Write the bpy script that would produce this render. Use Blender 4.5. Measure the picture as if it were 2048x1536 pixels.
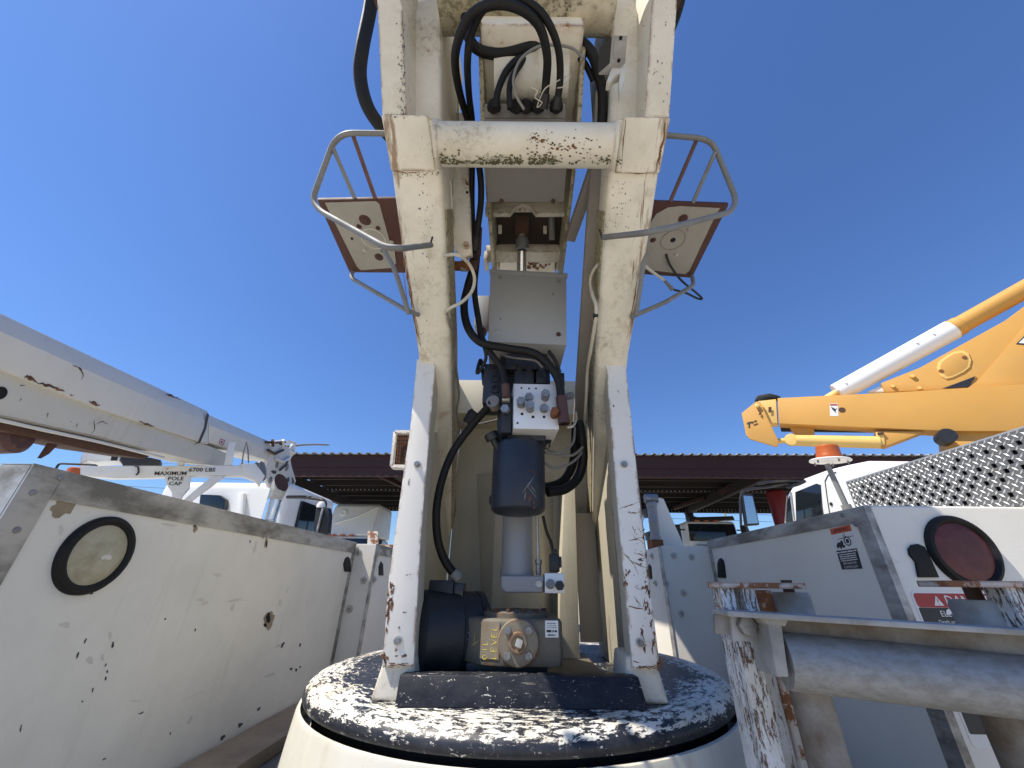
import bpy, bmesh, math, random
from mathutils import Vector, Matrix, Euler
for _o in list(bpy.data.objects): bpy.data.objects.remove(_o)
SC = bpy.context.scene
COL = SC.collection
V = Vector
H = 1.60                    # camera height above the yard
FPX, PCX, PCY = 760.0, 1046.0, 768.0
ROLL = math.radians(0.6)
PITCH = math.radians(27.6)
CT, ST = math.cos(PITCH), math.sin(PITCH)

# ------------------------------------------------------------------ camera
cam = bpy.data.cameras.new('camera'); co = bpy.data.objects.new('camera', cam); COL.objects.link(co)
co.location = (0, 0, H); co.rotation_euler = (Matrix.Rotation(math.radians(90) + PITCH, 3, 'X') @ Matrix.Rotation(ROLL, 3, 'Z')).to_euler()
cam.sensor_width = 36; cam.lens = FPX / 2048 * 36; cam.shift_x = -(PCX - 1024) / 2048
cam.clip_start = 0.02; cam.clip_end = 2000
SC.camera = co
# ------------------------------------------------------------------ sky and sun
SUN = V((-0.57, -0.20, 1.0)).normalized()
elev = math.asin(SUN.z)
w = bpy.data.worlds.new('World'); SC.world = w; w.use_nodes = True
wn = w.node_tree; bg = wn.nodes['Background']
sky = wn.nodes.new('ShaderNodeTexSky'); sky.sky_type = 'NISHITA'; sky.sun_disc = False
sky.sun_elevation = elev; sky.sun_rotation = math.atan2(SUN.x, SUN.y)
sky.altitude = 0; sky.air_density = 1.25; sky.dust_density = 0.3; sky.ozone_density = 3.5
hs = wn.nodes.new('ShaderNodeMix'); hs.data_type = 'RGBA'; hs.blend_type = 'MULTIPLY'; hs.inputs[0].default_value = 1; hs.inputs[7].default_value = (.66, .87, 1.26, 1); wn.links.new(sky.outputs[0], hs.inputs[6]); wn.links.new(hs.outputs[2], bg.inputs[0]); bg.inputs[1].default_value = 0.095
sl = bpy.data.lights.new('sun', 'SUN'); sl.energy = 5.0; sl.angle = math.radians(0.53); sl.color = (1.0, 0.935, 0.83)
so = bpy.data.objects.new('sun', sl); COL.objects.link(so); so.location = (-4, -4, 12)
so.rotation_euler = SUN.to_track_quat('Z', 'Y').to_euler()
vs = SC.view_settings; vs.view_transform = 'Standard'; vs.look = 'None'; vs.gamma = 1; vs.exposure = 0.4
vs.use_curve_mapping = False
SC.render.engine = 'CYCLES'
SC.cycles.max_bounces = 6; SC.cycles.diffuse_bounces = 4; SC.cycles.glossy_bounces = 3; SC.cycles.transparent_max_bounces = 6

# ------------------------------------------------------------------ geometry helpers (metres; z is measured from eye level)
def ray(x, y):
    a = (x - PCX) / FPX; b = (PCY - y) / FPX
    a, b = a * math.cos(ROLL) - b * math.sin(ROLL), a * math.sin(ROLL) + b * math.cos(ROLL)
    return V((a, CT - ST * b, ST + CT * b))
def PY(x, y, Y): r = ray(x, y); return r * (Y / r.y)
def PX(x, y, X): r = ray(x, y); return r * (X / r.x)
def PZ(x, y, Z): r = ray(x, y); return r * (Z / r.z)
def PP(x, y, p0, n): r = ray(x, y); n = V(n); return r * (V(p0).dot(n) / r.dot(n))
R = random.Random(7)

def smoothpath(pts, n=6, closed=False):
    pts = [V(p) for p in pts]
    if len(pts) < 3: return pts
    out = []
    N = len(pts)
    for i in range(N - 1):
        p0 = pts[i - 1] if i > 0 else pts[0] * 2 - pts[1]
        p1, p2 = pts[i], pts[i + 1]
        p3 = pts[i + 2] if i + 2 < N else pts[-1] * 2 - pts[-2]
        for k in range(n):
            t = k / n
            out.append(0.5 * ((2 * p1) + (p2 - p0) * t + (2 * p0 - 5 * p1 + 4 * p2 - p3) * t * t + (3 * p1 - p0 - 3 * p2 + p3) * t ** 3))
    out.append(pts[-1])
    return out
def fillet(pts, r, n=5):
    pts = [V(p) for p in pts]; out = [pts[0]]
    for i in range(1, len(pts) - 1):
        a, b, c = pts[i - 1], pts[i], pts[i + 1]
        u = (a - b); v = (c - b); d = min(r, u.length * .48, v.length * .48)
        p, q = b + u.normalized() * d, b + v.normalized() * d
        for k in range(n + 1):
            t = k / n; out.append(p * (1 - t) ** 2 + b * 2 * t * (1 - t) + q * t * t)
    out.append(pts[-1]); return out

class MB:
    def __init__(s): s.bm = bmesh.new()
    def f(s, pts):
        try: return s.bm.faces.new([s.bm.verts.new(V(p)) for p in pts])
        except ValueError: return None
    def prism(s, pts, vec, cap=True):
        bm = s.bm; vec = V(vec); a = [bm.verts.new(V(p)) for p in pts]; b = [bm.verts.new(V(p) + vec) for p in pts]; n = len(a)
        for i in range(n): bm.faces.new((a[i], a[(i + 1) % n], b[(i + 1) % n], b[i]))
        if cap: bm.faces.new(a[::-1]); bm.faces.new(b)
        return s
    def loft(s, rings, cap=True):
        bm = s.bm; rs = [[bm.verts.new(V(p)) for p in r] for r in rings]; n = len(rs[0])
        for a, b in zip(rs, rs[1:]):
            for i in range(n): bm.faces.new((a[i], a[(i + 1) % n], b[(i + 1) % n], b[i]))
        if cap: bm.faces.new(rs[0][::-1]); bm.faces.new(rs[-1])
        return s
    def box(s, c, size, rot=None):
        c = V(c); hx, hy, hz = [q / 2 for q in size]
        vs = []
        for x, y, z in ((-1,-1,-1),(1,-1,-1),(1,1,-1),(-1,1,-1),(-1,-1,1),(1,-1,1),(1,1,1),(-1,1,1)):
            p = V((x * hx, y * hy, z * hz))
            if rot is not None: p = rot @ p
            vs.append(s.bm.verts.new(c + p))
        for q in ((3,2,1,0),(4,5,6,7),(0,1,5,4),(1,2,6,5),(2,3,7,6),(3,0,4,7)): s.bm.faces.new([vs[i] for i in q])
        return s
    def bb(s, a, b):
        a, b = V(a), V(b); return s.box((a + b) / 2, [abs(q) for q in (b - a)])
    def lathe(s, prof, o, axis=(0, 0, 1), seg=24, cap=True):
        o = V(o); ax = V(axis).normalized()
        u = ax.orthogonal().normalized() if abs(ax.z) < .99 else V((1, 0, 0)); u = (u - ax * u.dot(ax)).normalized(); v = ax.cross(u)
        rings = []
        for r, h in prof:
            rings.append([o + ax * h + (u * math.cos(t) + v * math.sin(t)) * max(r, 1e-5) for t in [2 * math.pi * k / seg for k in range(seg)]])
        return s.loft(rings, cap)
    def cyl(s, a, b, r, r2=None, seg=20, cap=True):
        a, b = V(a), V(b); return s.lathe([(r, 0), (r if r2 is None else r2, (b - a).length)], a, b - a, seg, cap)
    def tube(s, path, r, seg=10, cap=True, flat=1.0):
        path = [V(p) for p in path]; rings = []; up = None
        for i, p in enumerate(path):
            t = (path[min(i + 1, len(path) - 1)] - path[max(i - 1, 0)]).normalized()
            if up is None: up = t.orthogonal().normalized()
            up = (up - t * up.dot(t)).normalized(); sd = t.cross(up)
            rr = r[i] if isinstance(r, (list, tuple)) else r
            rings.append([p + (up * math.cos(k) + sd * flat * math.sin(k)) * rr for k in [2 * math.pi * j / seg for j in range(seg)]])
        return s.loft(rings, cap)
    def bar(s, a, b, wx, wz, up=(0, 0, 1)):
        a, b = V(a), V(b); t = (b - a).normalized(); up = V(up); sd = t.cross(up).normalized(); u = sd.cross(t)
        rg = lambda p: [p + sd * wx / 2 * i + u * wz / 2 * j for i, j in ((-1, -1), (1, -1), (1, 1), (-1, 1))]
        return s.loft([rg(a), rg(b)])
    def hexb(s, c, n, r, h, rot=0):
        c = V(c); n = V(n).normalized(); u = n.orthogonal().normalized(); v = n.cross(u)
        pts = [c + (u * math.cos(k * math.pi / 3 + rot) + v * math.sin(k * math.pi / 3 + rot)) * r for k in range(6)]
        return s.prism(pts, n * h)
    def build(s, name, mat, parent=None, bevel=0, smooth=35, seg=2):
        bm = s.bm
        bmesh.ops.recalc_face_normals(bm, faces=bm.faces)
        if bevel:
            bmesh.ops.remove_doubles(bm, verts=bm.verts, dist=1e-5)
            ed = [e for e in bm.edges if len(e.link_faces) == 2 and e.calc_face_angle(0) > .5]
            bmesh.ops.bevel(bm, geom=ed, offset=bevel, segments=seg, affect='EDGES', profile=.6, clamp_overlap=True)
        if parent is None:
            xs = [v.co for v in bm.verts]; org = V(((min(p.x for p in xs) + max(p.x for p in xs)) / 2, (min(p.y for p in xs) + max(p.y for p in xs)) / 2, min(p.z for p in xs)))
        else:
            org = ORG[parent.name]
        for v in bm.verts: v.co -= org
        me = bpy.data.meshes.new(name); bm.to_mesh(me); bm.free()
        if smooth:
            me.polygons.foreach_set('use_smooth', [True] * len(me.polygons)); me.set_sharp_from_angle(angle=math.radians(smooth))
        me.materials.append(M[mat] if isinstance(mat, str) else mat)
        o = bpy.data.objects.new(name, me); COL.objects.link(o)
        if parent is None: o.location = org + V((0, 0, H))
        else: o.parent = parent
        ORG[o.name] = org
        return o
ORG = {}
def thing(name, label, cat, base, group=None):
    o = bpy.data.objects.new(name, None); COL.objects.link(o); b = V(base); o.location = b + V((0, 0, H)); ORG[o.name] = b
    o.empty_display_size = .05
    return tag(o, label, cat, group)
def tag(o, label, cat, group=None):
    o['label'] = label; o['category'] = cat
    if group: o['group'] = group
    return o
def struct(o): o['kind'] = 'structure'; return o
def stuff(o): o['kind'] = 'stuff'; return o

FONT = None
def text(body, size, org, ux, uy, mat, parent, name='lettering', depth=.0004, align='CENTER', shear=0, bold=0, sx=1.0):
    """flat lettering lying in the plane spanned by ux, uy with its centre at org"""
    cu = bpy.data.curves.new('t', 'FONT'); cu.body = body; cu.size = size; cu.align_x = align; cu.align_y = 'CENTER'
    cu.resolution_u = 2; cu.shear = shear; cu.offset = bold; cu.space_line = .95
    to = bpy.data.objects.new('t', cu); me = bpy.data.meshes.new_from_object(to)
    bpy.data.objects.remove(to)
    ux = V(ux).normalized(); uy = V(uy).normalized(); n = ux.cross(uy)
    o3 = V(org) + n * depth; q = ORG[parent.name]
    for v in me.vertices: v.co = o3 + ux * v.co.x * sx + uy * v.co.y - q
    me.name = name; me.materials.clear(); me.materials.append(M[mat])
    o = bpy.data.objects.new(name, me); COL.objects.link(o); o.parent = parent; ORG[o.name] = q
    return o
def printline(par, org, ux, uy, width, height, mat, seed, depth=.0004):
    """a line of print too small to read: ragged dashes lying in the plane of ux, uy"""
    rg = random.Random(seed); ux = V(ux).normalized(); uy = V(uy).normalized(); n = ux.cross(uy).normalized(); m = MB(); x = -width / 2
    while x < width / 2:
        w = min(rg.uniform(.5, 2.4) * height, width / 2 - x); h = height * rg.uniform(.35, .5)
        c = V(org) + n * depth; m.f([c + ux * x - uy * h, c + ux * (x + w) - uy * h, c + ux * (x + w) + uy * h, c + ux * x + uy * h]); x += w + height * rg.uniform(.2, .5)
    return stuff(m.build('print_line', mat, par, smooth=0))
def jag(c, u, v, a, b, rng, n=18, rough=.6):
    """ragged outline round c with half sizes a along u and b along v"""
    n = max(n, 14); out = []; ph = [rng.uniform(0, 6.28) for _ in range(4)]; am = [rng.uniform(.12, .30) * rough / .6, rng.uniform(.06, .22) * rough / .6, rng.uniform(.04, .14), rng.uniform(.02, .10)]
    for k in range(n):
        t = 2 * math.pi * k / n; q = 1 + am[0] * math.sin(2 * t + ph[0]) + am[1] * math.sin(3 * t + ph[1]) + am[2] * math.sin(5 * t + ph[2]) + am[3] * math.sin(7 * t + ph[3])
        out.append(c + u * a * q * math.cos(t) + v * b * q * math.sin(t))
    return out
def crack(mb, pts, wd, n, rng):
    """thin ragged strip along pts lying in the plane with normal n"""
    pts = [V(p) for p in pts]; L = []; Rr = []
    q = []
    for a, b in zip(pts, pts[1:]):
        for k in range(4): q.append(a.lerp(b, k / 4))
    q.append(pts[-1])
    for i, p in enumerate(q):
        t = (q[min(i + 1, len(q) - 1)] - q[max(i - 1, 0)]).normalized(); sd = t.cross(V(n)).normalized()
        ww = wd * rng.uniform(.35, 1.2) * (1 - .75 * abs(2 * i / (len(q) - 1) - .75)); ww = max(ww, wd * .2)
        p = p + sd * rng.uniform(-.6, .6) * wd
        L.append(p + sd * ww); Rr.append(p - sd * ww)
    for i in range(len(q) - 1): mb.f((L[i], L[i + 1], Rr[i + 1], Rr[i]))
def chips(parent, specs, name, mat, n, at, seed=1, off=.0006):
    """specs: (x, y, half width px, half height px, tilt deg); at maps a pixel onto the surface"""
    rng = random.Random(seed); mb = MB(); n = V(n).normalized()
    for sp in specs:
        x, y, a, b, t = sp; t = math.radians(t); c = at(x, y)
        u = at(x + math.cos(t) * a, y + math.sin(t) * a) - c; v = at(x - math.sin(t) * b, y + math.cos(t) * b) - c
        pts = jag(c + n * off, u, v, 1, 1, rng)
        mb.f(pts)
    o = mb.build(name, mat, parent, smooth=0)
    if len(specs) > 1: o['kind'] = 'stuff'
    return o
# ------------------------------------------------------------------ materials
M = {}
class NT:
    def __init__(s, name):
        m = bpy.data.materials.new(name); m.use_nodes = True; s.m = m; s.t = m.node_tree; s.n = s.t.nodes; s.l = s.t.links
        s.b = s.n['Principled BSDF']; M[name] = m
        s.co = s.n.new('ShaderNodeTexCoord').outputs['Object']
    def node(s, typ, **kw):
        x = s.n.new(typ)
        for k, v in kw.items(): setattr(x, k, v)
        return x
    def set(s, sock, v):
        if hasattr(v, 'links') or isinstance(v, bpy.types.NodeSocket): s.l.new(v, sock)
        else:
            if isinstance(v, (tuple, list)) and len(v) == 3 and sock.type == 'RGBA': v = (*v, 1)
            sock.default_value = v
    def math(s, op, a, b=0.0, clamp=False):
        x = s.node('ShaderNodeMath', operation=op, use_clamp=clamp); s.set(x.inputs[0], a); s.set(x.inputs[1], b); return x.outputs[0]
    def map(s, scale=(1, 1, 1), loc=(0, 0, 0), rot=(0, 0, 0), co=None):
        x = s.node('ShaderNodeMapping'); s.l.new(co or s.co, x.inputs[0]); x.inputs['Scale'].default_value = scale; x.inputs['Location'].default_value = loc; x.inputs['Rotation'].default_value = rot; return x.outputs[0]
    def noise(s, scale, detail=4, rough=.55, co=None, dist=0):
        x = s.node('ShaderNodeTexNoise'); s.l.new(co or s.co, x.inputs['Vector']); x.inputs['Scale'].default_value = scale; x.inputs['Detail'].default_value = detail; x.inputs['Roughness'].default_value = rough; x.inputs['Distortion'].default_value = dist; return x.outputs[0]
    def vor(s, scale, co=None, feat='F1', rnd=1):
        x = s.node('ShaderNodeTexVoronoi', feature=feat); s.l.new(co or s.co, x.inputs['Vector']); x.inputs['Scale'].default_value = scale; x.inputs['Randomness'].default_value = rnd; return x.outputs[0]
    def ramp(s, v, a, b, lo=0.0, hi=1.0):
        x = s.node('ShaderNodeMapRange'); s.set(x.inputs[0], v); x.inputs[1].default_value = a; x.inputs[2].default_value = b; x.inputs[3].default_value = lo; x.inputs[4].default_value = hi; return x.outputs[0]
    def mix(s, f, a, b, mode='MIX'):
        x = s.node('ShaderNodeMix', data_type='RGBA', blend_type=mode); s.set(x.inputs[0], f); s.set(x.inputs[6], a); s.set(x.inputs[7], b); return x.outputs[2]
    def fin(s, col, rough=.5, metal=0.0, bump=None, bs=.3, bd=.002, spec=None):
        s.set(s.b.inputs['Base Color'], col); s.set(s.b.inputs['Roughness'], rough); s.set(s.b.inputs['Metallic'], metal)
        if spec is not None: s.set(s.b.inputs['Specular IOR Level'], spec)
        if bump is not None:
            x = s.node('ShaderNodeBump'); x.inputs['Strength'].default_value = bs; x.inputs['Distance'].default_value = bd; s.l.new(bump, x.inputs['Height']); s.l.new(x.outputs[0], s.b.inputs['Normal'])
        return s.m
    def edge(s, rad=.006):
        b = s.node('ShaderNodeBevel', samples=4); b.inputs['Radius'].default_value = rad
        g = s.node('ShaderNodeNewGeometry'); d = s.node('ShaderNodeVectorMath', operation='DOT_PRODUCT'); s.l.new(b.outputs[0], d.inputs[0]); s.l.new(g.outputs['Normal'], d.inputs[1])
        return s.ramp(d.outputs['Value'], .998, .90)

RUST = (.16, .055, .022); RUST2 = (.32, .13, .045)
def paint(name, col, rough=.45, grime=.3, gcol=(.30, .27, .20), gs=6, rust=.0, edge=0.0, mild=0.0, mcol=(.035, .04, .022), streak=0.0, scol=(.36, .24, .11), spk=0.0, bump=.12, metal=0.0, var=.06, sdir=(14, 14, .9), s=1.0, xedge=None, spec=None):
    t = NT(name)
    lo = t.noise(2.2 * s, 3); c = t.mix(t.ramp(lo, .3, .7), tuple(q * (1 - var) for q in col), tuple(min(1, q * (1 + var)) for q in col))
    gn = t.noise(gs * s, 9, .68)
    if grime: c = t.mix(t.math('MULTIPLY', t.ramp(gn, .46, .74), grime), c, gcol)
    if streak:
        sn = t.noise(1.6, 5, .6, t.map(tuple(q * s for q in sdir), loc=(3.1, 1.7, 0))); sm = t.math('MULTIPLY', t.ramp(sn, .55, .72), t.ramp(t.noise(2.6 * s, 2), .42, .62))
        c = t.mix(t.math('MULTIPLY', sm, streak), c, scol)
    r = rough
    if mild:
        m1 = t.ramp(t.noise(85 * s, 6, .75), .50, .60); m2 = t.ramp(t.noise(5.5 * s, 5, .6, t.map(loc=(5, 2, 1))), .49 - .09 * max(0, mild - .4), .66 - .08 * max(0, mild - .4))
        c = t.mix(t.math('MULTIPLY', t.math('MULTIPLY', m1, m2), mild), c, mcol)
        c = t.mix(t.math('MULTIPLY', m2, mild * .35), c, (.24, .21, .12))
    if spk:
        v = t.ramp(t.vor(130 * s), .13, .08); v2 = t.ramp(t.noise(9 * s, 3, .6, t.map(loc=(1, 9, 4))), .5, .62)
        c = t.mix(t.math('MULTIPLY', t.math('MULTIPLY', v, v2), spk), c, (.06, .04, .03))
    if rust:
        rn = t.noise(17 * s, 8, .7, t.map(loc=(7, 3, 2)))
        rm = t.ramp(rn, .70 - .06 * rust, .735 - .06 * rust); halo = t.ramp(rn, .60 - .06 * rust, .73 - .06 * rust)
        c = t.mix(t.math('MULTIPLY', halo, .30), c, (.40, .22, .09)); c = t.mix(rm, c, t.mix(t.noise(60 * s, 3), RUST, RUST2))
    if xedge:
        sp = t.node('ShaderNodeSeparateXYZ'); t.l.new(t.co, sp.inputs[0]); ax = t.math('ABSOLUTE', sp.outputs[0])
        xm = t.ramp(ax, xedge[0], xedge[1]); xn = t.noise(3.2, 7, .7, t.map((16, 2.2, 3.2), rot=(.6, 0, 0)))
        xk = t.ramp(t.math('ADD', xn, t.math('MULTIPLY', xm, .22)), .63, .74); xk = t.math('MULTIPLY', xk, t.math('MULTIPLY', t.ramp(xm, 0, .15), xedge[2]))
        c = t.mix(xk, c, t.mix(t.noise(50, 4), (.30, .17, .07), (.15, .06, .025)))
    if edge:
        e = t.math('MULTIPLY', t.edge(.010), t.ramp(t.noise(26 * s, 6, .7, t.map(loc=(2, 2, 8))), .60 - .16 * edge, .72 - .16 * edge))
        c = t.mix(e, c, t.mix(t.noise(70 * s, 3), (.09, .035, .02), RUST2))
    b = t.math('ADD', t.noise(120 * s, 3), t.math('MULTIPLY', gn, 1.5))
    return t.fin(c, t.ramp(gn, .3, .8, rough, min(1, rough + .25)), metal, b, bump, .0015, spec)

paint('turret_white', (.72, .68, .57), .5, .5, (.42, .35, .22), 6, rust=.3, edge=1.0, mild=.5, streak=.7, spk=.9)
paint('arm_white', (.78, .735, .61), .5, .3, (.46, .39, .26), 9, rust=.1, edge=.8, mild=.4, streak=.6, spk=1.0, xedge=(.255, .312, .8))
paint('turret_mildew', (.46, .41, .29), .6, .95, (.17, .14, .07), 5, rust=.2, edge=.4, mild=1.8, streak=.8, scol=(.20, .17, .08), spk=.8)
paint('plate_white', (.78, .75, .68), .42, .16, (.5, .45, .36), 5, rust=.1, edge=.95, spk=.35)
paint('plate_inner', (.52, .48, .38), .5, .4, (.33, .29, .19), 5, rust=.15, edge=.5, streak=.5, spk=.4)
paint('skirt_cream', (.64, .615, .53), .5, .35, (.40, .34, .22), 4, mild=.2, streak=.7, scol=(.42, .33, .18), spk=.3)
paint('panel_cream', (.56, .52, .41), .5, .3, (.40, .36, .24), 3, mild=.18, streak=.5, scol=(.40, .33, .18))
paint('boom_rusty', (.74, .70, .60), .5, .35, (.42, .33, .2), 5, rust=1.3, edge=1, mild=.3)
paint('boom_mildew', (.64, .59, .46), .6, .95, (.27, .23, .13), 6, rust=.7, edge=.4, mild=2.0, mcol=(.045, .045, .03), streak=.5)
paint('body_white', (.74, .71, .62), .48, .22, (.36, .33, .27), 2.4, spk=.12, streak=.25, scol=(.42, .39, .30), bump=.35, s=1.4)
paint('body_grey_white', (.72, .685, .60), .42, .14, (.42, .40, .36), 2.5, bump=.2)
paint('truck_white', (.78, .77, .73), .28, .12, (.5, .48, .42), 1.2, bump=.03, s=.5)
paint('truck_white_chipped', (.74, .75, .73), .45, .25, (.36, .31, .22), 2, rust=.35, edge=.9, spk=.3, s=.5)
paint('crane_grey', (.60, .59, .545), .45, .22, (.42, .40, .35), .9, rust=.0, spk=.15, streak=.2, s=.5, bump=.08)
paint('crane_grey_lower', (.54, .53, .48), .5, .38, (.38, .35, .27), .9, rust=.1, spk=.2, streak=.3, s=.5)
paint('crane_bevel', (.60, .62, .63), .5, .2, (.36, .35, .32), .9, s=.5)
paint('yellow', (.57, .295, .058), .5, .4, (.44, .27, .10), 1.6, spk=.1, streak=.15, scol=(.5, .30, .1), s=.5, bump=.05)
paint('yellow_pale', (.76, .49, .14), .4, .2, (.45, .30, .12), 2, s=.5, bump=.05)
paint('white_fibre', (.80, .79, .75), .35, .15, (.6, .52, .36), 2, s=.5, bump=.1)
paint('blue_enamel', (.014, .0185, .029), .34, .35, (.08, .075, .07), 9, spk=.2, bump=.2)
paint('motor_blue', (.011, .014, .019), .5, .5, (.075, .07, .065), 8, bump=.25)
paint('valve_black', (.012, .013, .018), .4, .3, (.05, .045, .04), 20, bump=.15)
paint('grey_enclosure', (.34, .35, .35), .40, .25, (.24, .225, .19), 5, bump=.08, var=.08)
paint('grey_steel', (.25, .24, .225), .45, .3, (.17, .15, .12), 5, spk=.3, bump=.1)
paint('cylinder_grey', (.28, .28, .285), .35, .3, (.17, .155, .13), 7, spk=.4, bump=.1)
paint('tray_grey', (.25, .23, .20), .5, .3, (.14, .12, .10), 6, streak=.3, scol=(.12, .09, .07), bump=.1)
paint('gearbox', (.135, .12, .09), .6, .75, (.085, .06, .035), 9, rust=.5, edge=.9, spk=.4, bump=.4)
paint('gearbox_pale', (.22, .185, .13), .6, .8, (.16, .10, .055), 10, rust=.5, edge=.7, bump=.4)
paint('maroon_primer', (.075, .028, .022), .6, .3, (.04, .02, .018), 9, bump=.2)
paint('pan_grey', (.34, .33, .29), .6, .35, (.20, .17, .13), 9, spk=.3, bump=.1)
paint('tube_grey', (.19, .195, .19), .5, .5, (.09, .07, .055), 12, rust=.5, bump=.15)
paint('tube_rusty', (.12, .06, .045), .6, .5, (.05, .025, .02), 14, rust=.6, bump=.25)
paint('grease_shade', (.028, .019, .014), .5, .6, (.07, .035, .02), 16, bump=.5)
paint('rusty', RUST, .8, .6, RUST2, 22, bump=.6)
paint('rust_streak', (.21, .095, .038), .8, .8, (.075, .03, .015), 30, bump=.3)
paint('dark_rust', (.07, .035, .022), .8, .6, (.15, .06, .03), 30, bump=.3)
paint('tan_chip', (.30, .24, .16), .75, .6, (.19, .15, .10), 40, bump=.4)
paint('scuff', (.05, .05, .048), .7, .4, (.15, .14, .12), 40, bump=.1)
paint('faint_scuff', (.60, .575, .51), .6, .5, (.68, .655, .58), 40, bump=.1)
paint('black_rubber', (.007, .007, .007), .5, .4, (.022, .021, .019), 14, bump=.15, spec=.3)
paint('black_wire', (.010, .010, .011), .45, .2, (.03, .03, .03), 20, bump=.05)
paint('grey_wire', (.22, .21, .19), .5, .3, (.12, .1, .08), 20, bump=.05)
paint('white_wire', (.55, .52, .42), .5, .4, (.28, .23, .14), 20, bump=.05)
paint('brown_crimp', (.075, .032, .028), .5, .5, (.04, .02, .02), 30, rust=.5, bump=.2)
paint('canopy_maroon', (.032, .010, .010), .7, .3, (.02, .008, .008), 1, s=.3, bump=.05)
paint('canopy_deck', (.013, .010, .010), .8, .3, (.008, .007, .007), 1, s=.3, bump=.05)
paint('red_paint', (.14, .006, .010), .3, .2, (.15, .01, .01), 2, s=.5, bump=.02)
paint('amber', (.44, .095, .015), .3, .4, (.30, .06, .01), 20, bump=.05)
paint('black_plastic', (.014, .014, .015), .35, .2, (.03, .03, .03), 12, bump=.05)
paint('sticker_white', (.70, .69, .66), .4, .3, (.5, .48, .42), 20, bump=.02)
paint('sticker_black', (.018, .018, .02), .4, .3, (.06, .06, .06), 30, bump=.02)
paint('sticker_red', (.36, .03, .03), .4, .3, (.25, .06, .05), 30, bump=.02)
paint('sticker_orange', (.52, .085, .03), .4, .3, (.35, .10, .06), 30, bump=.02)
paint('ink_black', (.02, .02, .02), .6, .5, (.12, .12, .11), 60, bump=.02)
paint('yellow_marker', (.78, .62, .07), .6, .4, (.5, .36, .08), 50, bump=.02)
paint('lichen', (.085, .085, .035), .9, .8, (.22, .19, .10), 90, bump=.6)
paint('lichen_pale', (.46, .45, .36), .9, .6, (.30, .30, .20), 90, bump=.6)
paint('rusty_white', (.70, .69, .64), .6, .5, (.32, .2, .1), 9, rust=3.6, edge=1.8, spk=.6, bump=.4)
paint('oak_board', (.34, .26, .17), .7, .7, (.15, .11, .075), 7, bump=.5)
paint('bed_steel', (.18, .165, .14), .6, .6, (.22, .19, .14), 6, rust=.6, bump=.4)
paint('tyre', (.016, .016, .016), .7, .4, (.05, .045, .04), 4, bump=.2)

def metal(name, col, rough=.35, mott=.3, mcol=(.2, .19, .17), ms=9, bump=.1, aniso=(1, 1, 1), met=.9, s=1):
    t = NT(name); n = t.noise(ms * s, 8, .65, t.map(aniso), dist=.15)
    c = t.mix(t.math('MULTIPLY', t.ramp(n, .40, .62), mott), col, mcol)
    return t.fin(c, t.ramp(n, .3, .75, rough, min(1, rough + .25)), met, t.math('ADD', n, t.noise(140, 3)), bump, .001)
metal('alu_trim', (.50, .485, .45), .5, .85, (.155, .145, .125), 5, aniso=(3, 1.2, 3), met=.55, bump=.2)
metal('alu_block', (.75, .75, .74), .38, .25, (.5, .49, .46), 12, met=.35)
metal('galv', (.36, .365, .36), .55, .7, (.18, .17, .15), 12, met=.3, bump=.25)
metal('galv_pipe', (.29, .30, .305), .5, .6, (.18, .175, .16), 95, met=.3, bump=.4, aniso=(.5, 1, 1))
metal('galv_brown', (.26, .25, .23), .6, .9, (.13, .095, .06), 9, met=.25, bump=.25)
metal('chrome', (.75, .76, .78), .08, .15, (.5, .5, .5), 12, met=1, bump=.01)
metal('steel_bolt', (.30, .31, .32), .4, .5, (.14, .12, .1), 40, met=.75)
metal('plug_steel', (.27, .29, .31), .42, .6, (.13, .12, .11), 45, met=.6)
metal('zinc', (.55, .54, .50), .4, .4, (.3, .26, .2), 30, met=.7)
metal('tread_alu', (.23, .235, .24), .40, .5, (.13, .128, .125), 20, met=.7, bump=.1)
metal('tread_lug', (.60, .61, .62), .28, .2, (.42, .41, .40), 20, met=.75, bump=.05)
metal('roof_galv', (.34, .35, .36), .5, .4, (.38, .36, .34), 1, met=.4)

# dark glass, lamp lenses
t = NT('dark_glass'); t.fin((.012, .016, .02), .06, 0, spec=.6)
t = NT('mirror_glass'); t.fin((.5, .52, .54), .03, 1)
t = NT('lens_clear'); n = t.noise(26, 5, .6); wv = t.node('ShaderNodeTexWave', bands_direction='Y'); t.l.new(t.co, wv.inputs[0]); wv.inputs['Scale'].default_value = 120; wv.inputs['Distortion'].default_value = .3
t.fin(t.mix(t.ramp(n, .4, .7), (.43, .40, .29), (.27, .24, .14)), .22, 0, wv.outputs['Fac'] if 'Fac' in wv.outputs else wv.outputs[1], .35, .001)
t = NT('lens_red'); n = t.noise(24, 5, .6)
t.fin(t.mix(t.ramp(n, .4, .65), (.065, .006, .006), (.105, .018, .018)), .42, 0, n, .4, .004)

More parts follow.
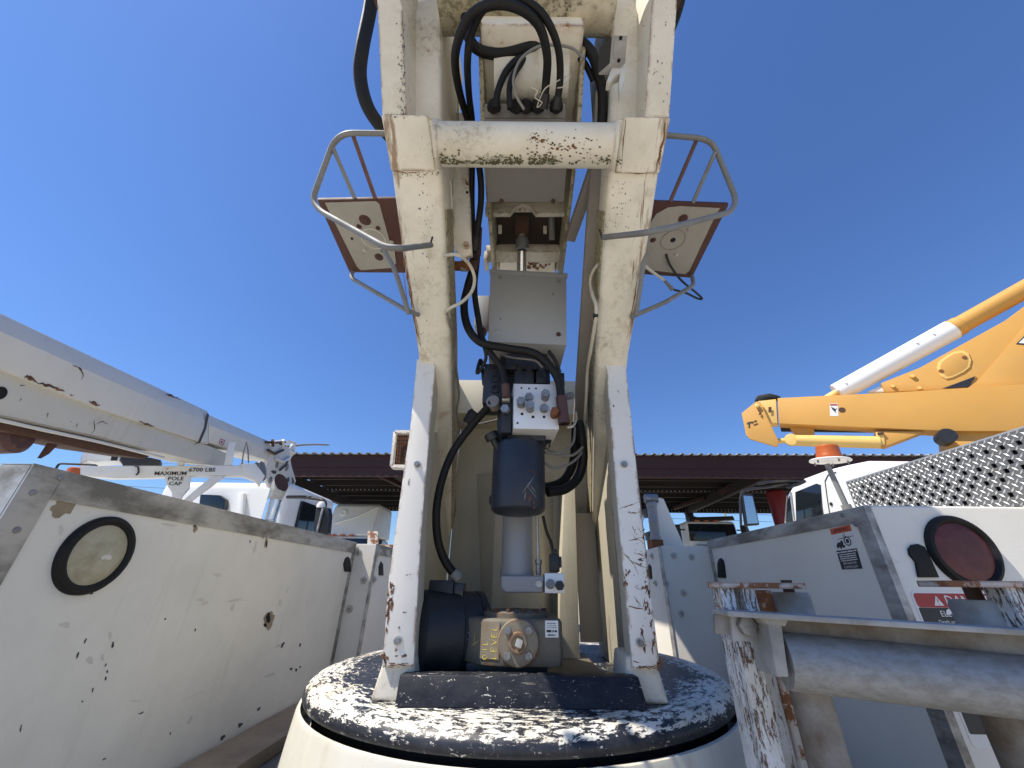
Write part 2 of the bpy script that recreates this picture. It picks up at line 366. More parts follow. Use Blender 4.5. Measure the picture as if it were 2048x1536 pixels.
# worn dark paint over white primer, scratched round the rim (origin of the object is its centre)
def worn(name, polar, scale, wear, dark=(.012, .0135, .020), light=(.74, .71, .62), rim=None, spec=None, rgh=.45):
    t = NT(name)
    if polar:
        sp = t.node('ShaderNodeSeparateXYZ'); t.l.new(t.co, sp.inputs[0]); x, y, z = sp.outputs
        an = t.math('ARCTAN2', y, x); rr = t.math('SQRT', t.math('ADD', t.math('MULTIPLY', x, x), t.math('MULTIPLY', y, y)))
        cb = t.node('ShaderNodeCombineXYZ'); t.l.new(t.math('MULTIPLY', an, .55 * .34), cb.inputs[0]); t.l.new(rr, cb.inputs[1]); t.l.new(z, cb.inputs[2]); co = cb.outputs[0]
    else: co = t.map(scale)
    big = t.noise(5.5, 4, .6, t.map(loc=(.7, .2, 4)))
    fine = t.noise(105 if polar else 26, 10, .76, co, dist=.35)
    tiny = t.noise(190, 4, .7)
    v = t.math('ADD', t.math('ADD', t.math('MULTIPLY', fine, .70), t.math('MULTIPLY', big, .22)), t.math('MULTIPLY', tiny, .12))
    if polar:
        g = t.node('ShaderNodeNewGeometry'); sz = t.node('ShaderNodeSeparateXYZ'); t.l.new(g.outputs['Normal'], sz.inputs[0]); nz = sz.outputs[2]
        sh = t.math('MULTIPLY', t.ramp(nz, .38, .72), t.ramp(rr, .42, .50)); side = t.ramp(nz, .55, .30)
        v = t.math('SUBTRACT', v, t.math('MULTIPLY', t.ramp(rr, .49, .43), .016))
        v = t.math('SUBTRACT', t.math('ADD', v, t.math('MULTIPLY', sh, .072)), t.math('MULTIPLY', side, .025))
    mk = t.ramp(v, wear, wear + .010)
    fl = t.math('MULTIPLY', t.ramp(t.noise(150, 4, .7, t.map((1, 1, .8), loc=(2, 5, 1)), dist=.6), .66, .68), t.ramp(t.noise(9, 4, .6, t.map(loc=(4, 4, 1))), .46, .54)); mk = t.math('MAXIMUM', mk, fl)
    # long fine scratches
    sc = t.ramp(t.noise(9, 2, .5, t.map((90, 3.5, 3.5) if polar else (3, 120, 120), rot=(0, 0, .5 if polar else 0))), .70, .72)
    sc = t.math('MULTIPLY', sc, t.ramp(t.noise(5, 2), .5, .6)); mk = t.math('MAXIMUM', mk, t.math('MULTIPLY', sc, .8))
    lc = t.mix(t.ramp(t.noise(14, 5), .45, .7), light, tuple(q * .72 for q in (light[0], light[1] * .93, light[2] * .8)))
    lc = t.mix(t.ramp(t.noise(9, 7, .7, t.map((1, 1, 1), loc=(3, 3, 3))), .66, .70), lc, (.20, .10, .05))
    dc = t.mix(t.ramp(t.noise(30, 6, .7), .4, .75), dark, (.034, .035, .042))
    return t.fin(t.mix(mk, dc, lc), t.ramp(mk, 0, 1, rgh, .6), 0, t.math('ADD', mk, t.math('MULTIPLY', tiny, .4)), .35, .0012, spec)
worn('worn_disc', True, None, .566)
worn('worn_bar', False, (1.2, 7, 3.5), .608, spec=.2, rgh=.5)
worn('flaky_white', False, (8, 8, 1.8), .495, dark=(.15, .09, .055), light=(.66, .67, .66))

# yard: pale concrete, tone raised to bounce warm light upward
t = NT('pale_concrete'); n = t.noise(3, 8, .7); g = t.noise(160, 4, .7)
t.fin(t.mix(n, (.42, .375, .30), (.54, .485, .39)), .85, 0, g, .5, .01)
t = NT('hole'); t.fin((.004, .004, .004), .9)
t = NT('mesh_screen'); t.fin((.05, .045, .04), .6, .5)
# ------------------------------------------------------------------ ground
mb = MB(); mb.bb((-300, -60, -H - .3), (300, 500, -H)); struct(mb.build('ground', 'pale_concrete'))

# ------------------------------------------------------------------ our truck: chassis, bed, side compartments
BED = -.42
XL, XR = -.80, .80
LY0, LY1 = PX(66, 932, XL).y, PX(712, 1088, XL).y
RY0, RY1 = PX(1728, 1014, XR).y, PX(1415, 1080, XR).y
ZTL = (PX(75, 930, XL).z + PX(712, 1086, XL).z) / 2
ZTR = (PX(1700, 1016, XR).z + PX(1415, 1080, XR).z) / 2

tr = thing('truck_chassis', 'steel truck bed and frame under the derrick turret', 'truck chassis', (0, 1.3, -H))
m = MB(); m.bb((-.795, .45, BED - .06), (.795, 4.4, BED)); m.build('bed_floor', 'bed_steel', tr, bevel=.004)
for s in (-1, 1):
    m = MB(); m.bb((s * .36, .3, BED - .34), (s * .44, 6.8, BED - .062)); m.build('frame_rail', 'black_plastic', tr, bevel=.004)
    for y in (2.3, 6.0):
        m = MB(); m.lathe([(.28, 0), (.46, .02), (.51, .06), (.51, .24), (.46, .28), (.28, .3)], (s * .70, y, -H + .505), (s, 0, 0), 32); wl = m.build('wheel', 'tyre', tr)
        m = MB(); m.lathe([(.26, .08), (.27, .26), (.10, .20), (.08, .28)], (s * .70, y, -H + .505), (s, 0, 0), 24); m.build('rim', 'galv', wl)
    m = MB(); m.bb((s * .02, 2.2, -H + .45), (s * .75, 2.4, -H + .6)); m.build('axle', 'black_plastic', tr, bevel=.01)
    m = MB(); m.bb((s * .02, 5.93, -H + .45), (s * .75, 6.07, -H + .6)); m.build('axle', 'black_plastic', tr, bevel=.01)
    m = MB(); m.bb((s * .38, 2.22, -H + .6), (s * .43, 2.38, BED - .33)); m.build('spring_mount', 'black_plastic', tr)
    m = MB(); m.bb((s * .38, 5.95, -H + .6), (s * .43, 6.05, BED - .33)); m.build('spring_mount', 'black_plastic', tr)
# oak filler boards beside the left compartment
def plank(name, x0, x1, y0, y1, z0, z1, mat, par, tilt=0):
    mm = MB(); mm.box(((x0 + x1) / 2, (y0 + y1) / 2, (z0 + z1) / 2), (x1 - x0, y1 - y0, z1 - z0), Matrix.Rotation(tilt, 3, 'Y')); return mm.build(name, mat, par, bevel=.004)
pb = plank('filler_board', -.79, -.655, .5, 2.2, BED + .001, BED + .035, 'oak_board', None); tag(pb, 'weathered brown board lying along the foot of the left compartment', 'board')
pb = plank('filler_board', .66, .79, .62, 1.6, BED + .001, BED + .03, 'oak_board', None); tag(pb, 'dark board lying along the foot of the right compartment', 'board')

def washer_bolt(par, c, n, r, mat='zinc', name='bolt'):
    c = V(c); n = V(n).normalized(); m = MB()
    m.lathe([(r, 0), (r, .0022), (r * .93, .003), (r * .55, .003), (r * .55, .006), (r * .50, .0075), (.0005, .0075)], c, n, 20); b = m.build(name, mat, par)
    m = MB(); m.lathe([(r * .3, .0076), (r * .3, .0085), (.0004, .0085)], c, n, 12); m.build('rivet_core', 'steel_bolt', b); return b
def rivet(par, c, n, r=.006):
    m = MB(); m.lathe([(r, -.0004), (r * .9, .0014), (r * .55, .0024), (.0004, .0028)], c, n, 12); return m.build('rivet', 'steel_bolt', par)
def latch(par, at, pts, n, name='latch', mat='black_rubber', th=.004):
    m = MB(); m.prism([at(*p) for p in pts], V(n) * th); return m.build(name, mat, par, bevel=.0012)

# left compartment
lb = thing('side_compartment', 'long white side compartment with round clear lamp on its inner face', 'truck compartment', (-1.03, 1.3, -.95))
m = MB(); m.bb((-1.26, LY0, -.95), (XL, LY1, ZTL)); m.build('compartment_body', 'body_white', lb, bevel=.006)
atL = lambda x, y: PX(x, y, XL)
tw = .046
m = MB(); m.bb((XL - .0005, LY0 + tw + .0006, ZTL - tw), (XL + .003, LY1, ZTL + .0022)); m.bb((XL - .055, LY0 + .0006, ZTL + .0004), (XL - .0006, LY1, ZTL + .0022)); m.build('top_trim', 'alu_trim', lb, bevel=.0008)
m = MB(); m.bb((XL - .0005, LY0 - .0023, BED), (XL + .003, LY0 + tw, ZTL + .0021)); m.bb((XL - .05, LY0 - .003, BED), (XL - .0006, LY0 - .0004, ZTL - .001)); m.build('corner_trim', 'alu_trim', lb, bevel=.0008)
m = MB(); m.bb((XL - .0004, LY1 - .026, BED), (XL + .0026, LY1 + .002, ZTL - tw - .0005)); m.build('corner_trim', 'alu_trim', lb, bevel=.0008)
for p in ((62, 985), (118, 955), (30, 1060), (700, 1096)): rivet(lb, PX(*p, XL) + V((.003, 0, 0)), (1, 0, 0), .0055)
# lamp
c = PX(191, 1109, XL); 
m = MB(); m.lathe([(.0675, -.001), (.0675, .006), (.064, .011), (.058, .0125), (.0525, .009), (.051, .004)], c, (1, 0, 0), 48, cap=False); lm = m.build('lamp_grommet', 'black_rubber', lb)
m = MB(); m.lathe([(.0525, .003), (.0515, .0065), (.044, .0085), (.03, .0100), (.012, .0108), (.0004, .011)], c, (1, 0, 0), 48); ln = m.build('lens', 'lens_clear', lm)
m = MB(); m.f(jag(c + V((.0115, .012, -.004)), V((0, 1, 0)), V((0, 0, 1)), .008, .006, random.Random(3), 14, .9)); m.build('broken_spot', 'faint_scuff', lm, smooth=0)
# latch, scuffs and chips
lt = [(688, 1143), (686, 1128), (690, 1116), (695, 1113), (699, 1118), (701, 1144)]
latch(lb, atL, lt, (1, 0, 0))
chips(lb, [(124, 1017, 22, 17, -20)], 'bare_patch', 'tan_chip', (1, 0, 0), atL, 4)
chips(lb, [(538, 1240, 9, 20, 20)], 'bare_patch', 'tan_chip', (1, 0, 0), atL, 14, .0006)
chips(lb, [(536, 1236, 5, 9, 20), (530, 1250, 4, 3, 30)], 'puncture', 'hole', (1, 0, 0), atL, 15, .0009)
sp = []
for x, y, a, b, t in ((170, 1282, 2.5, 6, 20), (155, 1310, 2.5, 8, 25), (225, 1290, 3, 8, 20), (211, 1330, 2, 4, 20), (214, 1343, 2, 4, 10), (211, 1357, 2.5, 5, 15), (185, 1380, 2, 6, 20), (164, 1403, 3, 2, 0), (282, 1426, 7, 2, -20), (41, 1457, 2, 9, 15), (340, 1467, 2, 4, 15), (208, 1518, 5, 2, -25), (330, 1238, 3, 2, 0), (389, 1052, 4, 3, 0), (500, 1083, 2, 3, 0), (533, 1088, 2, 10, 8), (517, 1418, 3, 6, 30), (592, 1340, 3, 4, 20), (582, 1338, 3, 4, 10), (600, 1334, 2, 3, 20), (390, 1260, 2, 4, 25), (480, 1450, 4, 8, 35), (510, 1455, 3, 6, 30), (445, 1475, 5, 7, 35), (565, 1290, 3, 8, 25), (600, 1290, 2, 6, 20), (182, 1187, 4, 3, 0)):
    sp.append((x, y, a * .75, b * .8, t))
chips(lb, sp, 'scuff_mark', 'scuff', (1, 0, 0), atL, 5)
sp = [(400, 1200, 9, 3, 0), (410, 1206, 6, 4, -10), (435, 1150, 6, 5, 0), (180, 1320, 6, 8, 10), (220, 1270, 3, 7, 10), (205, 1315, 3, 6, -10), (510, 1095, 3, 12, 10), (470, 1200, 14, 2, -8), (465, 1215, 3, 10, 20), (560, 1205, 3, 8, 20), (575, 1180, 2, 6, 20), (270, 1402, 10, 1.5, 5), (340, 1050, 14, 3, 5), (540, 1350, 12, 3, -25), (380, 1440, 4, 8, 30), (560, 1290, 10, 3, -20)]
chips(lb, sp, 'faint_scuff', 'faint_scuff', (1, 0, 0), atL, 6, .0005)
rng = random.Random(12); mm = MB()
for a, b in (((360, 1405), (445, 1363)), ((520, 1312), (590, 1270)), ((305, 1432), (290, 1428)), ((450, 1205), (500, 1200)), ((640, 1180), (590, 1225)), ((350, 1060), (330, 1052))):
    crack(mm, [atL(*a) + V((.0006, 0, 0)), atL(*b) + V((.0006, 0, 0))], .0009, (1, 0, 0), rng)
stuff(mm.build('scratch', 'faint_scuff', lb, smooth=0))
chips(lb, [(390, 1058, 4, 7, 10), (526, 1070, 3, 6, 0), (532, 1085, 2.5, 12, 8)], 'bare_patch', 'tan_chip', (1, 0, 0), atL, 9)
chips(lb, [(130, 1250, 12, 5, 10), (122, 1060, 4, 12, 5)], 'faint_scuff', 'faint_scuff', (1, 0, 0), atL, 19, .00035)

# second left compartment, stepped inwards
SX = PY(752, 1090, LY1 + .004).x; SY = LY1 + .004
l2 = thing('side_compartment', 'narrow stepped white compartment beyond the long left one, rust on top', 'truck compartment', (-.98, 2.7, -.95))
m = MB(); m.bb((-1.26, SY, -.95), (SX, SY + 1.5, ZTL - .004)); m.build('compartment_body', 'body_grey_white', l2, bevel=.005)
m = MB(); m.bb((SX - .0004, SY - .0024, BED), (SX + .003, SY + .035, ZTL - .002)); m.build('corner_trim', 'alu_trim', l2, bevel=.0008)
m = MB(); m.bb((SX - .0004, SY + .0356, ZTL - .05), (SX + .0026, SY + 1.4, ZTL - .0025)); m.build('top_trim', 'alu_trim', l2, bevel=.0008)
atS = lambda x, y: PY(x, y, SY)
for p in ((716, 1105), (727, 1161), (699, 1218)):
    q = atS(*p); q.x = max(q.x, XL + .018); washer_bolt(l2, q, (0, -1, 0), .016)
for p in ((757, 1107), (748, 1159)): washer_bolt(l2, PX(*p, SX) + V((.003, 0, 0)), (1, 0, 0), .014)
latch(l2, lambda x, y: PX(x, y, SX), [(757, 1151), (757, 1133), (761, 1123), (765, 1128), (766, 1151)], (1, 0, 0))
# rusty bracket on top
br = thing('lamp_bracket', 'rusty white bracket with a hole on top of the stepped compartment', 'bracket', PY(765, 1085, SY + .25))
p = [PY(735, 1062, SY + .25), PY(757, 1062, SY + .25), PY(757, 1090, SY + .25), PY(735, 1090, SY + .25)]
zt = ZTL - .0038
p[2].z = zt; p[3].z = zt
m = MB(); m.prism(p, (0, .012, 0)); m.build('upright', 'rusty_white', br, bevel=.002)
m = MB(); m.cyl(PY(752, 1069, SY + .2494), PY(752, 1069, SY + .2486), .004, seg=10); m.build('hole', 'hole', br)
a = PY(757, 1085, SY + .25); b = PY(795, 1085, SY + .25); m = MB(); m.bb((a.x + .001, SY + .25, zt), (b.x, SY + .29, zt + .018)); m.build('foot', 'rusty_white', br, bevel=.003)

# right compartment
rb = thing('side_compartment', 'white side compartment with red tail lamp and danger sticker on its rear', 'truck compartment', (1.05, 1.3, -.95))
m = MB(); m.bb((XR, RY0, -.95), (1.62, RY1, ZTR)); m.build('compartment_body', 'body_grey_white', rb, bevel=.010, seg=3)
tw = .036
m = MB(); m.bb((XR - .003, RY0 + tw + .0006, ZTR - tw), (XR + .0004, RY1, ZTR - .002)); m.build('top_trim', 'alu_trim', rb, bevel=.0008)
m = MB(); m.bb((XR - .003, RY0 - .0004, BED), (XR + .0004, RY0 + tw, ZTR - .003)); m.bb((XR - .003, RY0 - .003, BED), (XR + .014, RY0 - .0005, ZTR - .003)); m.build('corner_trim', 'alu_trim', rb, bevel=.0008)
m = MB(); m.bb((XR - .003, RY1 - .022, BED), (XR + .0004, RY1 + .002, ZTR - tw - .0006)); m.build('corner_trim', 'alu_trim', rb, bevel=.0008)
for p in ((1687, 1031), (1713, 1048), (1424, 1080)): rivet(rb, PX(*p, XR) - V((.003, 0, 0)), (-1, 0, 0), .006)
atR = lambda x, y: PX(x, y, XR); atB = lambda x, y: PY(x, y, RY0)
latch(rb, atR, [(1437, 1155), (1436, 1128), (1439, 1118), (1443, 1116), (1448, 1121), (1450, 1130), (1453, 1156)], (-1, 0, 0))
latch(rb, atB, [(1834, 1155), (1828, 1124), (1816, 1110), (1814, 1098), (1820, 1090), (1832, 1088), (1845, 1094), (1853, 1108), (1874, 1155)], (0, -1, 0), th=.006)
c = atB(1923, 1103)
m = MB(); m.lathe([(.076, -.001), (.076, .006), (.072, .012), (.066, .0135), (.060, .008), (.059, .004)], c, (0, -1, 0), 48, cap=False); lm = m.build('lamp_grommet', 'black_rubber', rb)
m = MB(); m.lathe([(.0605, .003), (.059, .007), (.050, .0088), (.03, .0095), (.0004, .0098)], c, (0, -1, 0), 48); m.build('lens', 'lens_red', lm)
# warning sticker on the inner face
def quadsheet(par, name, pts, mat, n, th=.0008):
    m = MB(); m.prism(pts, V(n) * th); return m.build(name, mat, par)
st = [atR(1658, 1057), atR(1702, 1047), atR(1729, 1140), atR(1684, 1142)]
def bil(q, u, v): return q[0].lerp(q[1], u).lerp(q[3].lerp(q[2], u), v)
stk = quadsheet(rb, 'warning_sticker', st, 'sticker_white', (-1, 0, 0)); stk['label'] = 'orange, white and black warning sticker'
o = V((-.0009, 0, 0)); sub = lambda u0, v0, u1, v1: [bil(st, u0, v0) + o, bil(st, u1, v0) + o, bil(st, u1, v1) + o, bil(st, u0, v1) + o]
quadsheet(stk, 'header', sub(.04, .02, .96, .16), 'sticker_orange', (-1, 0, 0), .0003); quadsheet(stk, 'panel', sub(.04, .54, .96, .97), 'sticker_black', (-1, 0, 0), .0003)
ux = (st[1] - st[0]); uy = (st[0] - st[3]); wS, hS = ux.length, uy.length
o2 = V((-.0014, 0, 0))
def stext(body, u, v, size, mat, sx=1.0): return text(body, size, bil(st, u, v) + o2, ux, uy, mat, stk, sx=sx)
stext('\u25B2WARNING', .5, .09, hS * .10, 'sticker_black', .8)
for k, v_ in enumerate((.585, .64, .685, .73, .775)): printline(stk, bil(st, .5, v_) + o2, ux, uy, wS * (.86 if k == 0 else .70), hS * (.034 if k == 0 else .026), 'sticker_white', k)
stext('KEEP HANDS AND', .5, .84, hS * .07, 'sticker_white', .75); stext('CLOTHING CLEAR', .5, .92, hS * .07, 'sticker_white', .75)
m = MB(); cc = bil(st, .66, .36) + o; m.lathe([(.011, 0), (.011, .0004), (.0085, .0004), (.0085, 0)], cc, (-1, 0, 0), 20, cap=False); m.lathe([(.005, 0), (.005, .0004), (.0004, .0004)], cc, (-1, 0, 0), 12)
hand = [(.12, .42), (.22, .36), (.34, .36), (.40, .31), (.46, .36), (.44, .42), (.52, .46), (.44, .50), (.36, .47), (.30, .52), (.24, .46), (.14, .50)]
m.prism([bil(st, u, v) + o for u, v in hand], (-.0004, 0, 0)); 
for u0, v0, u1, v1 in ((.25, .285, .95, .27), (.52, .20, .56, .27), (.60, .18, .62, .27)): m.bar(bil(st, u0, v0) + o, bil(st, u1, v1) + o, .0012, .0008, (1, 0, 0))
m.build('pictogram', 'sticker_black', stk)
# danger sticker on the rear face
dz0, dz1 = atB(1830, 1182).z, -.26; dx0, dx1 = atB(1826, 1200).x, atB(1826, 1200).x + .30
def rrect(x0, z0, x1, z1, r, y):
    pts = []
    for cx, cz, a0 in ((x1 - r, z1 - r, 0), (x0 + r, z1 - r, 90), (x0 + r, z0 + r, 180), (x1 - r, z0 + r, 270)):
        for k in range(5): a = math.radians(a0 + 22.5 * k); pts.append(V((cx + r * math.cos(a), y, cz + r * math.sin(a))))
    return pts
m = MB(); m.prism(rrect(dx0, dz1, dx1, dz0, .010, RY0), (0, -.0008, 0)); dg = m.build('danger_sticker', 'sticker_white', rb); dg['label'] = 'danger sticker with red header and white text on black'
y1 = RY0 - .00085
m = MB(); m.prism([p for p in rrect(dx0 + .004, dz0 - .030, dx1 - .004, dz0 - .004, .006, y1)], (0, -.0003, 0)); m.build('header', 'sticker_red', dg)
m = MB(); m.prism([p for p in rrect(dx0 + .004, dz1 + .02, dx1 - .004, dz0 - .0305, .003, y1)], (0, -.0003, 0)); m.build('panel', 'sticker_black', dg)
y2 = RY0 - .0012; cx = (dx0 + dx1) / 2 - .064
text('DANGER', .025, (cx + .030, y2, dz0 - .0175), (1, 0, 0), (0, 0, 1), 'sticker_white', dg)
m = MB(); a = V((cx - .036, y2, dz0 - .0185)); m.prism([a + V((-.010, 0, -.008)), a + V((.010, 0, -.008)), a + V((0, 0, .010))], (0, -.0003, 0)); m.build('triangle_mark', 'sticker_white', dg)
text('!', .016, a + V((0, -.0004, -.002)), (1, 0, 0), (0, 0, 1), 'sticker_red', dg)
text('ELECTRICAL HAZARD', .0150, (dx0 + .118, y2, dz0 - .0415), (1, 0, 0), (0, 0, 1), 'sticker_white', dg)
text('Death or serious injury will result if boom,', .0090, (dx0 + .112, y2, dz0 - .0555), (1, 0, 0), (0, 0, 1), 'sticker_white', dg)
text('unit, vehicle, or vehicle accessories contact', .0090, (dx0 + .116, y2, dz0 - .0665), (1, 0, 0), (0, 0, 1), 'sticker_white', dg)
chips(rb, [(1896, 1224, 5, 7, -20)], 'torn_patch', 'sticker_white', (0, -1, 0), atB, 8, .0018)
rng = random.Random(5); mm = MB()
for a, b in (((1775, 1130), (1812, 1120)), ((1770, 1105), (1800, 1128)), ((1820, 1030), (1838, 1050)), ((1950, 1040), (1958, 1052))): crack(mm, [atB(*a) + V((0, -.0006, 0)), atB(*b) + V((0, -.0006, 0))], .0007, (0, -1, 0), rng)
stuff(mm.build('scratch', 'faint_scuff', rb, smooth=0))

# second right compartment with bolted end panel
QY = RY1 + .004; QX = PY(1322, 1094, QY).x; ZTQ = PY(1380, 1092, QY).z
r2 = thing('side_compartment', 'narrow white compartment with washer bolts beside the right of the turret', 'truck compartment', (1.0, 2.4, -.95))
m = MB(); m.bb((QX, QY, -.95), (1.62, QY + 1.7, ZTQ)); m.build('compartment_body', 'body_grey_white', r2, bevel=.005)
m = MB(); m.bb((QX - .003, QY - .0026, BED), (QX + .0004, QY + .035, ZTQ - .002)); m.build('corner_trim', 'alu_trim', r2, bevel=.0008)
for p in ((1347, 1111), (1383, 1114), (1332, 1167), (1367, 1186), (1362, 1227)): washer_bolt(r2, PY(*p, QY), (0, -1, 0), .0125)
for p in ((1305, 1112), (1312, 1166)): washer_bolt(r2, PX(*p, QX) - V((.003, 0, 0)), (-1, 0, 0), .012)
latch(r2, lambda x, y: PX(x, y, QX), [(1298, 1158), (1296, 1138), (1299, 1128), (1303, 1133), (1305, 1158)], (-1, 0, 0))
# gusset and damper on top of it
gu = tag(MB().prism([PY(1310, 1090, QY + .22), PY(1370, 1090, QY + .22), PY(1326, 989, QY + .22), PY(1318, 987, QY + .22), PY(1304, 990, QY + .22)], (0, .03, 0)).build('gusset_plate', 'body_grey_white', bevel=.003), 'white triangular plate standing on the narrow right compartment', 'plate')
gu.location.z = ZTQ + H + .0002
dm = thing('damper', 'grey ribbed cylinder damper clamped beside the white triangular plate', 'damper', PY(1305, 1090, QY + .15))
a, b = PY(1303, 1005, QY + .13), PY(1312, 1080, QY + .13); b.z = max(b.z, ZTQ + .004)
m = MB(); ax = b - a; L = ax.length; m.lathe([(.002, 0), (.024, 0), (.027, .005), (.027, L * .12), (.0235, L * .14), (.0235, L * .50), (.0245, L * .51), (.0245, L * .53), (.0235, L * .54), (.0235, L * .9), (.026, L * .91), (.026, L), (.002, L)], a, ax, 24); m.build('barrel', 'cylinder_grey', dm)
m = MB(); m.cyl(a + V((-.03, 0, .018)), a + V((.03, 0, .018)), .022, seg=20); m.build('end_eye', 'steel_bolt', dm)
m = MB(); m.bb((a.x - .022, a.y + .018, a.z - .06), (a.x + .022, a.y + .088, a.z - .02)); m.build('clamp', 'black_plastic', dm, bevel=.002); m = MB(); m.bb((b.x - .022, b.y + .018, b.z + .004), (b.x + .022, b.y + .088, b.z + .04)); m.build('clamp', 'black_plastic', dm, bevel=.002)
m = MB(); m.box((b.x, b.y + .02, (b.z + ZTQ) / 2 - .001), (.05, .08, max(.004, b.z - ZTQ + .002))); m.build('foot', 'rusty', dm)
# ------------------------------------------------------------------ pedestal and turntable cover
DC = V((0, 1.34, 0)); DZ = -.205
pe = thing('pedestal', 'cream round pedestal under the worn dark turntable cover', 'pedestal', (0, 1.34, BED))
m = MB(); m.lathe([(.03, BED + .001), (.578, BED + .001), (.576, BED + .03), (.567, -.34), (.5585, -.262), (.5565, -.2555), (.5500, -.2545), (.5475, -.260), (.5460, -.30), (.50, -.30), (.03, -.30)], DC, (0, 0, 1), 96); m.build('skirt', 'skirt_cream', pe)
m = MB(); m.lathe([(.03, -.2995), (.52, -.2995), (.52, -.2475), (.03, -.2475)], DC, (0, 0, 1), 64); m.build('bearing', 'black_rubber', pe)
m = MB(); m.bar(DC + V((-.557, -.02, -.33)), DC + V((-.567, -.02, -.40)), .004, .02); m.build('seam', 'plate_inner', pe)
m = MB(); pr = [(.03, -.247), (.515, -.247), (.538, -.247), (.5475, -.2440), (.5505, -.2385), (.5505, -.231), (.546, -.222), (.536, -.213), (.520, -.207), (.497, -.2045), (.46, -.2035), (.30, DZ), (.03, DZ)]
m.lathe(pr, DC, (0, 0, 1), 128)
for v in m.bm.verts: v.co -= DC
cov = m.build('turntable_cover', 'worn_disc', None); cov.location = DC + V((0, 0, H))
for v in cov.data.vertices: v.co += ORG[cov.name]
ORG[cov.name] = V(DC)
tag(cov, 'round dark turntable cover with paint worn to white round its rim', 'turntable cover')

# ------------------------------------------------------------------ turret weldment
tu = thing('derrick_turret', 'tall rust-streaked cream turret with two leaning arms joined by a tube', 'turret', (0, 1.1, DZ))
LD = V((0, -.804, .594)); LN = V((0, .594, .804))     # along the arm, and through its depth
def ringarm(s, xo, xi, p, d, ch=.011):
    """rounded rectangular ring at p (front edge); s = side"""
    c = []
    for a, b, sa, sb in ((xo, 0, 1, 1), (xi, 0, -1, 1), (xi, d, -1, -1), (xo, d, 1, -1)):
        sx = 1 if a == xo else -1
        q = (xi - xo) / abs(xi - xo)
        dx = ch * (q if a == xo else -q); dy = ch if b == 0 else -ch
        P1 = p + V((a, 0, 0)) + LN * (b + dy); P2 = p + V((a + dx, 0, 0)) + LN * b
        mid = p + V((a + dx * .3, 0, 0)) + LN * (b + dy * .3)
        tri = [P1, mid, P2]
        c.append((a, b, tri))
    # order: outer-front, inner-front, inner-back, outer-back
    r = []
    r += c[0][2]; r += c[1][2][::-1]; r += c[2][2]; r += c[3][2][::-1]
    return r
F0, F1 = V((0, 1.459, .144)), V((0, .54, .823))
F2 = F1 + LD * .10
for s in (-1, 1):
    st_ = []
    for t_, xo, xi in ((0, .315, .255), (.35, .30, .222), (.62, .293, .202), (.81, .302, .196), (1, .304, .190)):
        st_.append(ringarm(s, s * xo, s * xi, F0.lerp(F1, t_), .125))
    st_.append(ringarm(s, s * .306, s * .188, F2, .125))
    m = MB(); m.loft(st_); arm = m.build('arm', 'arm_white', tu, smooth=50)
    # mildew-stained inner face laid on the arm: a welded doubler strip
    m = MB(); rr_ = []
    for t_, xi in ((.015, .2535), (.35, .222), (.62, .202), (.93, .1909)):
        p = F0.lerp(F1, t_); rr_.append([p + V((s * (xi + .002), 0, 0)) + LN * .017, p + V((s * (xi - .003), 0, 0)) + LN * .019, p + V((s * (xi - .003), 0, 0)) + LN * .106, p + V((s * (xi + .002), 0, 0)) + LN * .108])
    m.loft(rr_)
    m.build('inner_plate', 'turret_mildew', tu)
    # collar at the knee
    a = F1 + LD * .0 - LN * .006; b = F1 + LD * .105 - LN * .006
    m = MB(); m.loft([[a + V((s * .303, 0, 0)), a + V((s * .202, 0, 0)), a + V((s * .202, 0, 0)) + LN * .05, a + V((s * .303, 0, 0)) + LN * .05], [b + V((s * .309, 0, 0)), b + V((s * .210, 0, 0)), b + V((s * .210, 0, 0)) + LN * .05, b + V((s * .309, 0, 0)) + LN * .05]])
    m.build('collar', 'arm_white', tu, bevel=.005)
    # head post going up out of the knee and the broader inner ear behind it
    hd = V((0, -.54, .84)); hn = V((0, .84, .54)); a = b
    P0, P1 = a + LN * .004, a + hd * .52
    m = MB(); m.loft([[p + V((s * w_, 0, 0)), p + V((s * (w_ - .053), 0, 0)), p + V((s * (w_ - .064), 0, 0)) + hn * .10, p + V((s * w_, 0, 0)) + hn * .10] for p, w_ in ((P0, .308), (P1, .320))]); m.build('head_post', 'turret_white', tu, bevel=.006)
    m = MB(); m.prism([V((s * .262, y, z)) for y, z in ((.56, .965), (.95, .675), (.96, 1.08), (.76, 1.34), (.60, 1.45))], (-s * .016, 0, 0)); m.build('sun_block_plate', 'turret_white', tu, bevel=.002)  # added plate hidden behind the arm, blocks sun from the enclosure
    E = [(.50, .905), (.375, 1.15), (.36, 1.36), (.60, 1.36), (.66, .96), (.60, .90)]
    m = MB(); m.prism([V((s * .266, y, z)) for y, z in E], (-s * .074, 0, 0)); m.build('ear', 'turret_white', tu, bevel=.012, seg=3)
# cross tube
TC = V((0, .494, .846))
m = MB(); m.cyl(TC + V((-.192, 0, 0)), TC + V((.192, 0, 0)), .043, seg=40); ct = m.build('cross_tube', 'turret_white', tu)
for s in (-1, 1):
    m = MB(); m.lathe([(.048, -.004), (.0465, .003), (.0432, .006)], TC + V((s * .189, 0, 0)), (-s, 0, 0), 40, cap=False); m.build('weld_bead', 'turret_white', ct)
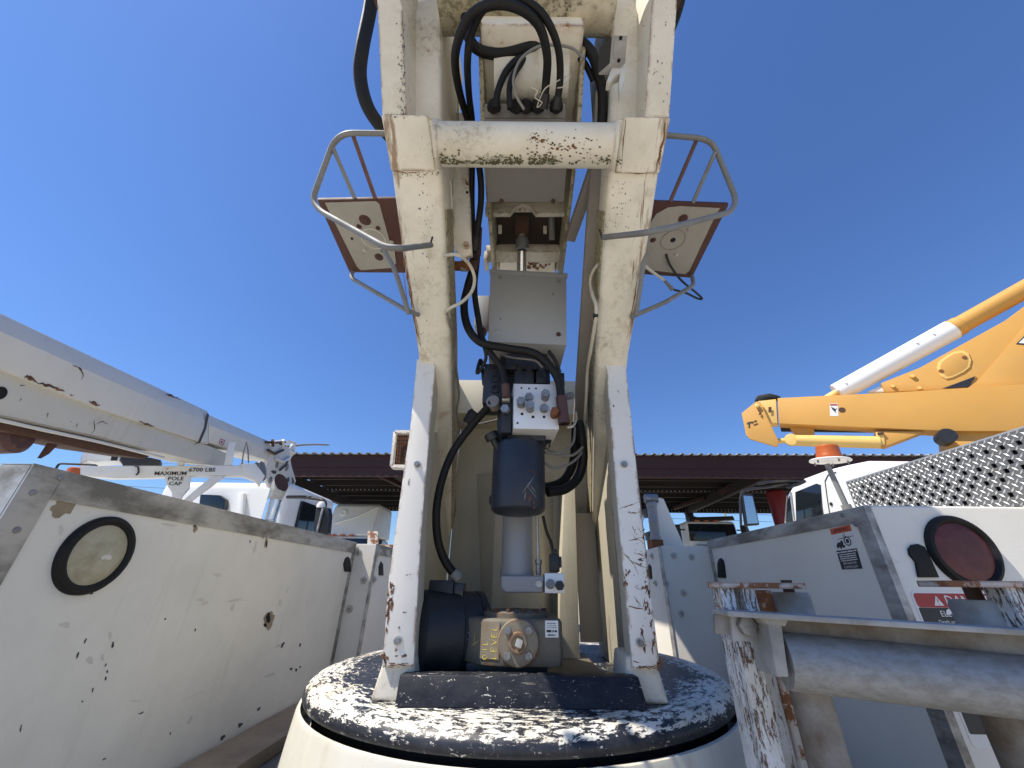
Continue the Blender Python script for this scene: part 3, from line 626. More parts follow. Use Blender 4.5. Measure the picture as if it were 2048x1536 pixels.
# patches of lichen and rust specks on the tube's underside
def atT(x, y):
    r = ray(x, y); oc = -TC; a = r.y ** 2 + r.z ** 2; b = 2 * (r.y * oc.y + r.z * oc.z); c = oc.y ** 2 + oc.z ** 2 - .0433 ** 2
    D = b * b - 4 * a * c
    return r * ((-b - math.sqrt(max(D, 0))) / (2 * a))
rng = random.Random(31)
def dabs(par, name, mat, regions, rad, at, off=(0, 0, 0), spread=1):
    mm = MB()
    for x0, x1, y0, y1, n in regions:
        for k in range(n):
            x = rng.uniform(x0, x1); y = y1 - (y1 - y0) * abs(rng.gauss(0, .42)); y = max(y0, y)
            a = rad * rng.uniform(.4, 1.5); c = at(x, y); u = at(x + a, y) - c; v = at(x, y + a * rng.uniform(.5, 1)) - c
            n_ = u.cross(v).normalized(); n_ = n_ if n_.dot(c) < 0 else -n_
            mm.f(jag(c + n_ * .0006, u, v, 1, 1, rng, 8, .6))
    return stuff(mm.build(name, mat, par, smooth=0))
dabs(ct, 'lichen_patch', 'lichen', [(868, 892, 296, 326, 40), (886, 918, 300, 328, 45), (950, 1045, 310, 328, 170), (1055, 1112, 304, 328, 140), (905, 950, 312, 328, 25), (1200, 1242, 310, 327, 30), (1115, 1200, 316, 328, 14)], 1.9, atT)
dabs(ct, 'pale_lichen', 'lichen_pale', [(972, 1010, 306, 322, 30), (1075, 1115, 314, 327, 22), (955, 975, 314, 325, 14)], 2.0, atT)
dabs(ct, 'rust_speck', 'dark_rust', [(1050, 1180, 258, 300, 46), (1090, 1230, 280, 326, 40), (1060, 1110, 262, 285, 14)], 1.5, atT)
dabs(ct, 'rust_bloom', 'rust_streak', [(1108, 1150, 284, 300, 8), (1068, 1090, 268, 282, 6)], 3.0, atT)
# rust runs down the arms and rust spots under the boom
ARMS = {o.name: o for o in tu.children if o.name.startswith('arm')}
def atA(x, y): return PP(x, y, F1 - LN * .0006, LN)
mm = MB(); rg = random.Random(71)
for pts, wd in (([(807, 500), (811, 530), (816, 562), (822, 600), (829, 640), (836, 690)], .0028), ([(813, 520), (818, 560), (826, 610), (836, 660), (842, 695)], .0016), ([(806, 545), (812, 585), (820, 630)], .0014), ([(824, 620), (834, 665), (840, 690)], .0022), ([(1276, 548), (1270, 590), (1263, 630), (1254, 680)], .0018), ([(1268, 520), (1266, 545), (1262, 580)], .0010), ([(1275, 600), (1266, 640), (1256, 690)], .0015), ([(806, 520), (810, 535)], .003), ([(1284, 400), (1280, 460)], .001), ([(1290, 360), (1286, 420), (1282, 480)], .0009)):
    crack(mm, [atA(*p) for p in pts], wd, LN, rg)
stuff(mm.build('rust_run', 'rust_streak', tu, smooth=0))
mm = MB()
for k in range(150):
    if k < 60: x, y = rg.gauss(852, 9), rg.uniform(360, 690)
    elif k < 100: x, y = rg.gauss(1240, 14), rg.uniform(350, 470)
    else: x, y = rg.uniform(800, 880), rg.choice((350, 352, 346)) + rg.gauss(0, 3)
    c = atA(x, y); a_ = rg.uniform(.4, 1.5) * .0009; mm.f(jag(c, V((1, 0, 0)), LD, a_, a_ * rg.uniform(.6, 1.6), rg))
stuff(mm.build('mildew_speck', 'scuff', tu, smooth=0))
hb_ = F1 + LD * .105 - LN * .003; hn_ = V((0, .84, .54))
def atH(x, y): return PP(x, y, hb_ - hn_ * .0012, hn_)
mm = MB()
for k in range(150):
    if k < 105: x, y = 810 - abs(rg.gauss(0, 7)), rg.uniform(40, 232)
    elif k < 125: x, y = rg.uniform(775, 812), 230 + rg.gauss(0, 3)
    else: x, y = rg.uniform(1285, 1335), rg.uniform(30, 235)
    c = atH(x, y); a_ = rg.uniform(.4, 1.6) * .0008; mm.f(jag(c, V((1, 0, 0)), V((0, -.54, .84)), a_, a_ * rg.uniform(.7, 2.2), rg))
stuff(mm.build('mildew_speck', 'scuff', tu, smooth=0))
def atCo(x, y): return PP(x, y, F1 - LN * .0068, LN)
mm = MB()
for pts, wd in (([(1331, 245), (1326, 280), (1318, 312), (1312, 345)], .003), ([(1322, 300), (1318, 330)], .003), ([(1252, 240), (1246, 290), (1243, 338)], .0012), ([(1250, 345), (1280, 348), (1308, 344)], .0014), ([(785, 342), (815, 346), (848, 344)], .0012)):
    crack(mm, [atCo(*p) for p in pts], wd, LN, rg)
stuff(mm.build('rust_run', 'rust_streak', tu, smooth=0))
# top cross beam
TB = V((0, .345, 1.155))
m = MB(); rr_ = []
for x in (-.19, .19): rr_.append([V((x, TB.y + .072 * math.cos(a), TB.z + .072 * math.sin(a))) for a in [2 * math.pi * k / 28 for k in range(28)]])
m.loft(rr_); cb_ = m.build('top_beam', 'boom_mildew', tu)
# top pivot pin ends
for s in (-1, 1):
    m = MB(); m.cyl((s * .318, .36, 1.21), (s * .35, .36, 1.21), .035, seg=24); m.build('pivot_cap', 'dark_rust', tu)

# lower front plates, their returns, feet and bolts
PYF = .92
plates = {}
for s in (-1, 1):
    sx = lambda x: 2 * PCX - x if s > 0 else x
    if s < 0: q = [(834, 719), (871, 719), (864, 800), (841, 1080), (827, 1330), (764, 1332), (778, 1150), (805, 960), (820, 860)]
    else: q = [(1212, 719), (1250, 719), (1262, 830), (1280, 1010), (1302, 1190), (1320, 1335), (1266, 1338), (1243, 1100), (1222, 850)]
    pts = [PY(x, y, PYF) for x, y in q]
    m = MB(); m.prism(pts, (0, .010, 0)); pl = m.build('front_plate', 'plate_white', tu, bevel=.0015); plates[s] = pl
    ie = [PY(x, y, PYF + .0101) for x, y in (((871, 719), (864, 800), (841, 1080), (827, 1330)) if s < 0 else ((1212, 719), (1222, 850), (1243, 1100), (1266, 1338)))]
    oe = [PY(x, y, PYF + .0101) for x, y in (((834, 719), (820, 860), (805, 960), (778, 1150), (764, 1332)) if s < 0 else ((1250, 719), (1262, 830), (1280, 1010), (1302, 1190), (1320, 1335)))]
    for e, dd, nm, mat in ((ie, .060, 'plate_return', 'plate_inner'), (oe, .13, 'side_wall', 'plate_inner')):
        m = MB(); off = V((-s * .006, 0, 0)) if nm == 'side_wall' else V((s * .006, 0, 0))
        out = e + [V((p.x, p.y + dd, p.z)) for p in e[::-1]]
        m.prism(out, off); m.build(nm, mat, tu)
    # foot
    z1 = pts[5].z if s < 0 else pts[6].z
    m = MB(); m.loft([[(s * x, y, DZ + .0008) for x, y in ((.287, .925), (.203, .925), (.203, 1.06), (.287, 1.06))], [(s * x, y, z1 + .02) for x, y in ((.272, .933), (.214, .933), (.214, 1.05), (.272, 1.05))]])
    m.build('foot', 'turret_white', tu, bevel=.008, seg=3)
    # turret side wall, upper part added unseen to keep sun off the back panel
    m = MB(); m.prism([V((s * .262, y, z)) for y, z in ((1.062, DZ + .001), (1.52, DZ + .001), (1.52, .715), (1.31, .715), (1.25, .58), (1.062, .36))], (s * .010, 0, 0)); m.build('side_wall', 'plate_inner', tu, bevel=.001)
    # cap on top of the plate where it meets the arm
    a = PY(*((838, 719) if s < 0 else (1213, 719)), PYF); b = PY(*((874, 698) if s < 0 else (1247, 698)), PYF)
    m = MB(); m.bb((a.x, PYF + .004, a.z + .0006), (b.x, PYF + .09, b.z)); m.build('plate_cap', 'turret_white', tu, bevel=.007, seg=3)
    for bx, by in (((835, 929), (796, 1281)) if s < 0 else ((1248, 929), (1280, 1286))):
        c = PY(bx, by, PYF)
        m = MB(); m.lathe([(.009, -.0004), (.009, .002), (.0004, .002)], c, (0, -1, 0), 16); bo = m.build('bolt', 'zinc', tu)
        m = MB(); m.hexb(c + V((0, -.002, 0)), (0, -1, 0), .0062, .009); m.build('bolt_head', 'steel_bolt', bo)
# chips and rust on the plates
atP = lambda x, y: PY(x, y, PYF)
def rustset(par, specs, mat, seed, name='rust_patch', off=.0006):
    rg = random.Random(seed * 7); out = []
    for x, y, a, b, t in specs:
        if max(a, b) < 3: out.append((x, y, a, b, t)); continue
        for k in range(7): out.append((x + rg.gauss(0, .45) * a, y + rg.gauss(0, .55) * b, max(.8, a * rg.uniform(.15, .5)), max(.9, b * rg.uniform(.12, .45)), t + rg.uniform(-25, 25)))
    specs = out
    return stuff(chips(par, specs, name, mat, (0, -1, 0), atP, seed, off))
rustset(plates[-1], [(783, 1178, 4, 14, 5), (780, 1205, 7, 22, 8), (776, 1232, 5, 16, 8), (773, 1260, 3, 12, 0), (771, 1320, 6, 12, 0), (782, 1328, 12, 5, 0), (804, 1329, 15, 3, 0), (824, 1331, 3, 2, 0), (793, 1300, 4, 2, 0), (809, 1311, 6, 2.5, -10)], 'rust_streak', 21)
rustset(plates[-1], [(787, 1172, 3, 5, 0), (781, 1200, 4, 10, 10), (777, 1222, 3, 8, 0), (769, 1322, 3, 8, 0), (818, 965, 2, 5, 10), (792, 1312, 3, 2, 0), (810, 1310, 3, 1.2, 0), (808, 1225, 1.5, 2, 0), (812, 1225, 1.2, 1.5, 0), (798, 1255, 1.5, 3, 0), (814, 1150, 2, 1, 0), (820, 1149, 1.5, 1, 0)], 'dark_rust', 22, off=.0009)
mm = MB(); rng = random.Random(40)
for pts in (((1240, 1017), (1262, 1010), (1282, 1002)), ((1256, 1026), (1270, 1026), (1283, 1024)), ((1258, 1081), (1276, 1078), (1289, 1088)), ((1262, 1080), (1288, 1074)), ((1245, 1105), (1256, 1115), (1268, 1130), (1277, 1150)), ((1262, 1122), (1282, 1132), (1295, 1136)), ((1250, 1138), (1258, 1150)), ((1268, 1106), (1283, 1110), (1293, 1116)), ((1257, 1213), (1275, 1216), (1300, 1220)), ((1268, 1192), (1281, 1212)), ((1282, 1255), (1287, 1278), (1291, 1300)), ((1270, 1175), (1283, 1180)), ((1266, 1322), (1279, 1326)), ((1290, 1195), (1286, 1215)), ((1264, 1052), (1270, 1064)), ((1234, 780), (1240, 787))):
    crack(mm, [atP(*p) + V((0, -.0007, 0)) for p in pts], .0013, (0, -1, 0), rng)
stuff(mm.build('rust_crack', 'rust_streak', plates[1], smooth=0))
rustset(plates[1], [(1283, 1120, 4, 4, 0), (1281, 1128, 3, 2, 0), (1292, 1175, 5, 10, 10), (1293, 1210, 4, 14, 0), (1298, 1190, 3, 12, 0), (1258, 1145, 5, 6, 0), (1250, 1165, 3, 10, 0), (1318, 1330, 8, 9, 0), (1300, 1334, 16, 3, 0), (1278, 1335, 10, 2, 0), (1284, 1262, 3, 9, 10), (1290, 1296, 4, 9, 0), (1306, 1296, 3, 14, 0), (1285, 1030, 2, 12, 0), (1287, 1070, 2.5, 10, 0), (1292, 1110, 2, 9, 0), (1296, 1150, 3, 12, 0), (1302, 1240, 3, 14, 0), (1309, 1270, 2.5, 12, 0)], 'rust_streak', 23)
rustset(plates[1], [(1283, 1263, 2, 6, 10), (1282, 1118, 2, 2, 0), (1296, 1180, 2, 8, 0), (1299, 1225, 2, 8, 0), (1318, 1326, 4, 6, 0), (1227, 812, 1.5, 2, 0), (1252, 1150, 2, 4, 0)] + [(rng.uniform(1255, 1295), rng.uniform(1020, 1290), .9, .9, 0) for _ in range(26)], 'dark_rust', 24, off=.0009)

# front bar and base plate
m = MB(); a = [PZ(786, 1419, DZ), PZ(1297, 1421, DZ)]; yb = (a[0].y + a[1].y) / 2; zt = -.158
b = [V((-.231, yb + .020, zt)), V((.228, yb + .020, zt))]
m.loft([[V((a[0].x, yb, DZ + .0015)), b[0], b[0] + V((.004, .034, 0)), V((a[0].x + .02, yb + .034, DZ + .0015))], [V((a[1].x, yb, DZ + .0015)), b[1], b[1] + V((-.004, .034, 0)), V((a[1].x - .02, yb + .034, DZ + .0015))]])
m.build('front_bar', 'worn_bar', tu, bevel=.003)
m = MB(); m.bb((-.20, .966, DZ + .001), (.20, 1.444, DZ + .012)); m.build('base_plate', 'gearbox', tu, bevel=.002)
# back panel, upper crosspiece, column
m = MB(); zt = .572
m.prism([V((-.258, 1.50, DZ + .001)), V((.18, 1.50, DZ + .001)), V((.18, 1.50, -.02)), V((.258, 1.50, .05)), V((.258, 1.50, zt)), V((-.258, 1.50, zt))], (0, .012, 0)); m.build('back_panel', 'panel_cream', tu, bevel=.001)
m = MB(); m.prism([V((-.165, 1.4195, DZ + .0014)), V((-.115, 1.39, .43)), V((.04, 1.39, .43)), V((.10, 1.4195, DZ + .0014))], (0, .0004, 0)); 
q = [V((-.115, 1.4192, DZ + .0014)), V((-.158, 1.4192, .26)), V((-.10, 1.395, .30)), V((-.06, 1.385, DZ + .0014))]
m.bm.free(); m = MB(); m.loft([[V((-.18, 1.4995, .38)), V((-.10, 1.472, .38)), V((.07, 1.472, .38)), V((.125, 1.4995, .38))], [V((-.12, 1.4995, DZ + .0015)), V((-.095, 1.445, DZ + .0015)), V((.075, 1.445, DZ + .0015)), V((.107, 1.4995, DZ + .0015))]]); m.build('pressed_rib', 'panel_cream', tu, bevel=.002)
m = MB(); m.loft([[V((.108, 1.335, DZ + .0125)), V((.172, 1.335, DZ + .0125)), V((.172, 1.4994, DZ + .0125)), V((.108, 1.4994, DZ + .0125))], [V((.150, 1.335, .33)), V((.185, 1.335, .33)), V((.185, 1.4994, .33)), V((.150, 1.4994, .33))]]); m.build('column', 'panel_cream', tu, bevel=.002)
a = PY(920, 828, 1.34); b = PY(1150, 762, 1.34)
m = MB(); m.bb((-.2615, 1.34, zt + .0005), (b.x, 1.53, b.z)); m.build('upper_crosspiece', 'panel_cream', tu, bevel=.003)
# grey side panel at right of the column
m = MB(); m.bb((.186, 1.40, -.16), (.255, 1.41, .22)); m.build('grey_panel', 'tray_grey', tu)
# cable tray along the right arm
tp = [PX(1210, 182, .183), PX(1206, 330, .183), PX(1180, 600, .186), PX(1160, 850, .19)]
T0, T1 = tp[0], tp[-1]
dirT = (T1 - T0).normalized(); nT = dirT.cross(V((1, 0, 0))).normalized()
if nT.y < 0: nT = -nT
ct_ = MB()
for off_, (w_, h_) in ((V((0, 0, 0)), (.040, .003)), (V((-.0195, 0, 0)) + nT * .013, (.003, .0225)), (V((.0195, 0, 0)) + nT * .013, (.003, .0225))):
    ct_.bar(T0 + off_, T1 + off_, w_, h_, nT)
ct_.build('cable_tray', 'tray_grey', tu)

# ------------------------------------------------------------------ boom over the turret, running away from the viewer
BZ = 1.05
bo = thing('derrick_boom', 'white boom seen from below between the turret arms, rust spotted underneath', 'boom', (0.01, .5, BZ))
m = MB(); m.loft([[V((.012 + x * w_, y, BZ + z)) for x, z in ((-1, 0), (1, 0), (1, .54), (-1, .54))] for y, w_ in ((.36, .112), (1.4, .103), (4.2, .095))]); m.build('boom_tube', 'boom_rusty', bo, bevel=.01)
for s in (-1, 1):
    x = .012 + s * .1185
    m = MB(); m.prism([V((x, y, z)) for y, z in ((.40, BZ - .005), (.52, BZ - .10), (.70, BZ - .115), (.90, BZ - .13), (1.0, BZ - .13), (1.02, BZ - .02), (1.1, BZ + .02), (1.1, BZ + .56), (.40, BZ + .56))], (-s * .010, 0, 0)); m.build('cheek_plate', 'boom_mildew', bo, bevel=.0015)
# rounded cream heel of the boom
m = MB(); n_ = 16; rr_ = []
for x in (-.084, .084):
    rr_.append([V((.012 + x, .40 + .03 * t / n_ * 4, BZ - .002 - .055 * math.sin(math.pi * t / n_))) for t in range(n_ + 1)] + [V((.012 + x, .52, BZ + .01)), V((.012 + x, .40, BZ + .01))])
m.loft(rr_); m.build('heel', 'skirt_cream', bo, bevel=0)
# hose bulkhead (dark strip with glands) and grey cover below it
g0, g1 = PZ(968, 207, .985), PZ(1131, 207, .985); g2, g3 = PZ(1131, 236, .965), PZ(968, 236, .965)
m = MB(); m.prism([g0, g1, g2, g3], (0, .004, .006)); hb = m.build('hose_bulkhead', 'tray_grey', bo, bevel=.001)
cv = [PZ(968, 237, .962), PZ(1131, 237, .962), PZ(1133, 330, .935), PZ(1128, 404, .925), PZ(976, 404, .925), PZ(970, 330, .935)]
m = MB(); m.prism(cv, (0, .006, .010)); gc = m.build('grey_cover', 'grey_steel', bo, bevel=.0015)
for x in (1003, 1106): m = MB(); c = PZ(x, 402, .924); m.hexb(c, (0, -.3, -1), .006, .006); m.build('cover_bolt', 'brown_crimp', gc)
for x in (1032, 1052, 1075, 1112, 988):
    c = PZ(x, 218, .978); m = MB(); m.lathe([(.016, 0), (.016, .012), (.011, .014), (.011, .03), (.0004, .03)], c + V((0, 0, .01)), (0, -.35, -1), 16); m.build('hose_gland', 'black_rubber', hb)
# crosspiece with an arch over the rod eye
YB = .78
yk = lambda x, y: PY(x, y, YB)
arch = [yk(971, 404), yk(1131, 404), yk(1131, 426), yk(1072, 426), yk(1062, 414), yk(1046, 408), yk(1032, 412), yk(1020, 426), yk(970, 426)]
m = MB(); m.prism(arch, (0, .02, .006)); m.build('arched_crosspiece', 'turret_white', bo, bevel=.002)
YC_ = .93
lip = [PY(972, 490, YC_), PY(1126, 490, YC_), PY(1124, 503, YC_), PY(974, 503, YC_)]
m = MB(); m.prism(lip, (0, .05, .0)); m.build('lower_lip', 'turret_white', bo, bevel=.002)
m = MB(); m.prism([PZ(978, 427, 1.043), PZ(1122, 427, 1.043), PZ(1118, 489, 1.043), PZ(980, 489, 1.043)], (0, 0, .004)); m.build('greasy_shade_sheet', 'grease_shade', bo)  # dark greasy sheet laid in for the shade inside the boom recess
for x in (986, 1103):
    m = MB(); m.cyl(PY(x, 426, .83), PY(x + (2 if x < 1000 else 1), 480, .89), .0105, seg=14); m.build('guide_pipe', 'tube_grey', bo)
for x in (1000, 1090):
    m = MB(); m.bar(PY(x, 426, .845), PY(x, 468, .885), .012, .004, (0, 1, 0)); m.build('stiffener', 'turret_white', bo)
m = MB(); m.lathe([(.0004, 0), (.05, 0), (.055, .01), (.055, .045), (.0004, .045)], PY(1044, 447, .88), (1, 0, 0), 24)
for v in m.bm.verts: v.co.x -= .0225
m.build('rod_eye', 'dark_rust', bo)
for x in (972, 1124):
    c = PY(x, 512, .95); m = MB(); m.bb((c.x - .006, .945, c.z - .02), (c.x + .006, 1.0, c.z + .02)); m.build('hanger_tab', 'turret_white', bo, bevel=.001)
dabs(bo, 'rust_spot', 'rust_streak', [(986, 1000, 502, 512, 10), (1030, 1036, 502, 520, 8), (1055, 1075, 502, 538, 34), (1092, 1108, 502, 512, 8), (1068, 1100, 505, 535, 14)], 2.2, lambda x, y: PZ(x, y, 1.0492))
# strut behind on the right, link bar with holes on the left
sb = MB(); a, b = PX(1140, 478, .135), PX(1188, 340, .175); sb.bar(a, b, .028, .028); tag(sb.build('brace_strut', 'tray_grey', bevel=.003), 'dark grey diagonal strut behind the right arm of the turret', 'strut')
li = thing('link_bar', 'white perforated link bar hanging inside the left arm', 'link bar', PY(930, 515, .76))
la = [PY(896, 225, .585), PY(935, 225, .585), PY(944, 512, .76), PY(924, 516, .76), PY(909, 500, .75)]
m = MB(); m.prism(la, (0, .016, .01)); lb_ = m.build('bar', 'boom_rusty', li, bevel=.002)
nL = (la[1] - la[0]).cross(la[2] - la[0]).normalized(); nL = nL if nL.dot(la[0]) < 0 else -nL
for x, y, r_ in ((918, 355, .0052), (922, 377, .0058), (934, 385, .004), (911, 418, .0032), (928, 437, .0038), (930, 377, .003), (914, 374, .003), (933, 368, .0025), (920, 395, .002), (924, 468, .003)):
    c = PP(x, y, la[0], nL); m = MB(); m.lathe([(r_, .0002), (r_, .0012), (.0004, .0012)], c, nL, 14); m.build('hole', 'hole', lb_)
m = MB(); c = PP(934, 493, la[0], nL); m.lathe([(.009, 0), (.009, .01), (.006, .012), (.006, .02), (.0004, .02)], c, nL, 16); m.build('pin', 'turret_white', li)
for x in (911, 916):
    m = MB(); m.cyl(PY(x, 190, .56), PY(x + 1, 262, .61), .0028, seg=8); m.build('thin_rod', 'chrome', li)
m = MB(); a, b = PY(900, 532, .80), PY(938, 532, .78); m.cyl(a, b, .0135, seg=18); m.build('cross_pin', 'rusty', li)
m = MB(); a = PY(928, 522, .775); m.box(a + V((0, .01, 0)), (.018, .012, .05)); m.build('lug', 'grey_steel', li, bevel=.002)

# ------------------------------------------------------------------ lift cylinder
CY_ = 1.12
lc = thing('lift_cylinder', 'grey hydraulic lift cylinder with chrome rod standing in the turret', 'hydraulic cylinder', (0, CY_, -.14))
rt, rb_ = PY(1044, 462, .88), PY(1043, 560, .97)
m = MB(); m.cyl(rb_, rt, .0165, seg=28); m.build('rod', 'chrome', lc)
m = MB(); m.lathe([(.0165, 0), (.022, .004), (.022, .03), (.017, .04)], PY(1044, 500, .905), rt - rb_, 24, cap=False); m.build('rod_collar', 'plug_steel', lc)
bt, bb_ = PY(1040, 690, 1.06), PY(1034, 1152, CY_)
m = MB(); ax = bt - bb_; L = ax.length; m.lathe([(.0445, 0), (.0445, .01), (.0415, .02), (.0415, L * .97), (.045, L * .975), (.045, L), (.0004, L)], bb_, ax, 36); br_ = m.build('barrel', 'cylinder_grey', lc)
m = MB(); m.cyl(bt, rb_, .018, seg=24); m.build('rod', 'chrome', lc)
rustb = MB(); rng = random.Random(9)
a = PY(1002, 1151, CY_ - .06); b = PY(1088, 1151, CY_ - .06); c = PY(1086, 1186, CY_ - .06); d = PY(1006, 1186, CY_ - .06)
m = MB(); m.prism([a + V((0, 0, 0)), b, c, d + V((.006, 0, 0)), d + V((-.006, 0, .01))], (0, .12, 0)); bs = m.build('base_block', 'cylinder_grey', lc, bevel=.006, seg=3)
c_ = PY(1078, 1168, CY_ - .06); m = MB(); m.lathe([(.009, 0), (.009, .004), (.007, .005), (.0004, .004)], c_, (0, -1, 0), 18); m.build('plug', 'zinc', bs)
a = PY(1089, 1146, CY_ - .055); c = PY(1130, 1187, CY_ - .055)
m = MB(); m.bb((a.x, CY_ - .055, c.z), (c.x, CY_ + .03, a.z)); mf = m.build('port_block', 'alu_block', lc, bevel=.002)
c_ = PY(1100, 1168, CY_ - .055); m = MB(); m.lathe([(.011, 0), (.011, .008), (.0075, .009), (.0075, .02), (.004, .02), (.004, .016), (.0004, .016)], c_, (.1, -1, 0), 18); m.build('port_plug', 'plug_steel', mf)
c_ = PY(1119, 1171, CY_ - .055); m = MB(); m.hexb(c_, (0, -1, 0), .0115, .009, .3); m.build('port_plug', 'valve_black', mf)
c_ = PY(1043, 1205, CY_); m = MB(); m.bb((-.034, CY_ - .03, -.155), (-.020, CY_ + .03, -.118)); m.build('clevis', 'plate_white', lc, bevel=.002); m = MB(); m.bb((.004, CY_ - .03, -.155), (.018, CY_ + .03, -.118)); m.build('clevis', 'plate_white', lc, bevel=.002)
m = MB(); m.cyl((-.010, CY_, -.15), (-.010, CY_, -.115), .016, seg=18); m.build('pin_post', 'motor_blue', lc)
m = MB(); m.cyl(PY(1074, 1025, CY_ - .03), PY(1076, 1128, CY_ - .03), .0042, seg=10); m.build('oil_line', 'zinc', lc)
m = MB(); m.lathe([(.007, 0), (.007, .024), (.009, .026), (.009, .036), (.0004, .036)], PY(1077, 1150, CY_ - .03), (0, 0, 1), 12); m.build('fitting', 'steel_bolt', lc)
# sensor plug and its cable
m = MB(); a = PY(1099, 1108, CY_ - .02); c = PY(1119, 1144, CY_ - .02); m.bb((a.x, CY_ - .03, c.z), (c.x, CY_ + .0, a.z)); m.bb((a.x + .006, CY_ - .028, a.z), (c.x - .006, CY_ - .006, a.z + .012)); m.bb((c.x, CY_ - .026, c.z + .01), (c.x + .006, CY_ - .006, a.z - .006)); m.build('sensor_plug', 'black_plastic', lc, bevel=.002)
m = MB(); m.tube(smoothpath([PY(1086, 1032, CY_ - .03), PY(1093, 1062, CY_ - .03), PY(1102, 1085, CY_ - .02), PY(1107, 1108, CY_ - .018)]), .0042, 8); m.build('sensor_cable', 'black_wire', lc)

# ------------------------------------------------------------------ blue oil reservoir
RY_ = .99
ol = thing('oil_reservoir', 'dark blue oil reservoir can with peeled red decal', 'oil reservoir', PY(1036, 1027, RY_))
cx = PY(1037, 960, RY_); zt, zb = PY(1037, 893, RY_).z, PY(1037, 1027, RY_).z
Cc = V((cx.x, RY_ + .0, 0)); RR = .069
m = MB(); m.lathe([(.0004, zb - .002), (.048, zb - .002), (.060, zb + .001), (.0675, zb + .008), (RR, zb + .02), (RR, zt - .008), (.067, zt), (.060, zt + .006), (.0004, zt + .010)], Cc, (0, 0, 1), 44); oc_ = m.build('can', 'blue_enamel', ol)
a = PY(1011, 866, RY_); b = PY(1090, 897, RY_)
m = MB(); m.loft([[V((a.x + .004, RY_ - .05, zt)), V((b.x, RY_ - .05, zt)), V((b.x, RY_ + .05, zt)), V((a.x + .004, RY_ + .05, zt))], [V((a.x + .014, RY_ - .045, a.z + .012)), V((b.x, RY_ - .045, a.z + .012)), V((b.x, RY_ + .05, a.z + .012)), V((a.x + .014, RY_ + .05, a.z + .012))]]); m.build('top_housing', 'blue_enamel', ol, bevel=.006)
p0, p1 = PY(1000, 905, RY_ - .03), PY(985, 876, RY_ - .04)
m = MB(); m.cyl(p0, p1, .009, seg=14); m.build('filler_neck', 'black_plastic', ol)
m = MB(); ax = (p1 - p0).normalized(); m.lathe([(.0004, -.004), (.018, -.004), (.0185, 0), (.0185, .012), (.016, .015), (.0004, .015)], p1, ax, 14); m.build('filler_cap', 'black_plastic', ol)
m = MB(); p = PY(979, 1000, RY_); m.lathe([(.012, 0), (.012, .01), (.008, .012), (.0004, .012)], p + V((.012, 0, 0)), (-1, -.2, 0), 6); m.build('drain_plug', 'black_plastic', ol)
def atC(x, y, cc=Cc, rad=RR):
    r = ray(x, y); a_ = r.x ** 2 + r.y ** 2; b_ = -2 * (r.x * cc.x + r.y * cc.y); c_ = cc.x ** 2 + cc.y ** 2 - rad ** 2
    D = max(b_ * b_ - 4 * a_ * c_, 0); return r * ((-b_ - math.sqrt(D)) / (2 * a_))
def onC(specs, name, mat, seed):
    mm = MB(); rg = random.Random(seed)
    for x, y, a, b, t in specs:
        t = math.radians(t); c = atC(x, y); u = atC(x + math.cos(t) * a, y + math.sin(t) * a) - c; v = atC(x - math.sin(t) * b, y + math.cos(t) * b) - c
        n_ = V((c.x - Cc.x, c.y - Cc.y, 0)).normalized(); mm.f(jag(c + n_ * .0009, u, v, 1, 1, rg, 10, .5))
    return stuff(mm.build(name, mat, oc_, smooth=0))
onC([(1058, 996, 5, 7, 10), (1068, 1005, 3, 5, 20), (1068, 1015, 4, 3, 0), (1050, 985, 2, 5, 25), (1064, 941, 5, 2, 0), (1056, 944, 3, 1.5, -20), (1068, 947, 3, 2, 30)], 'decal_scrap', 'brown_crimp', 61)
onC([(1060, 965, 14, 1, -58), (1052, 975, 12, .9, -58), (1062, 982, 12, .9, 52), (1066, 978, 10, .9, 52), (1068, 990, 9, .9, 52), (1050, 992, 1, 9, 12)], 'decal_outline', 'tube_grey', 62)
# ------------------------------------------------------------------ manifold block with hex plugs
VY = .90
vb = thing('valve_manifold', 'silver aluminium manifold block with six hex plugs', 'valve manifold', PY(1072, 862, VY))
a, b, c, d = PY(1027, 767, VY), PY(1116, 769, VY), PY(1118, 859, VY), PY(1027, 857, VY)
m = MB(); m.prism([a, b, c, d], (-.012, .11, -.004)); blk = m.build('block', 'alu_block', vb, bevel=.0015)
for x, y, r_, h_, mt in ((1058, 797, .0105, .010, 'plug_steel'), (1042, 810, .0108, .022, 'plug_steel'), (1060, 819, .0108, .026, 'plug_steel'), (1090, 796, .0108, .024, 'plug_steel'), (1088, 819, .0108, .010, 'plug_steel'), (1108, 831, .0105, .024, 'rusty')):
    p = PY(x, y, VY); m = MB(); m.lathe([(r_ * .96, 0), (r_ * .96, h_ * .6), (.0004, h_ * .6)], p, (0, -1, 0), 18); pg = m.build('plug', mt, vb)
    m = MB(); m.hexb(p + V((0, -h_ * .6, 0)), (0, -1, 0), r_ * 1.05, h_ * .6 + .003, R.uniform(0, 1)); m.build('hex_head', mt, pg)
for x, y, r_ in ((1043, 776, .0026), (1058, 777, .0026), (1072, 777, .0026), (1044, 828, .0038), (1066, 834, .0038), (1088, 834, .0036), (1035, 846, .0028)):
    m = MB(); m.lathe([(r_, 0), (r_, .0007), (.0003, .0007)], PY(x, y, VY), (0, -1, 0), 12); m.build('port_hole', 'hole', vb)
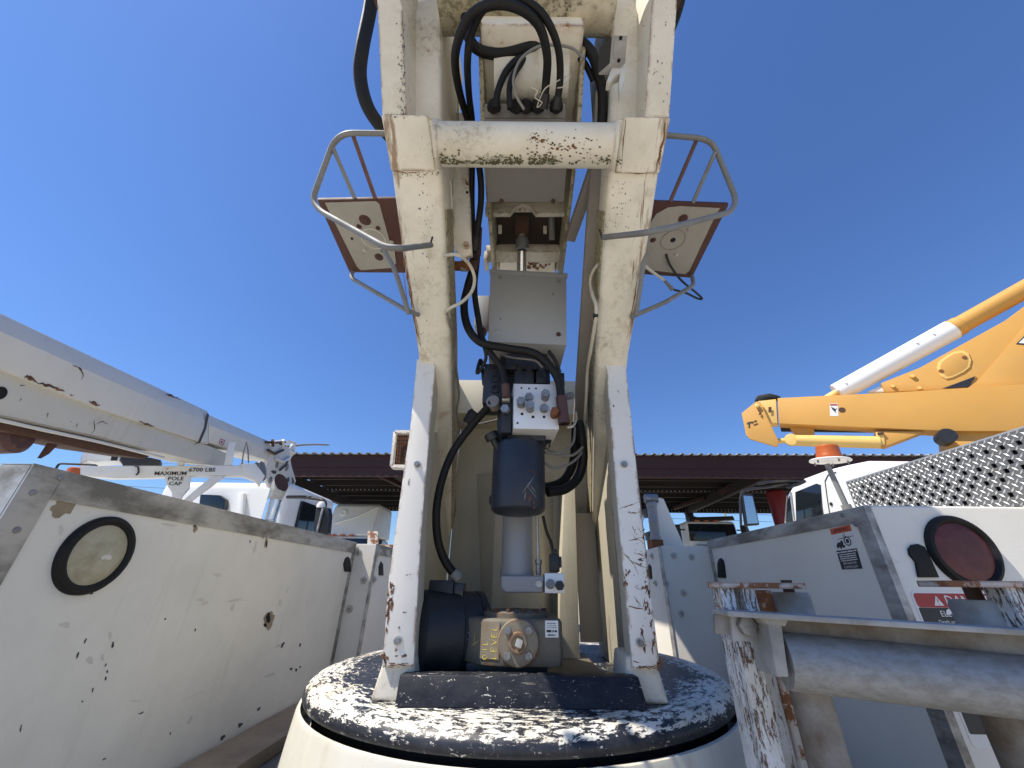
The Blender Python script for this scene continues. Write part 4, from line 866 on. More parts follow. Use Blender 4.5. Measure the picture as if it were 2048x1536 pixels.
# solenoid stack behind
sv = thing('solenoid_valve_stack', 'black solenoid valve stack above and behind the manifold', 'valve', PY(1040, 860, .98))
a, b = PY(1000, 712, .97), PY(1112, 860, .97); m = MB(); m.bb((a.x, .97, b.z - .03), (b.x - .012, 1.05, a.z)); m.build('valve_body', 'valve_black', sv, bevel=.004)
a, b = PY(969, 727, .93), PY(1004, 806, .93); m = MB(); m.bb((a.x, .93, b.z), (b.x, 1.02, a.z)); cb2 = m.build('coil_block', 'blue_enamel', sv, bevel=.004)
for y in (738, 758, 779):
    p = PY(991, y, .93); m = MB(); m.lathe([(.0115, 0), (.0115, .006), (.008, .0065), (.008, .002), (.0004, .002)], p, (0, -1, 0), 20); m.build('coil_cap', 'valve_black', cb2)
a, b = PY(968, 797, .925), PY(1006, 806, .925); m = MB(); m.cyl(PY(985, 802, .925), PY(990, 812, .95), .018, seg=18); m.build('conduit_nut', 'tube_grey', sv)
for x in (1038, 1057, 1081):
    a, b = PY(x - 9, 741, .925), PY(x + 11, 766, .925); m = MB(); m.bb((a.x, .925, b.z), (b.x, .965, a.z)); cl = m.build('coil', 'valve_black', sv, bevel=.003)
    a, b = PY(x - 4, 727, .93), PY(x + 7, 742, .93); m = MB(); m.bb((a.x, .93, b.z + .0004), (b.x, .955, a.z)); m.build('connector', 'black_plastic', cl, bevel=.002)
a, b = PY(1112, 745, .95), PY(1130, 772, .95); m = MB(); m.bb((a.x, .95, b.z), (b.x, 1.0, a.z)); m.build('connector', 'black_plastic', sv, bevel=.003)
p = PY(1134, 793, .96); m = MB(); m.hexb(p, (1, -.6, 0), .011, .018); m.build('end_plug', 'plug_steel', sv)
a, b = PY(1004, 790, .915), PY(1024, 865, .915); m = MB(); m.bb((a.x, .9155, b.z), (b.x - .002, .97, a.z)); m.build('spacer_block', 'valve_black', sv, bevel=.003)
p = PY(1012, 795, .905); m = MB(); m.bb((p.x - .010, .898, p.z - .012), (p.x + .010, .915, p.z + .012)); m.build('hose_nut', 'zinc', sv, bevel=.003)
p = PY(1012, 820, .91); m = MB(); m.hexb(p, (-.3, -1, 0), .012, .012, .2); m.build('elbow_nut', 'steel_bolt', sv)
# ------------------------------------------------------------------ electrical enclosure
EY = .90
en = thing('electrical_enclosure', 'square grey enclosure box mounted above the manifold', 'enclosure', PY(1050, 700, EY))
f = [PY(981, 541, EY), PY(1133, 549, EY), PY(1133, 690, EY), PY(976, 683, EY)]
bk = V((-.006, .12, -.004))
m = MB(); m.prism(f, bk); eb = m.build('box', 'grey_enclosure', en, bevel=.0025)
m = MB(); fl = [f[0] + V((-.003, -.0035, .003)), f[1] + V((.003, -.0035, .003)), f[1] + V((.003, -.0035, -.011)), f[0] + V((-.003, -.0035, -.011))]; m.prism(fl, (0, .012, 0)); m.build('rain_lip', 'grey_enclosure', en, bevel=.001)
for x, y, mt in ((1000, 555, 'grey_steel'), (1117, 563, 'grey_steel'), (996, 662, 'zinc'), (1117, 669, 'brown_crimp')):
    p = PY(x, y, EY); m = MB(); m.lathe([(.007, -.0002), (.007, .002), (.0045, .0022), (.0045, .004), (.0003, .004)], p, (0, -1, 0), 16); m.build('cover_screw', mt, en)
for x, y in ((1001, 638), (1106, 588)):
    m = MB(); m.lathe([(.0022, 0), (.0022, .0006), (.0003, .0006)], PY(x, y, EY), (0, -1, 0), 10); m.build('hole', 'hole', en)
nb = ((f[3] - f[2]).cross(bk)).normalized(); nb = nb if nb.z < 0 else -nb
for k, u in enumerate((.50, .66, .83)):
    p = f[3].lerp(f[2], u) + bk * .45 + nb * .0003; m = MB(); m.lathe([(.011, 0), (.011, .0006), (.0095, .0006), (.0095, 0)], p, nb, 18, cap=False); m.build('knockout', 'tray_grey', eb)
p = f[3].lerp(f[2], .5) + bk * .5; m = MB(); m.bb((-.05, EY + .04, p.z - .06), (.07, EY + .10, p.z - .008)); m.build('mount_bracket', 'valve_black', en, bevel=.003)
# slim switch box at its left
sw = thing('switch_box', 'slim grey switch box with rusty edge left of the enclosure', 'switch box', PY(962, 670, 1.06))
a, b = PY(953, 591, 1.06), PY(975, 651, 1.06); m = MB(); m.bb((a.x, 1.06, b.z), (b.x, 1.10, a.z)); m.build('box', 'grey_enclosure', sw, bevel=.002)
m = MB(); m.bb((b.x + .0005, 1.058, b.z - .004), (b.x + .008, 1.11, a.z - .015)); m.build('hinge_edge', 'rusty', sw, bevel=.001)
m = MB(); p = PY(962, 660, 1.06); m.lathe([(.018, 0), (.018, .012), (.014, .02), (.014, .006)], p + V((0, .02, .012)), (0, 0, -1), 16, cap=False); m.build('conduit_bushing', 'brown_crimp', sw)
# junction box at the top right
jb = thing('junction_box', 'small galvanised junction box high on the right arm', 'junction box', PY(1228, 165, .405))
jf = [PY(1227, 68, .352), PY(1257, 69, .352), PY(1252, 128, .398), PY(1222, 128, .398)]
jd = V((-.024, .020, -.002))
m = MB(); m.prism(jf, jd); jbx = m.build('box', 'galv', jb, bevel=.002)
sd_ = (jf[0] - jf[1]).normalized() * .0006; m = MB(); m.prism([jf[0].lerp(jf[3], .06) + jd * .08 + sd_, jf[0].lerp(jf[3], .94) + jd * .08 + sd_, jf[0].lerp(jf[3], .94) + jd * .95 + sd_, jf[0].lerp(jf[3], .06) + jd * .95 + sd_], sd_ * 3); m.build('dark_side_sheet', 'valve_black', jbx)  # dark sheet over the left face of the box
nJ = (jf[1] - jf[0]).cross(jf[3] - jf[0]).normalized(); nJ = nJ if nJ.dot(jf[0]) < 0 else -nJ
for u, v in ((.5, .12), (.5, .88)): m = MB(); m.lathe([(.0035, 0), (.0035, .0012), (.0003, .0012)], bil(jf, u, v), nJ, 10); m.build('screw', 'hole', jbx)
m = MB(); ins = [bil(jf, u, v) + nJ * .0004 for u, v in ((.08, .2), (.92, .2), (.92, .8), (.08, .8))]; m.prism(ins, nJ * .0015); m.build('cover', 'galv', jbx, bevel=.0006)
m = MB(); hk = [PY(*p, .405) for p in ((1224, 133), (1248, 131), (1252, 140), (1250, 155), (1240, 190), (1238, 165), (1240, 146), (1230, 150), (1222, 162), (1213, 163))]; m.prism(hk, (.002, .02, .006)); m.build('hook_bracket', 'skirt_cream', jb, bevel=.002)

# ------------------------------------------------------------------ swing motor and gearbox
gm = thing('swing_motor', 'dark blue electric motor lying at the foot of the left plate', 'motor', (-.15, 1.08, DZ + .012))
MC = PY(868, 1262, 1.04); MC.z = -.105; MR = .088
ax0, ax1 = V((-.245, 1.03, MC.z)), V((-.105, 1.10, MC.z))
d_ = (ax1 - ax0).normalized(); L = (ax1 - ax0).length
m = MB(); m.lathe([(.0004, -.012), (.055, -.012), (.075, -.004), (MR, .012), (MR, L * .6), (MR * .96, L * .62), (MR * .96, L * .9), (MR * .8, L), (.0004, L)], ax0, d_, 40); mo = m.build('housing', 'motor_blue', gm)
m = MB(); m.lathe([(.070, L * .9), (.085, L * .93), (.085, L * 1.02), (.06, L * 1.06), (.0004, L * 1.06)], ax0, d_, 32); fg = m.build('flange', 'motor_blue', gm)
for k in range(5):
    a_ = math.radians(20 + 62 * k); u_ = d_.orthogonal().normalized(); v_ = d_.cross(u_); p = ax0 + d_ * L * .93 + (u_ * math.cos(a_) + v_ * math.sin(a_)) * .078; m = MB(); m.hexb(p, -d_, .007, .008); m.build('bolt', 'motor_blue', fg)
a, b = PY(862, 1160, 1.05), PY(932, 1202, 1.05); m = MB(); m.bb((a.x, 1.03, MC.z + .07), (b.x - .03, 1.09, a.z)); m.build('terminal_box', 'motor_blue', gm, bevel=.004)
m = MB(); m.bb((b.x - .0295, 1.035, MC.z + .07), (b.x - .006, 1.085, a.z - .006)); m.build('terminal_cover', 'blue_enamel', gm, bevel=.004)
m = MB(); m.bb((-.21, 1.035, DZ + .013), (-.13, 1.10, MC.z - .07)); m.build('motor_foot', 'black_plastic', gm, bevel=.003)
gb = thing('swing_gearbox', 'greasy cast gearbox with round bolted cover and yellow lettering', 'gearbox', (0, 1.0, DZ + .012))
zb, zt = PY(1000, 1334, .955).z, PY(1000, 1238, .955).z
GY = .955
g = lambda x, y, Y=GY: PY(x, y, Y)
xa, xb, xc, xd = g(912, 1280, 1.03).x, g(963, 1285).x - .004, g(1000, 1285).x, g(1126, 1285).x
# plan outline: left flank, rusty corner facet, front, right flank
plan = [(xa, 1.035), (xb, .972), (xc, .955), (xd - .006, .955), (xd, .965), (xd, 1.10), (xa, 1.12)]
m = MB(); m.loft([[V((x * .97, y, zb)) for x, y in plan], [V((x, y, zb + .02)) for x, y in plan], [V((x, y, zt - .006)) for x, y in plan], [V((x * .96, y + .004, zt)) for x, y in plan]]); m.build('housing', 'gearbox', gb, bevel=.003)
m = MB(); m.bb((xa + .03, 1.0, DZ + .0125), (xd - .03, 1.09, zb - .0004)); m.build('mounting_block', 'black_plastic', gb, bevel=.003)
fa, fb = V((xb, .972, 0)), V((xc, .955, 0)); fn = V((fb.y - fa.y, -(fb.x - fa.x), 0)).normalized()
if fn.y > 0: fn = -fn
fz = lambda u, z: fa.lerp(fb, u) + V((0, 0, z)) + fn * .0006
m = MB(); m.prism([fz(.03, zb + .012), fz(.97, zb + .012), fz(.97, zt - .006), fz(.03, zt - .006)], fn * .001); fc = m.build('rusty_facet', 'gearbox_pale', gb)
mid = (zb + zt) / 2
class _Calm:
    def uniform(s, a, b): return (a + b) / 2 if a < 0 else b * .8
GL = {'O': [[(.5, 0), (.1, .3), (.1, .75), (.5, 1), (.9, .7), (.9, .25), (.5, 0)]], 'I': [[(.5, 0), (.55, 1)]], 'L': [[(.15, 1), (.1, 0), (.9, .08)]], 'E': [[(.9, .95), (.15, 1), (.1, 0), (.95, .05)], [(.15, .5), (.7, .55)]], 'V': [[(0, 1), (.5, 0), (.95, 1)]]}
mm = MB(); rg = random.Random(17); e_ = (fb - fa).normalized()
for word, u0, z0, hh, st_ in (('OIL', .40, zb + .010, .0115, .0125), ('LEVEL', .86, zb + .012, .0125, .0125)):
    for k, ch in enumerate(word):
        o_ = fa.lerp(fb, u0) + V((0, 0, z0 + k * st_)) + fn * .0021
        for ln_s in GL[ch]: crack(mm, [o_ + V((0, 0, (x + rg.uniform(-.06, .06)) * st_ * .75)) - e_ * (y + rg.uniform(-.06, .06)) * hh for x, y in ln_s], .0008, fn, random.Random(k + 3) if False else _Calm())
mm.build('handwritten_lettering', 'yellow_marker', gb, smooth=0)['label'] = 'yellow handwritten words oil level'
la_, lb2 = V((xa, 1.035, 0)), V((xb, .972, 0)); ln_ = V((lb2.y - la_.y, -(lb2.x - la_.x), 0)).normalized(); ln_ = ln_ if ln_.y < 0 else -ln_
c = la_.lerp(lb2, .55) + V((0, 0, mid + .006)); m = MB(); m.lathe([(.008, -.001), (.008, .003), (.005, .003), (.005, .0005), (.0003, .0005)], c, ln_, 18); m.build('level_plug', 'plug_steel', gb)
mm = MB(); q = la_.lerp(lb2, .78) + V((0, 0, mid)) + ln_ * .0012; e = (lb2 - la_).normalized(); rng = random.Random(2)
crack(mm, [q + V((0, 0, .016)), q + V((0, 0, -.012))], .0008, ln_, rng); crack(mm, [q + e * -.008 + V((0, 0, -.010)), q + e * .014 + V((0, 0, 0))], .0008, ln_, rng); mm.build('arrow_mark', 'yellow_marker', gb, smooth=0)
cc = g(1036, 1288); cc = V((cc.x, GY, mid + .001))
m = MB(); m.lathe([(.0425, -.001), (.043, .002), (.043, .010), (.041, .013), (.020, .014), (.018, .018), (.014, .018), (.0125, .015), (.0004, .015)], cc, (0, -1, 0), 40); cvr = m.build('round_cover', 'gearbox_pale', gb)
for k in range(4):
    a_ = math.radians(45 + 90 * k); p = cc + V((.031 * math.cos(a_), -.013, .031 * math.sin(a_))); m = MB(); m.hexb(p, (0, -1, 0), .0075, .006, k); m.build('cover_bolt', 'steel_bolt', cvr)
m = MB(); m.box(cc + V((.002, -.026, .001)), (.013, .024, .013), Matrix.Rotation(.35, 3, 'Y')); m.build('square_shaft', 'zinc', cvr, bevel=.0015)
a, b = g(1090, 1241, GY), g(1117, 1275, GY); m = MB(); m.bb((a.x, GY - .0008, b.z), (b.x, GY + .0002, a.z)); npl = m.build('name_sticker', 'sticker_white', gb)
for k, (dz_, w_, h_) in enumerate(((.005, .020, .0022), (.009, .018, .0016), (.0125, .022, .0016), (.019, .022, .0045), (.026, .016, .0028))): printline(npl, ((a.x + b.x) / 2, GY - .0010, a.z - dz_), (1, 0, 0), (0, 0, 1), w_, h_, 'ink_black' if k > 2 else 'plug_steel', k + 20)
a, b = g(965, 1232, 1.02), g(1102, 1232, 1.02); m = MB(); m.lathe([(.0004, zt - .002), (.078, zt - .002), (.078, zt + .009), (.07, zt + .012), (.0004, zt + .012)], V((-.01, 1.05, 0)), (0, 0, 1), 36); tf = m.build('top_flange', 'gearbox', gb)
for k in range(6):
    a_ = math.radians(200 + 28 * k); p = V((-.01 + .068 * math.cos(a_), 1.05 + .068 * math.sin(a_), zt + .0105)); m = MB(); m.hexb(p, (0, 0, 1), .006, .007); m.build('flange_bolt', 'dark_rust', tf)
# ------------------------------------------------------------------ hoses and wires
def hose(pts, r, label, mat='black_rubber', cat='hose', name='hydraulic_hose', group=None, n=7, seg=12, crimps=(), crimp_mat='brown_crimp', crimp_len=4):
    path = smoothpath(pts, n); t = thing(name, label, cat, path[-1], group)
    m = MB(); m.tube(path, r, seg); m.build('sleeve', mat, t)
    for e in crimps:
        seg_ = path[:crimp_len] if e == 0 else path[-crimp_len:]
        m = MB(); m.tube(seg_, r * 1.28, 12); m.build('crimp', crimp_mat, t)
    return t
def Y(y, *p): return [PY(a, b, y) for a, b in p]
def Zs(z, *p): return [PZ(a, b, z) for a, b in p]
# loops at the boom heel (they run behind the cross tube)
hose([PY(x, y, d) for x, y, d in ((1086, 218, .462), (1092, 165, .42), (1094, 110, .37), (1078, 52, .325), (1040, 18, .30), (990, 8, .295), (945, 28, .31), (920, 70, .34), (910, 120, .39), (918, 180, .46), (934, 235, .53), (948, 290, .585), (960, 345, .63), (962, 400, .68), (956, 452, .72), (950, 500, .77))], .0088, 'thick black hose making the large loop at the boom heel', crimps=(0, 1), crimp_len=5, crimp_mat='black_wire')
hose([PY(x, y, d) for x, y, d in ((1112, 218, .462), (1120, 160, .415), (1116, 95, .36), (1090, 35, .315), (1050, 2, .295), (1005, -12, .29), (965, 20, .31), (942, 70, .345), (935, 125, .39), (938, 190, .47), (944, 240, .535), (945, 300, .60), (944, 400, .70), (947, 480, .76), (950, 520, .79))], .0076, 'black hose making the inner loop at the boom heel and dropping beside the link bar', crimps=(0,), crimp_mat='black_wire')
hose([PY(x, y, d) for x, y, d in ((930, 20, .36), (936, 70, .375), (958, 100, .40), (1005, 108, .41), (1060, 95, .40), (1110, 82, .40), (1155, 82, .40), (1184, 108, .41), (1197, 150, .44), (1205, 190, .47), (1204, 260, .52))], .0115, 'fat black hose bundle arching to the right arm under the top beam', crimps=())
hose([PY(x, y, d) for x, y, d in ((990, 218, .462), (998, 175, .44), (1018, 135, .42), (1052, 108, .41), (1095, 94, .405), (1140, 92, .405), (1172, 115, .42))], .0072, 'black hose curving from the bulkhead, leftmost gland', crimps=())
hose([PY(x, y, d) for x, y, d in ((1020, 218, .462), (1020, 170, .435), (1040, 130, .42), (1075, 104, .412), (1120, 100, .41), (1165, 122, .425), (1186, 160, .45))], .0066, 'black hose curving from the bulkhead, second gland from the left')
hose([PY(x, y, d) for x, y, d in ((1048, 219, .46), (1032, 190, .44), (1027, 155, .42), (1042, 118, .40), (1075, 94, .39), (1110, 90, .39), (1145, 97, .395), (1168, 117, .40))], .0030, 'thin grey cable arching over the bulkhead', 'grey_wire', 'cable', 'cable')
hose(Y(.46, (1062, 76), (1058, 84), (1064, 104)), .0032, 'pale tie strap round the hose bundle', 'white_wire', 'strap', 'tie_strap')
hose([PY(x, y, d) for x, y, d in ((1062, 175, .418), (1075, 182, .418), (1070, 195, .43), (1084, 205, .44), (1074, 214, .45), (1088, 180, .42), (1110, 165, .41), (1140, 150, .42), (1128, 172, .425), (1115, 176, .42))], .0012, 'frayed white threads caught on the loop hose', 'white_wire', 'thread', 'frayed_thread', n=5, seg=5)
hose([PY(x, y, d) for x, y, d in ((748, -30, .46), (738, 30, .50), (725, 95, .54), (720, 150, .58), (732, 205, .62), (755, 245, .66), (790, 285, .70))], .0195, 'thick black hose bowing out left of the turret head')
hose([PY(x, y, d) for x, y, d in ((1366, -20, .46), (1360, 10, .48), (1347, 50, .52), (1320, 110, .56))], .012, 'black hose end behind the right turret head')
# the two hoses looping left of the enclosure down to the manifold
hose([PY(x, y, d) for x, y, d in ((950, 500, .80), (946, 535, .83), (935, 575, .85), (928, 612, .86), (936, 655, .86), (962, 685, .86), (1015, 697, .865), (1066, 706, .87), (1098, 730, .875), (1117, 762, .88), (1123, 800, .885), (1128, 848, .885))], .0112, 'thick black hose looping round the left of the enclosure to the manifold', crimps=(1, 0), crimp_len=9)
hose([PY(x, y, d) for x, y, d in ((957, 455, .78), (954, 520, .83), (949, 580, .86), (957, 640, .87), (966, 682, .87), (985, 712, .88), (1003, 735, .885), (1010, 765, .885), (1012, 795, .892))], .0088, 'black hose running straight down beside the looped one', crimps=(1, 0), crimp_len=7)
hose([PY(x, y, d) for x, y, d in ((966, 686, .90), (972, 715, .92), (962, 738, .93), (954, 745, .93), (962, 720, .94), (968, 770, .95))], .005, 'thin black cable dangling under the enclosure left corner', 'black_wire', 'cable', 'cable')
hose([PY(x, y, d) for x, y, d in ((1010, 712, .93), (1030, 716, .91), (1050, 718, .90), (1072, 722, .90), (1085, 735, .91))], .003, 'thin grey wire over the solenoid coils', 'grey_wire', 'cable', 'cable')
hose([PY(x, y, d) for x, y, d in ((1098, 702, .92), (1112, 724, .92), (1120, 745, .94))], .005, 'black wire from the enclosure to the right connector', 'black_wire', 'cable', 'cable')
hose([PY(x, y, d) for x, y, d in ((984, 806, .93), (960, 832, .97), (935, 862, .99), (905, 905, 1.0), (884, 960, 1.0), (873, 1020, 1.0), (876, 1080, 1.02), (892, 1125, 1.04), (918, 1158, 1.05))], .0105, 'long black conduit curving down to the swing motor', 'black_rubber', 'conduit', 'conduit', crimps=(1,), crimp_mat='tube_grey')
m = MB(); p = PY(942, 840, .985); m.lathe([(.016, 0), (.02, .01), (.014, .04), (.0004, .04)], p + V((.014, -.01, .02)), V((-.5, .2, -.6)), 14); tag(m.build('conduit_boot', 'black_rubber'), 'black rubber boot on the conduit left of the manifold', 'boot')
# black bundle and wires at the right of the reservoir
hose([PY(x, y, d) for x, y, d in ((1158, 842, 1.05), (1164, 880, 1.06), (1166, 920, 1.08), (1156, 955, 1.09), (1130, 978, 1.08), (1095, 984, 1.06))], .0135, 'black hose bundle curving into the right of the reservoir')
hose([PY(x, y, d) for x, y, d in ((1152, 845, 1.08), (1150, 890, 1.10), (1145, 930, 1.12), (1128, 960, 1.12), (1105, 972, 1.10), (1080, 975, 1.08))], .013, 'second black hose inside the bundle by the reservoir')
hose([PY(x, y, d) for x, y, d in ((1088, 880, 1.02), (1100, 900, 1.03), (1125, 911, 1.04), (1150, 908, 1.05), (1170, 885, 1.06), (1172, 850, 1.06))], .0042, 'grey wire looping widest right of the reservoir', 'grey_wire', 'cable', 'cable')
hose([PY(x, y, d) for x, y, d in ((1090, 905, 1.02), (1112, 907, 1.03), (1128, 903, 1.03), (1146, 885, 1.04), (1150, 855, 1.04))], .0036, 'grey wire in the smaller loop right of the reservoir', 'grey_wire', 'cable', 'cable')
hose([PY(x, y, d) for x, y, d in ((1090, 926, 1.02), (1108, 936, 1.03), (1135, 930, 1.04), (1160, 910, 1.06), (1170, 880, 1.07))], .0036, 'lowest grey wire right of the reservoir', 'grey_wire', 'cable', 'cable')
hose([PY(x, y, d) for x, y, d in ((1106, 868, .99), (1098, 884, 1.0), (1092, 896, 1.0))], .004, 'short grey pipe beside the reservoir top', 'grey_wire', 'cable', 'cable')
hose([PY(x, y, d) for x, y, d in ((1135, 855, .95), (1146, 852, .96), (1152, 840, 1.0), (1152, 825, 1.02))], .0034, 'small white wire hook right of the manifold', 'white_wire', 'cable', 'cable')
# wires running up the arms
def arm_pt(x, y, s, off=.004):
    n = V((0, -.594, -.804)); return PP(x, y, F1 - LN * off, LN)
hose([arm_pt(888, 511, -1), PY(915, 510, .66), PY(938, 528, .70), PY(949, 555, .73), PY(944, 582, .74), PY(925, 603, .74), PY(903, 615, .74), arm_pt(892, 624, -1, .002)], .0042, 'pale wire bowing out of the left arm', 'white_wire', 'cable', 'cable')
hose([arm_pt(893, 624, -1, .002), arm_pt(897, 640, -1, .003), PY(905, 690, .92), PY(913, 740, 1.0), PY(918, 790, 1.06), PY(914, 830, 1.1), PY(935, 850, 1.15), PY(985, 842, 1.2), PY(1004, 835, 1.2)], .0034, 'thin wire running down the inner face of the left arm', 'grey_wire', 'cable', 'cable')
hose([PX(1204, 521, .20), PX(1188, 540, .185), PX(1181, 562, .18), PX(1185, 590, .18), PX(1192, 612, .185), PX(1191, 640, .185), PX(1183, 690, .185), PX(1175, 740, .188), PX(1172, 800, .19), PX(1168, 860, .193)], .0046, 'pale wire running down the cable tray', 'white_wire', 'cable', 'cable')
p = PX(1191, 632, .184); m = MB(); m.box(p, (.012, .014, .009)); tag(m.build('cable_clip', 'black_plastic', bevel=.002), 'black clip holding the pale wire on the cable tray', 'clip')

# ------------------------------------------------------------------ riding seats either side of the turret
def seat(s):
    px = (lambda x: x) if s < 0 else (lambda x: x)
    if s < 0:
        t = thing('riding_seat', 'left riding seat with maroon pan and bent grey tube rail', 'seat', (-.40, .75, .83))
        pan = [PZ(634, 400, 0.8471), PZ(800, 397, 0.8471), PZ(816, 546, 0.8299), PZ(699, 545, 0.8299)]
        rail = [PY(776, 267, 0.5246), PY(690, 266, 0.5246), PY(666, 285, 0.5504), PY(624, 400, 0.6020), PY(640, 422, 0.6020), PY(770, 494, 0.5504), PY(800, 497, 0.5418), PY(862, 490, .652)]
        posts = [(PY(705, 268, 0.5289), PZ(751, 398, 0.8496), 'tube_rusty'), (PY(666, 296, 0.5547), PZ(710, 398, 0.8496), 'tube_grey')]
        brace = [(PZ(705, 544, 0.8256), PY(702, 556, 0.8514), PY(812, 620, 0.7740), PY(838, 630, .80)), (PZ(765, 494, 0.7740), PY(790, 540, 0.7052), PY(818, 628, 0.7568))]
        face = [PZ(650, 405, 0.8446), PZ(752, 402, 0.8446), PZ(758, 408, 0.8446), PZ(780, 492, 0.8376), PZ(789, 500, 0.8360), PZ(791, 528, 0.8324), PZ(785, 536, 0.8317), PZ(718, 540, 0.8317), PZ(712, 534, 0.8324)]
        holes = [(730, 440, .0175, 'maroon_primer'), (718, 453, .008, 'maroon_primer'), (756, 456, .007, 'maroon_primer'), (704, 477, .004, 'hole'), (730, 500, .008, 'zinc'), (758, 514, .014, 'maroon_primer'), (783, 484, .007, 'zinc'), (766, 502, .006, 'maroon_primer')]
        ring = (747, 478)
    else:
        t = thing('riding_seat', 'right riding seat with grey pan and bent steel tube rail', 'seat', (.40, .75, .83))
        pan = [PZ(1292, 403, 0.8471), PZ(1458, 409, 0.8471), PZ(1384, 556, 0.8299), PZ(1276, 548, 0.8299)]
        rail = [PY(1326, 270, 0.5332), PY(1408, 277, 0.5332), PY(1428, 290, 0.5590), PY(1473, 400, 0.6020), PY(1462, 424, 0.6020), PY(1340, 456, 0.5504), PY(1290, 466, 0.5418), PY(1202, 475, .640)]
        posts = [(PY(1392, 283, 0.5418), PZ(1340, 404, 0.8496), 'tube_rusty'), (PY(1430, 305, 0.5633), PZ(1385, 407, 0.8496), 'tube_grey')]
        brace = [(PZ(1384, 552, 0.8256), PY(1388, 570, 0.8514), PY(1330, 605, 0.7912), PY(1262, 634, .80)), (PZ(1296, 462, 0.7740), PY(1285, 540, 0.7052), PY(1272, 632, 0.7568))]
        face = [PZ(1302, 440, 0.8419), PZ(1325, 420, 0.8437), PZ(1350, 413, 0.8446), PZ(1440, 415, 0.8446), PZ(1430, 430, 0.8428), PZ(1375, 545, 0.8317), PZ(1285, 538, 0.8317), PZ(1290, 500, 0.8360)]
        holes = [(1378, 458, .009, 'pan_grey'), (1306, 480, .009, 'brown_crimp'), (1352, 509, .008, 'zinc'), (1332, 517, .007, 'zinc'), (1366, 437, .014, 'maroon_primer')]
        ring = (1346, 480)
    n = (pan[1] - pan[0]).cross(pan[3] - pan[0]).normalized(); n = n if n.z < 0 else -n
    m = MB(); m.prism(pan, -n * .010); pn = m.build('pan', 'maroon_primer', t, bevel=.002)
    p0 = pan[0]
    on = lambda x, y, k=.0: PP(x, y, p0 + n * k, n)
    m = MB(); fpx = [PP(*q, p0 + n * .0004, n) for q in ([(650, 405), (752, 402), (759, 408), (782, 492), (789, 500), (792, 526), (785, 535), (722, 540), (714, 533)] if s < 0 else [(1298, 450), (1312, 428), (1335, 415), (1360, 412), (1440, 416), (1432, 428), (1378, 542), (1370, 548), (1285, 538), (1290, 500)])]
    m.prism(fpx, n * .0012); m.build('pan_panel', 'pan_grey', pn, bevel=0)
    c = on(*ring, .0016); m = MB(); m.lathe([(.033, 0), (.033, .0012), (.031, .0012), (.031, 0)], c, n, 32, cap=False); m.build('pressed_ring', 'faint_scuff' if s < 0 else 'tray_grey', pn)
    m = MB(); m.lathe([(.007 if s > 0 else .004, 0), (.007 if s > 0 else .004, .001), (.0003, .001)], c, n, 16); m.build('centre_hole', 'hole', pn)
    for x, y, r_, mt in holes:
        c = on(x, y, .0016); m = MB(); m.lathe([(r_ * .86, 0), (r_ * .86, .0012), (r_ * .45, .0014), (r_ * .4, .004), (.0003, .004)], c, n, 18); m.build('bolt', mt, pn)
    m = MB(); m.tube(fillet(rail, .035), .0066, 12); m.build('rail', 'tube_grey', t)
    for a, b, mt in posts: m = MB(); m.cyl(a, b, .0050, seg=10); m.build('rail_post', mt, t)
    for q in brace: m = MB(); m.tube(fillet(list(q), .03), .0060, 10); m.build('brace', 'tube_grey', t)
    e = rail[-1]; m = MB(); m.bar(e + V((0, -.008, -.012)), e + V((.004 * -s, -.010, .016)), .003, .003); m.build('end_pin', 'black_plastic', t)
    if s > 0:
        m = MB(); m.tube(smoothpath([on(1332, 508, .002), on(1340, 530, .012), PZ(1362, 560, 0.8084), PZ(1392, 585, 0.7998), PZ(1404, 597, 0.7955), PZ(1395, 597, 0.7955), PZ(1372, 586, 0.7998), PZ(1350, 580, 0.8041), PZ(1345, 578, 0.8041)]), .0034, 7); m.build('wire', 'black_wire', t)
        m = MB(); m.tube([PZ(1328, 560, 0.8084), PZ(1344, 578, 0.8041)], [.004, .0065], 8); m.build('splice', 'tube_grey', t)
        m = MB(); m.tube(smoothpath([PY(1282, 525, 0.7396), PY(1300, 540, 0.7740), PZ(1328, 560, 0.8084)]), .004, 7); m.build('wire', 'white_wire', t)
    return t
seat(-1); seat(1)

# ------------------------------------------------------------------ light guard left of the plate
lg = thing('lamp_guard', 'white framed mesh lamp guard behind the left front plate', 'lamp guard', PY(800, 935, 1.5))
gy = 1.45
q = [PY(792, 866, gy), PY(830, 866, gy), PY(830, 936, gy), PY(785, 934, gy)]
for a, b in zip(q, q[1:] + q[:1]): m = MB(); m.bar(a, b, .014, .03, (0, 1, 0)); m.build('frame_bar', 'plate_white', lg, bevel=.001)
m = MB()
for k in range(1, 9):
    m.cyl(q[0].lerp(q[1], k / 9), q[3].lerp(q[2], k / 9), .0016, seg=5); m.cyl(q[0].lerp(q[3], k / 9), q[1].lerp(q[2], k / 9), .0016, seg=5)
stuff(m.build('mesh', 'mesh_screen', lg)); m = MB(); m.prism([p + V((0, .025, 0)) for p in q], (0, .003, 0)); m.build('back_plate', 'rusty', lg)
m = MB(); m.bar(PY(800, 936, gy) + V((.02, .02, 0)), V((-.285, 1.30, .28)), .03, .012); m.build('bracket', 'plate_white', lg, bevel=.001)
# ------------------------------------------------------------------ galvanised rack in the right foreground
rk = thing('galvanised_rack', 'galvanised angle and pipe rack standing at the right edge', 'rack', (.45, .62, BED))
RYK = .60
def kp(x, y, Y=RYK): return PY(x, y, Y)
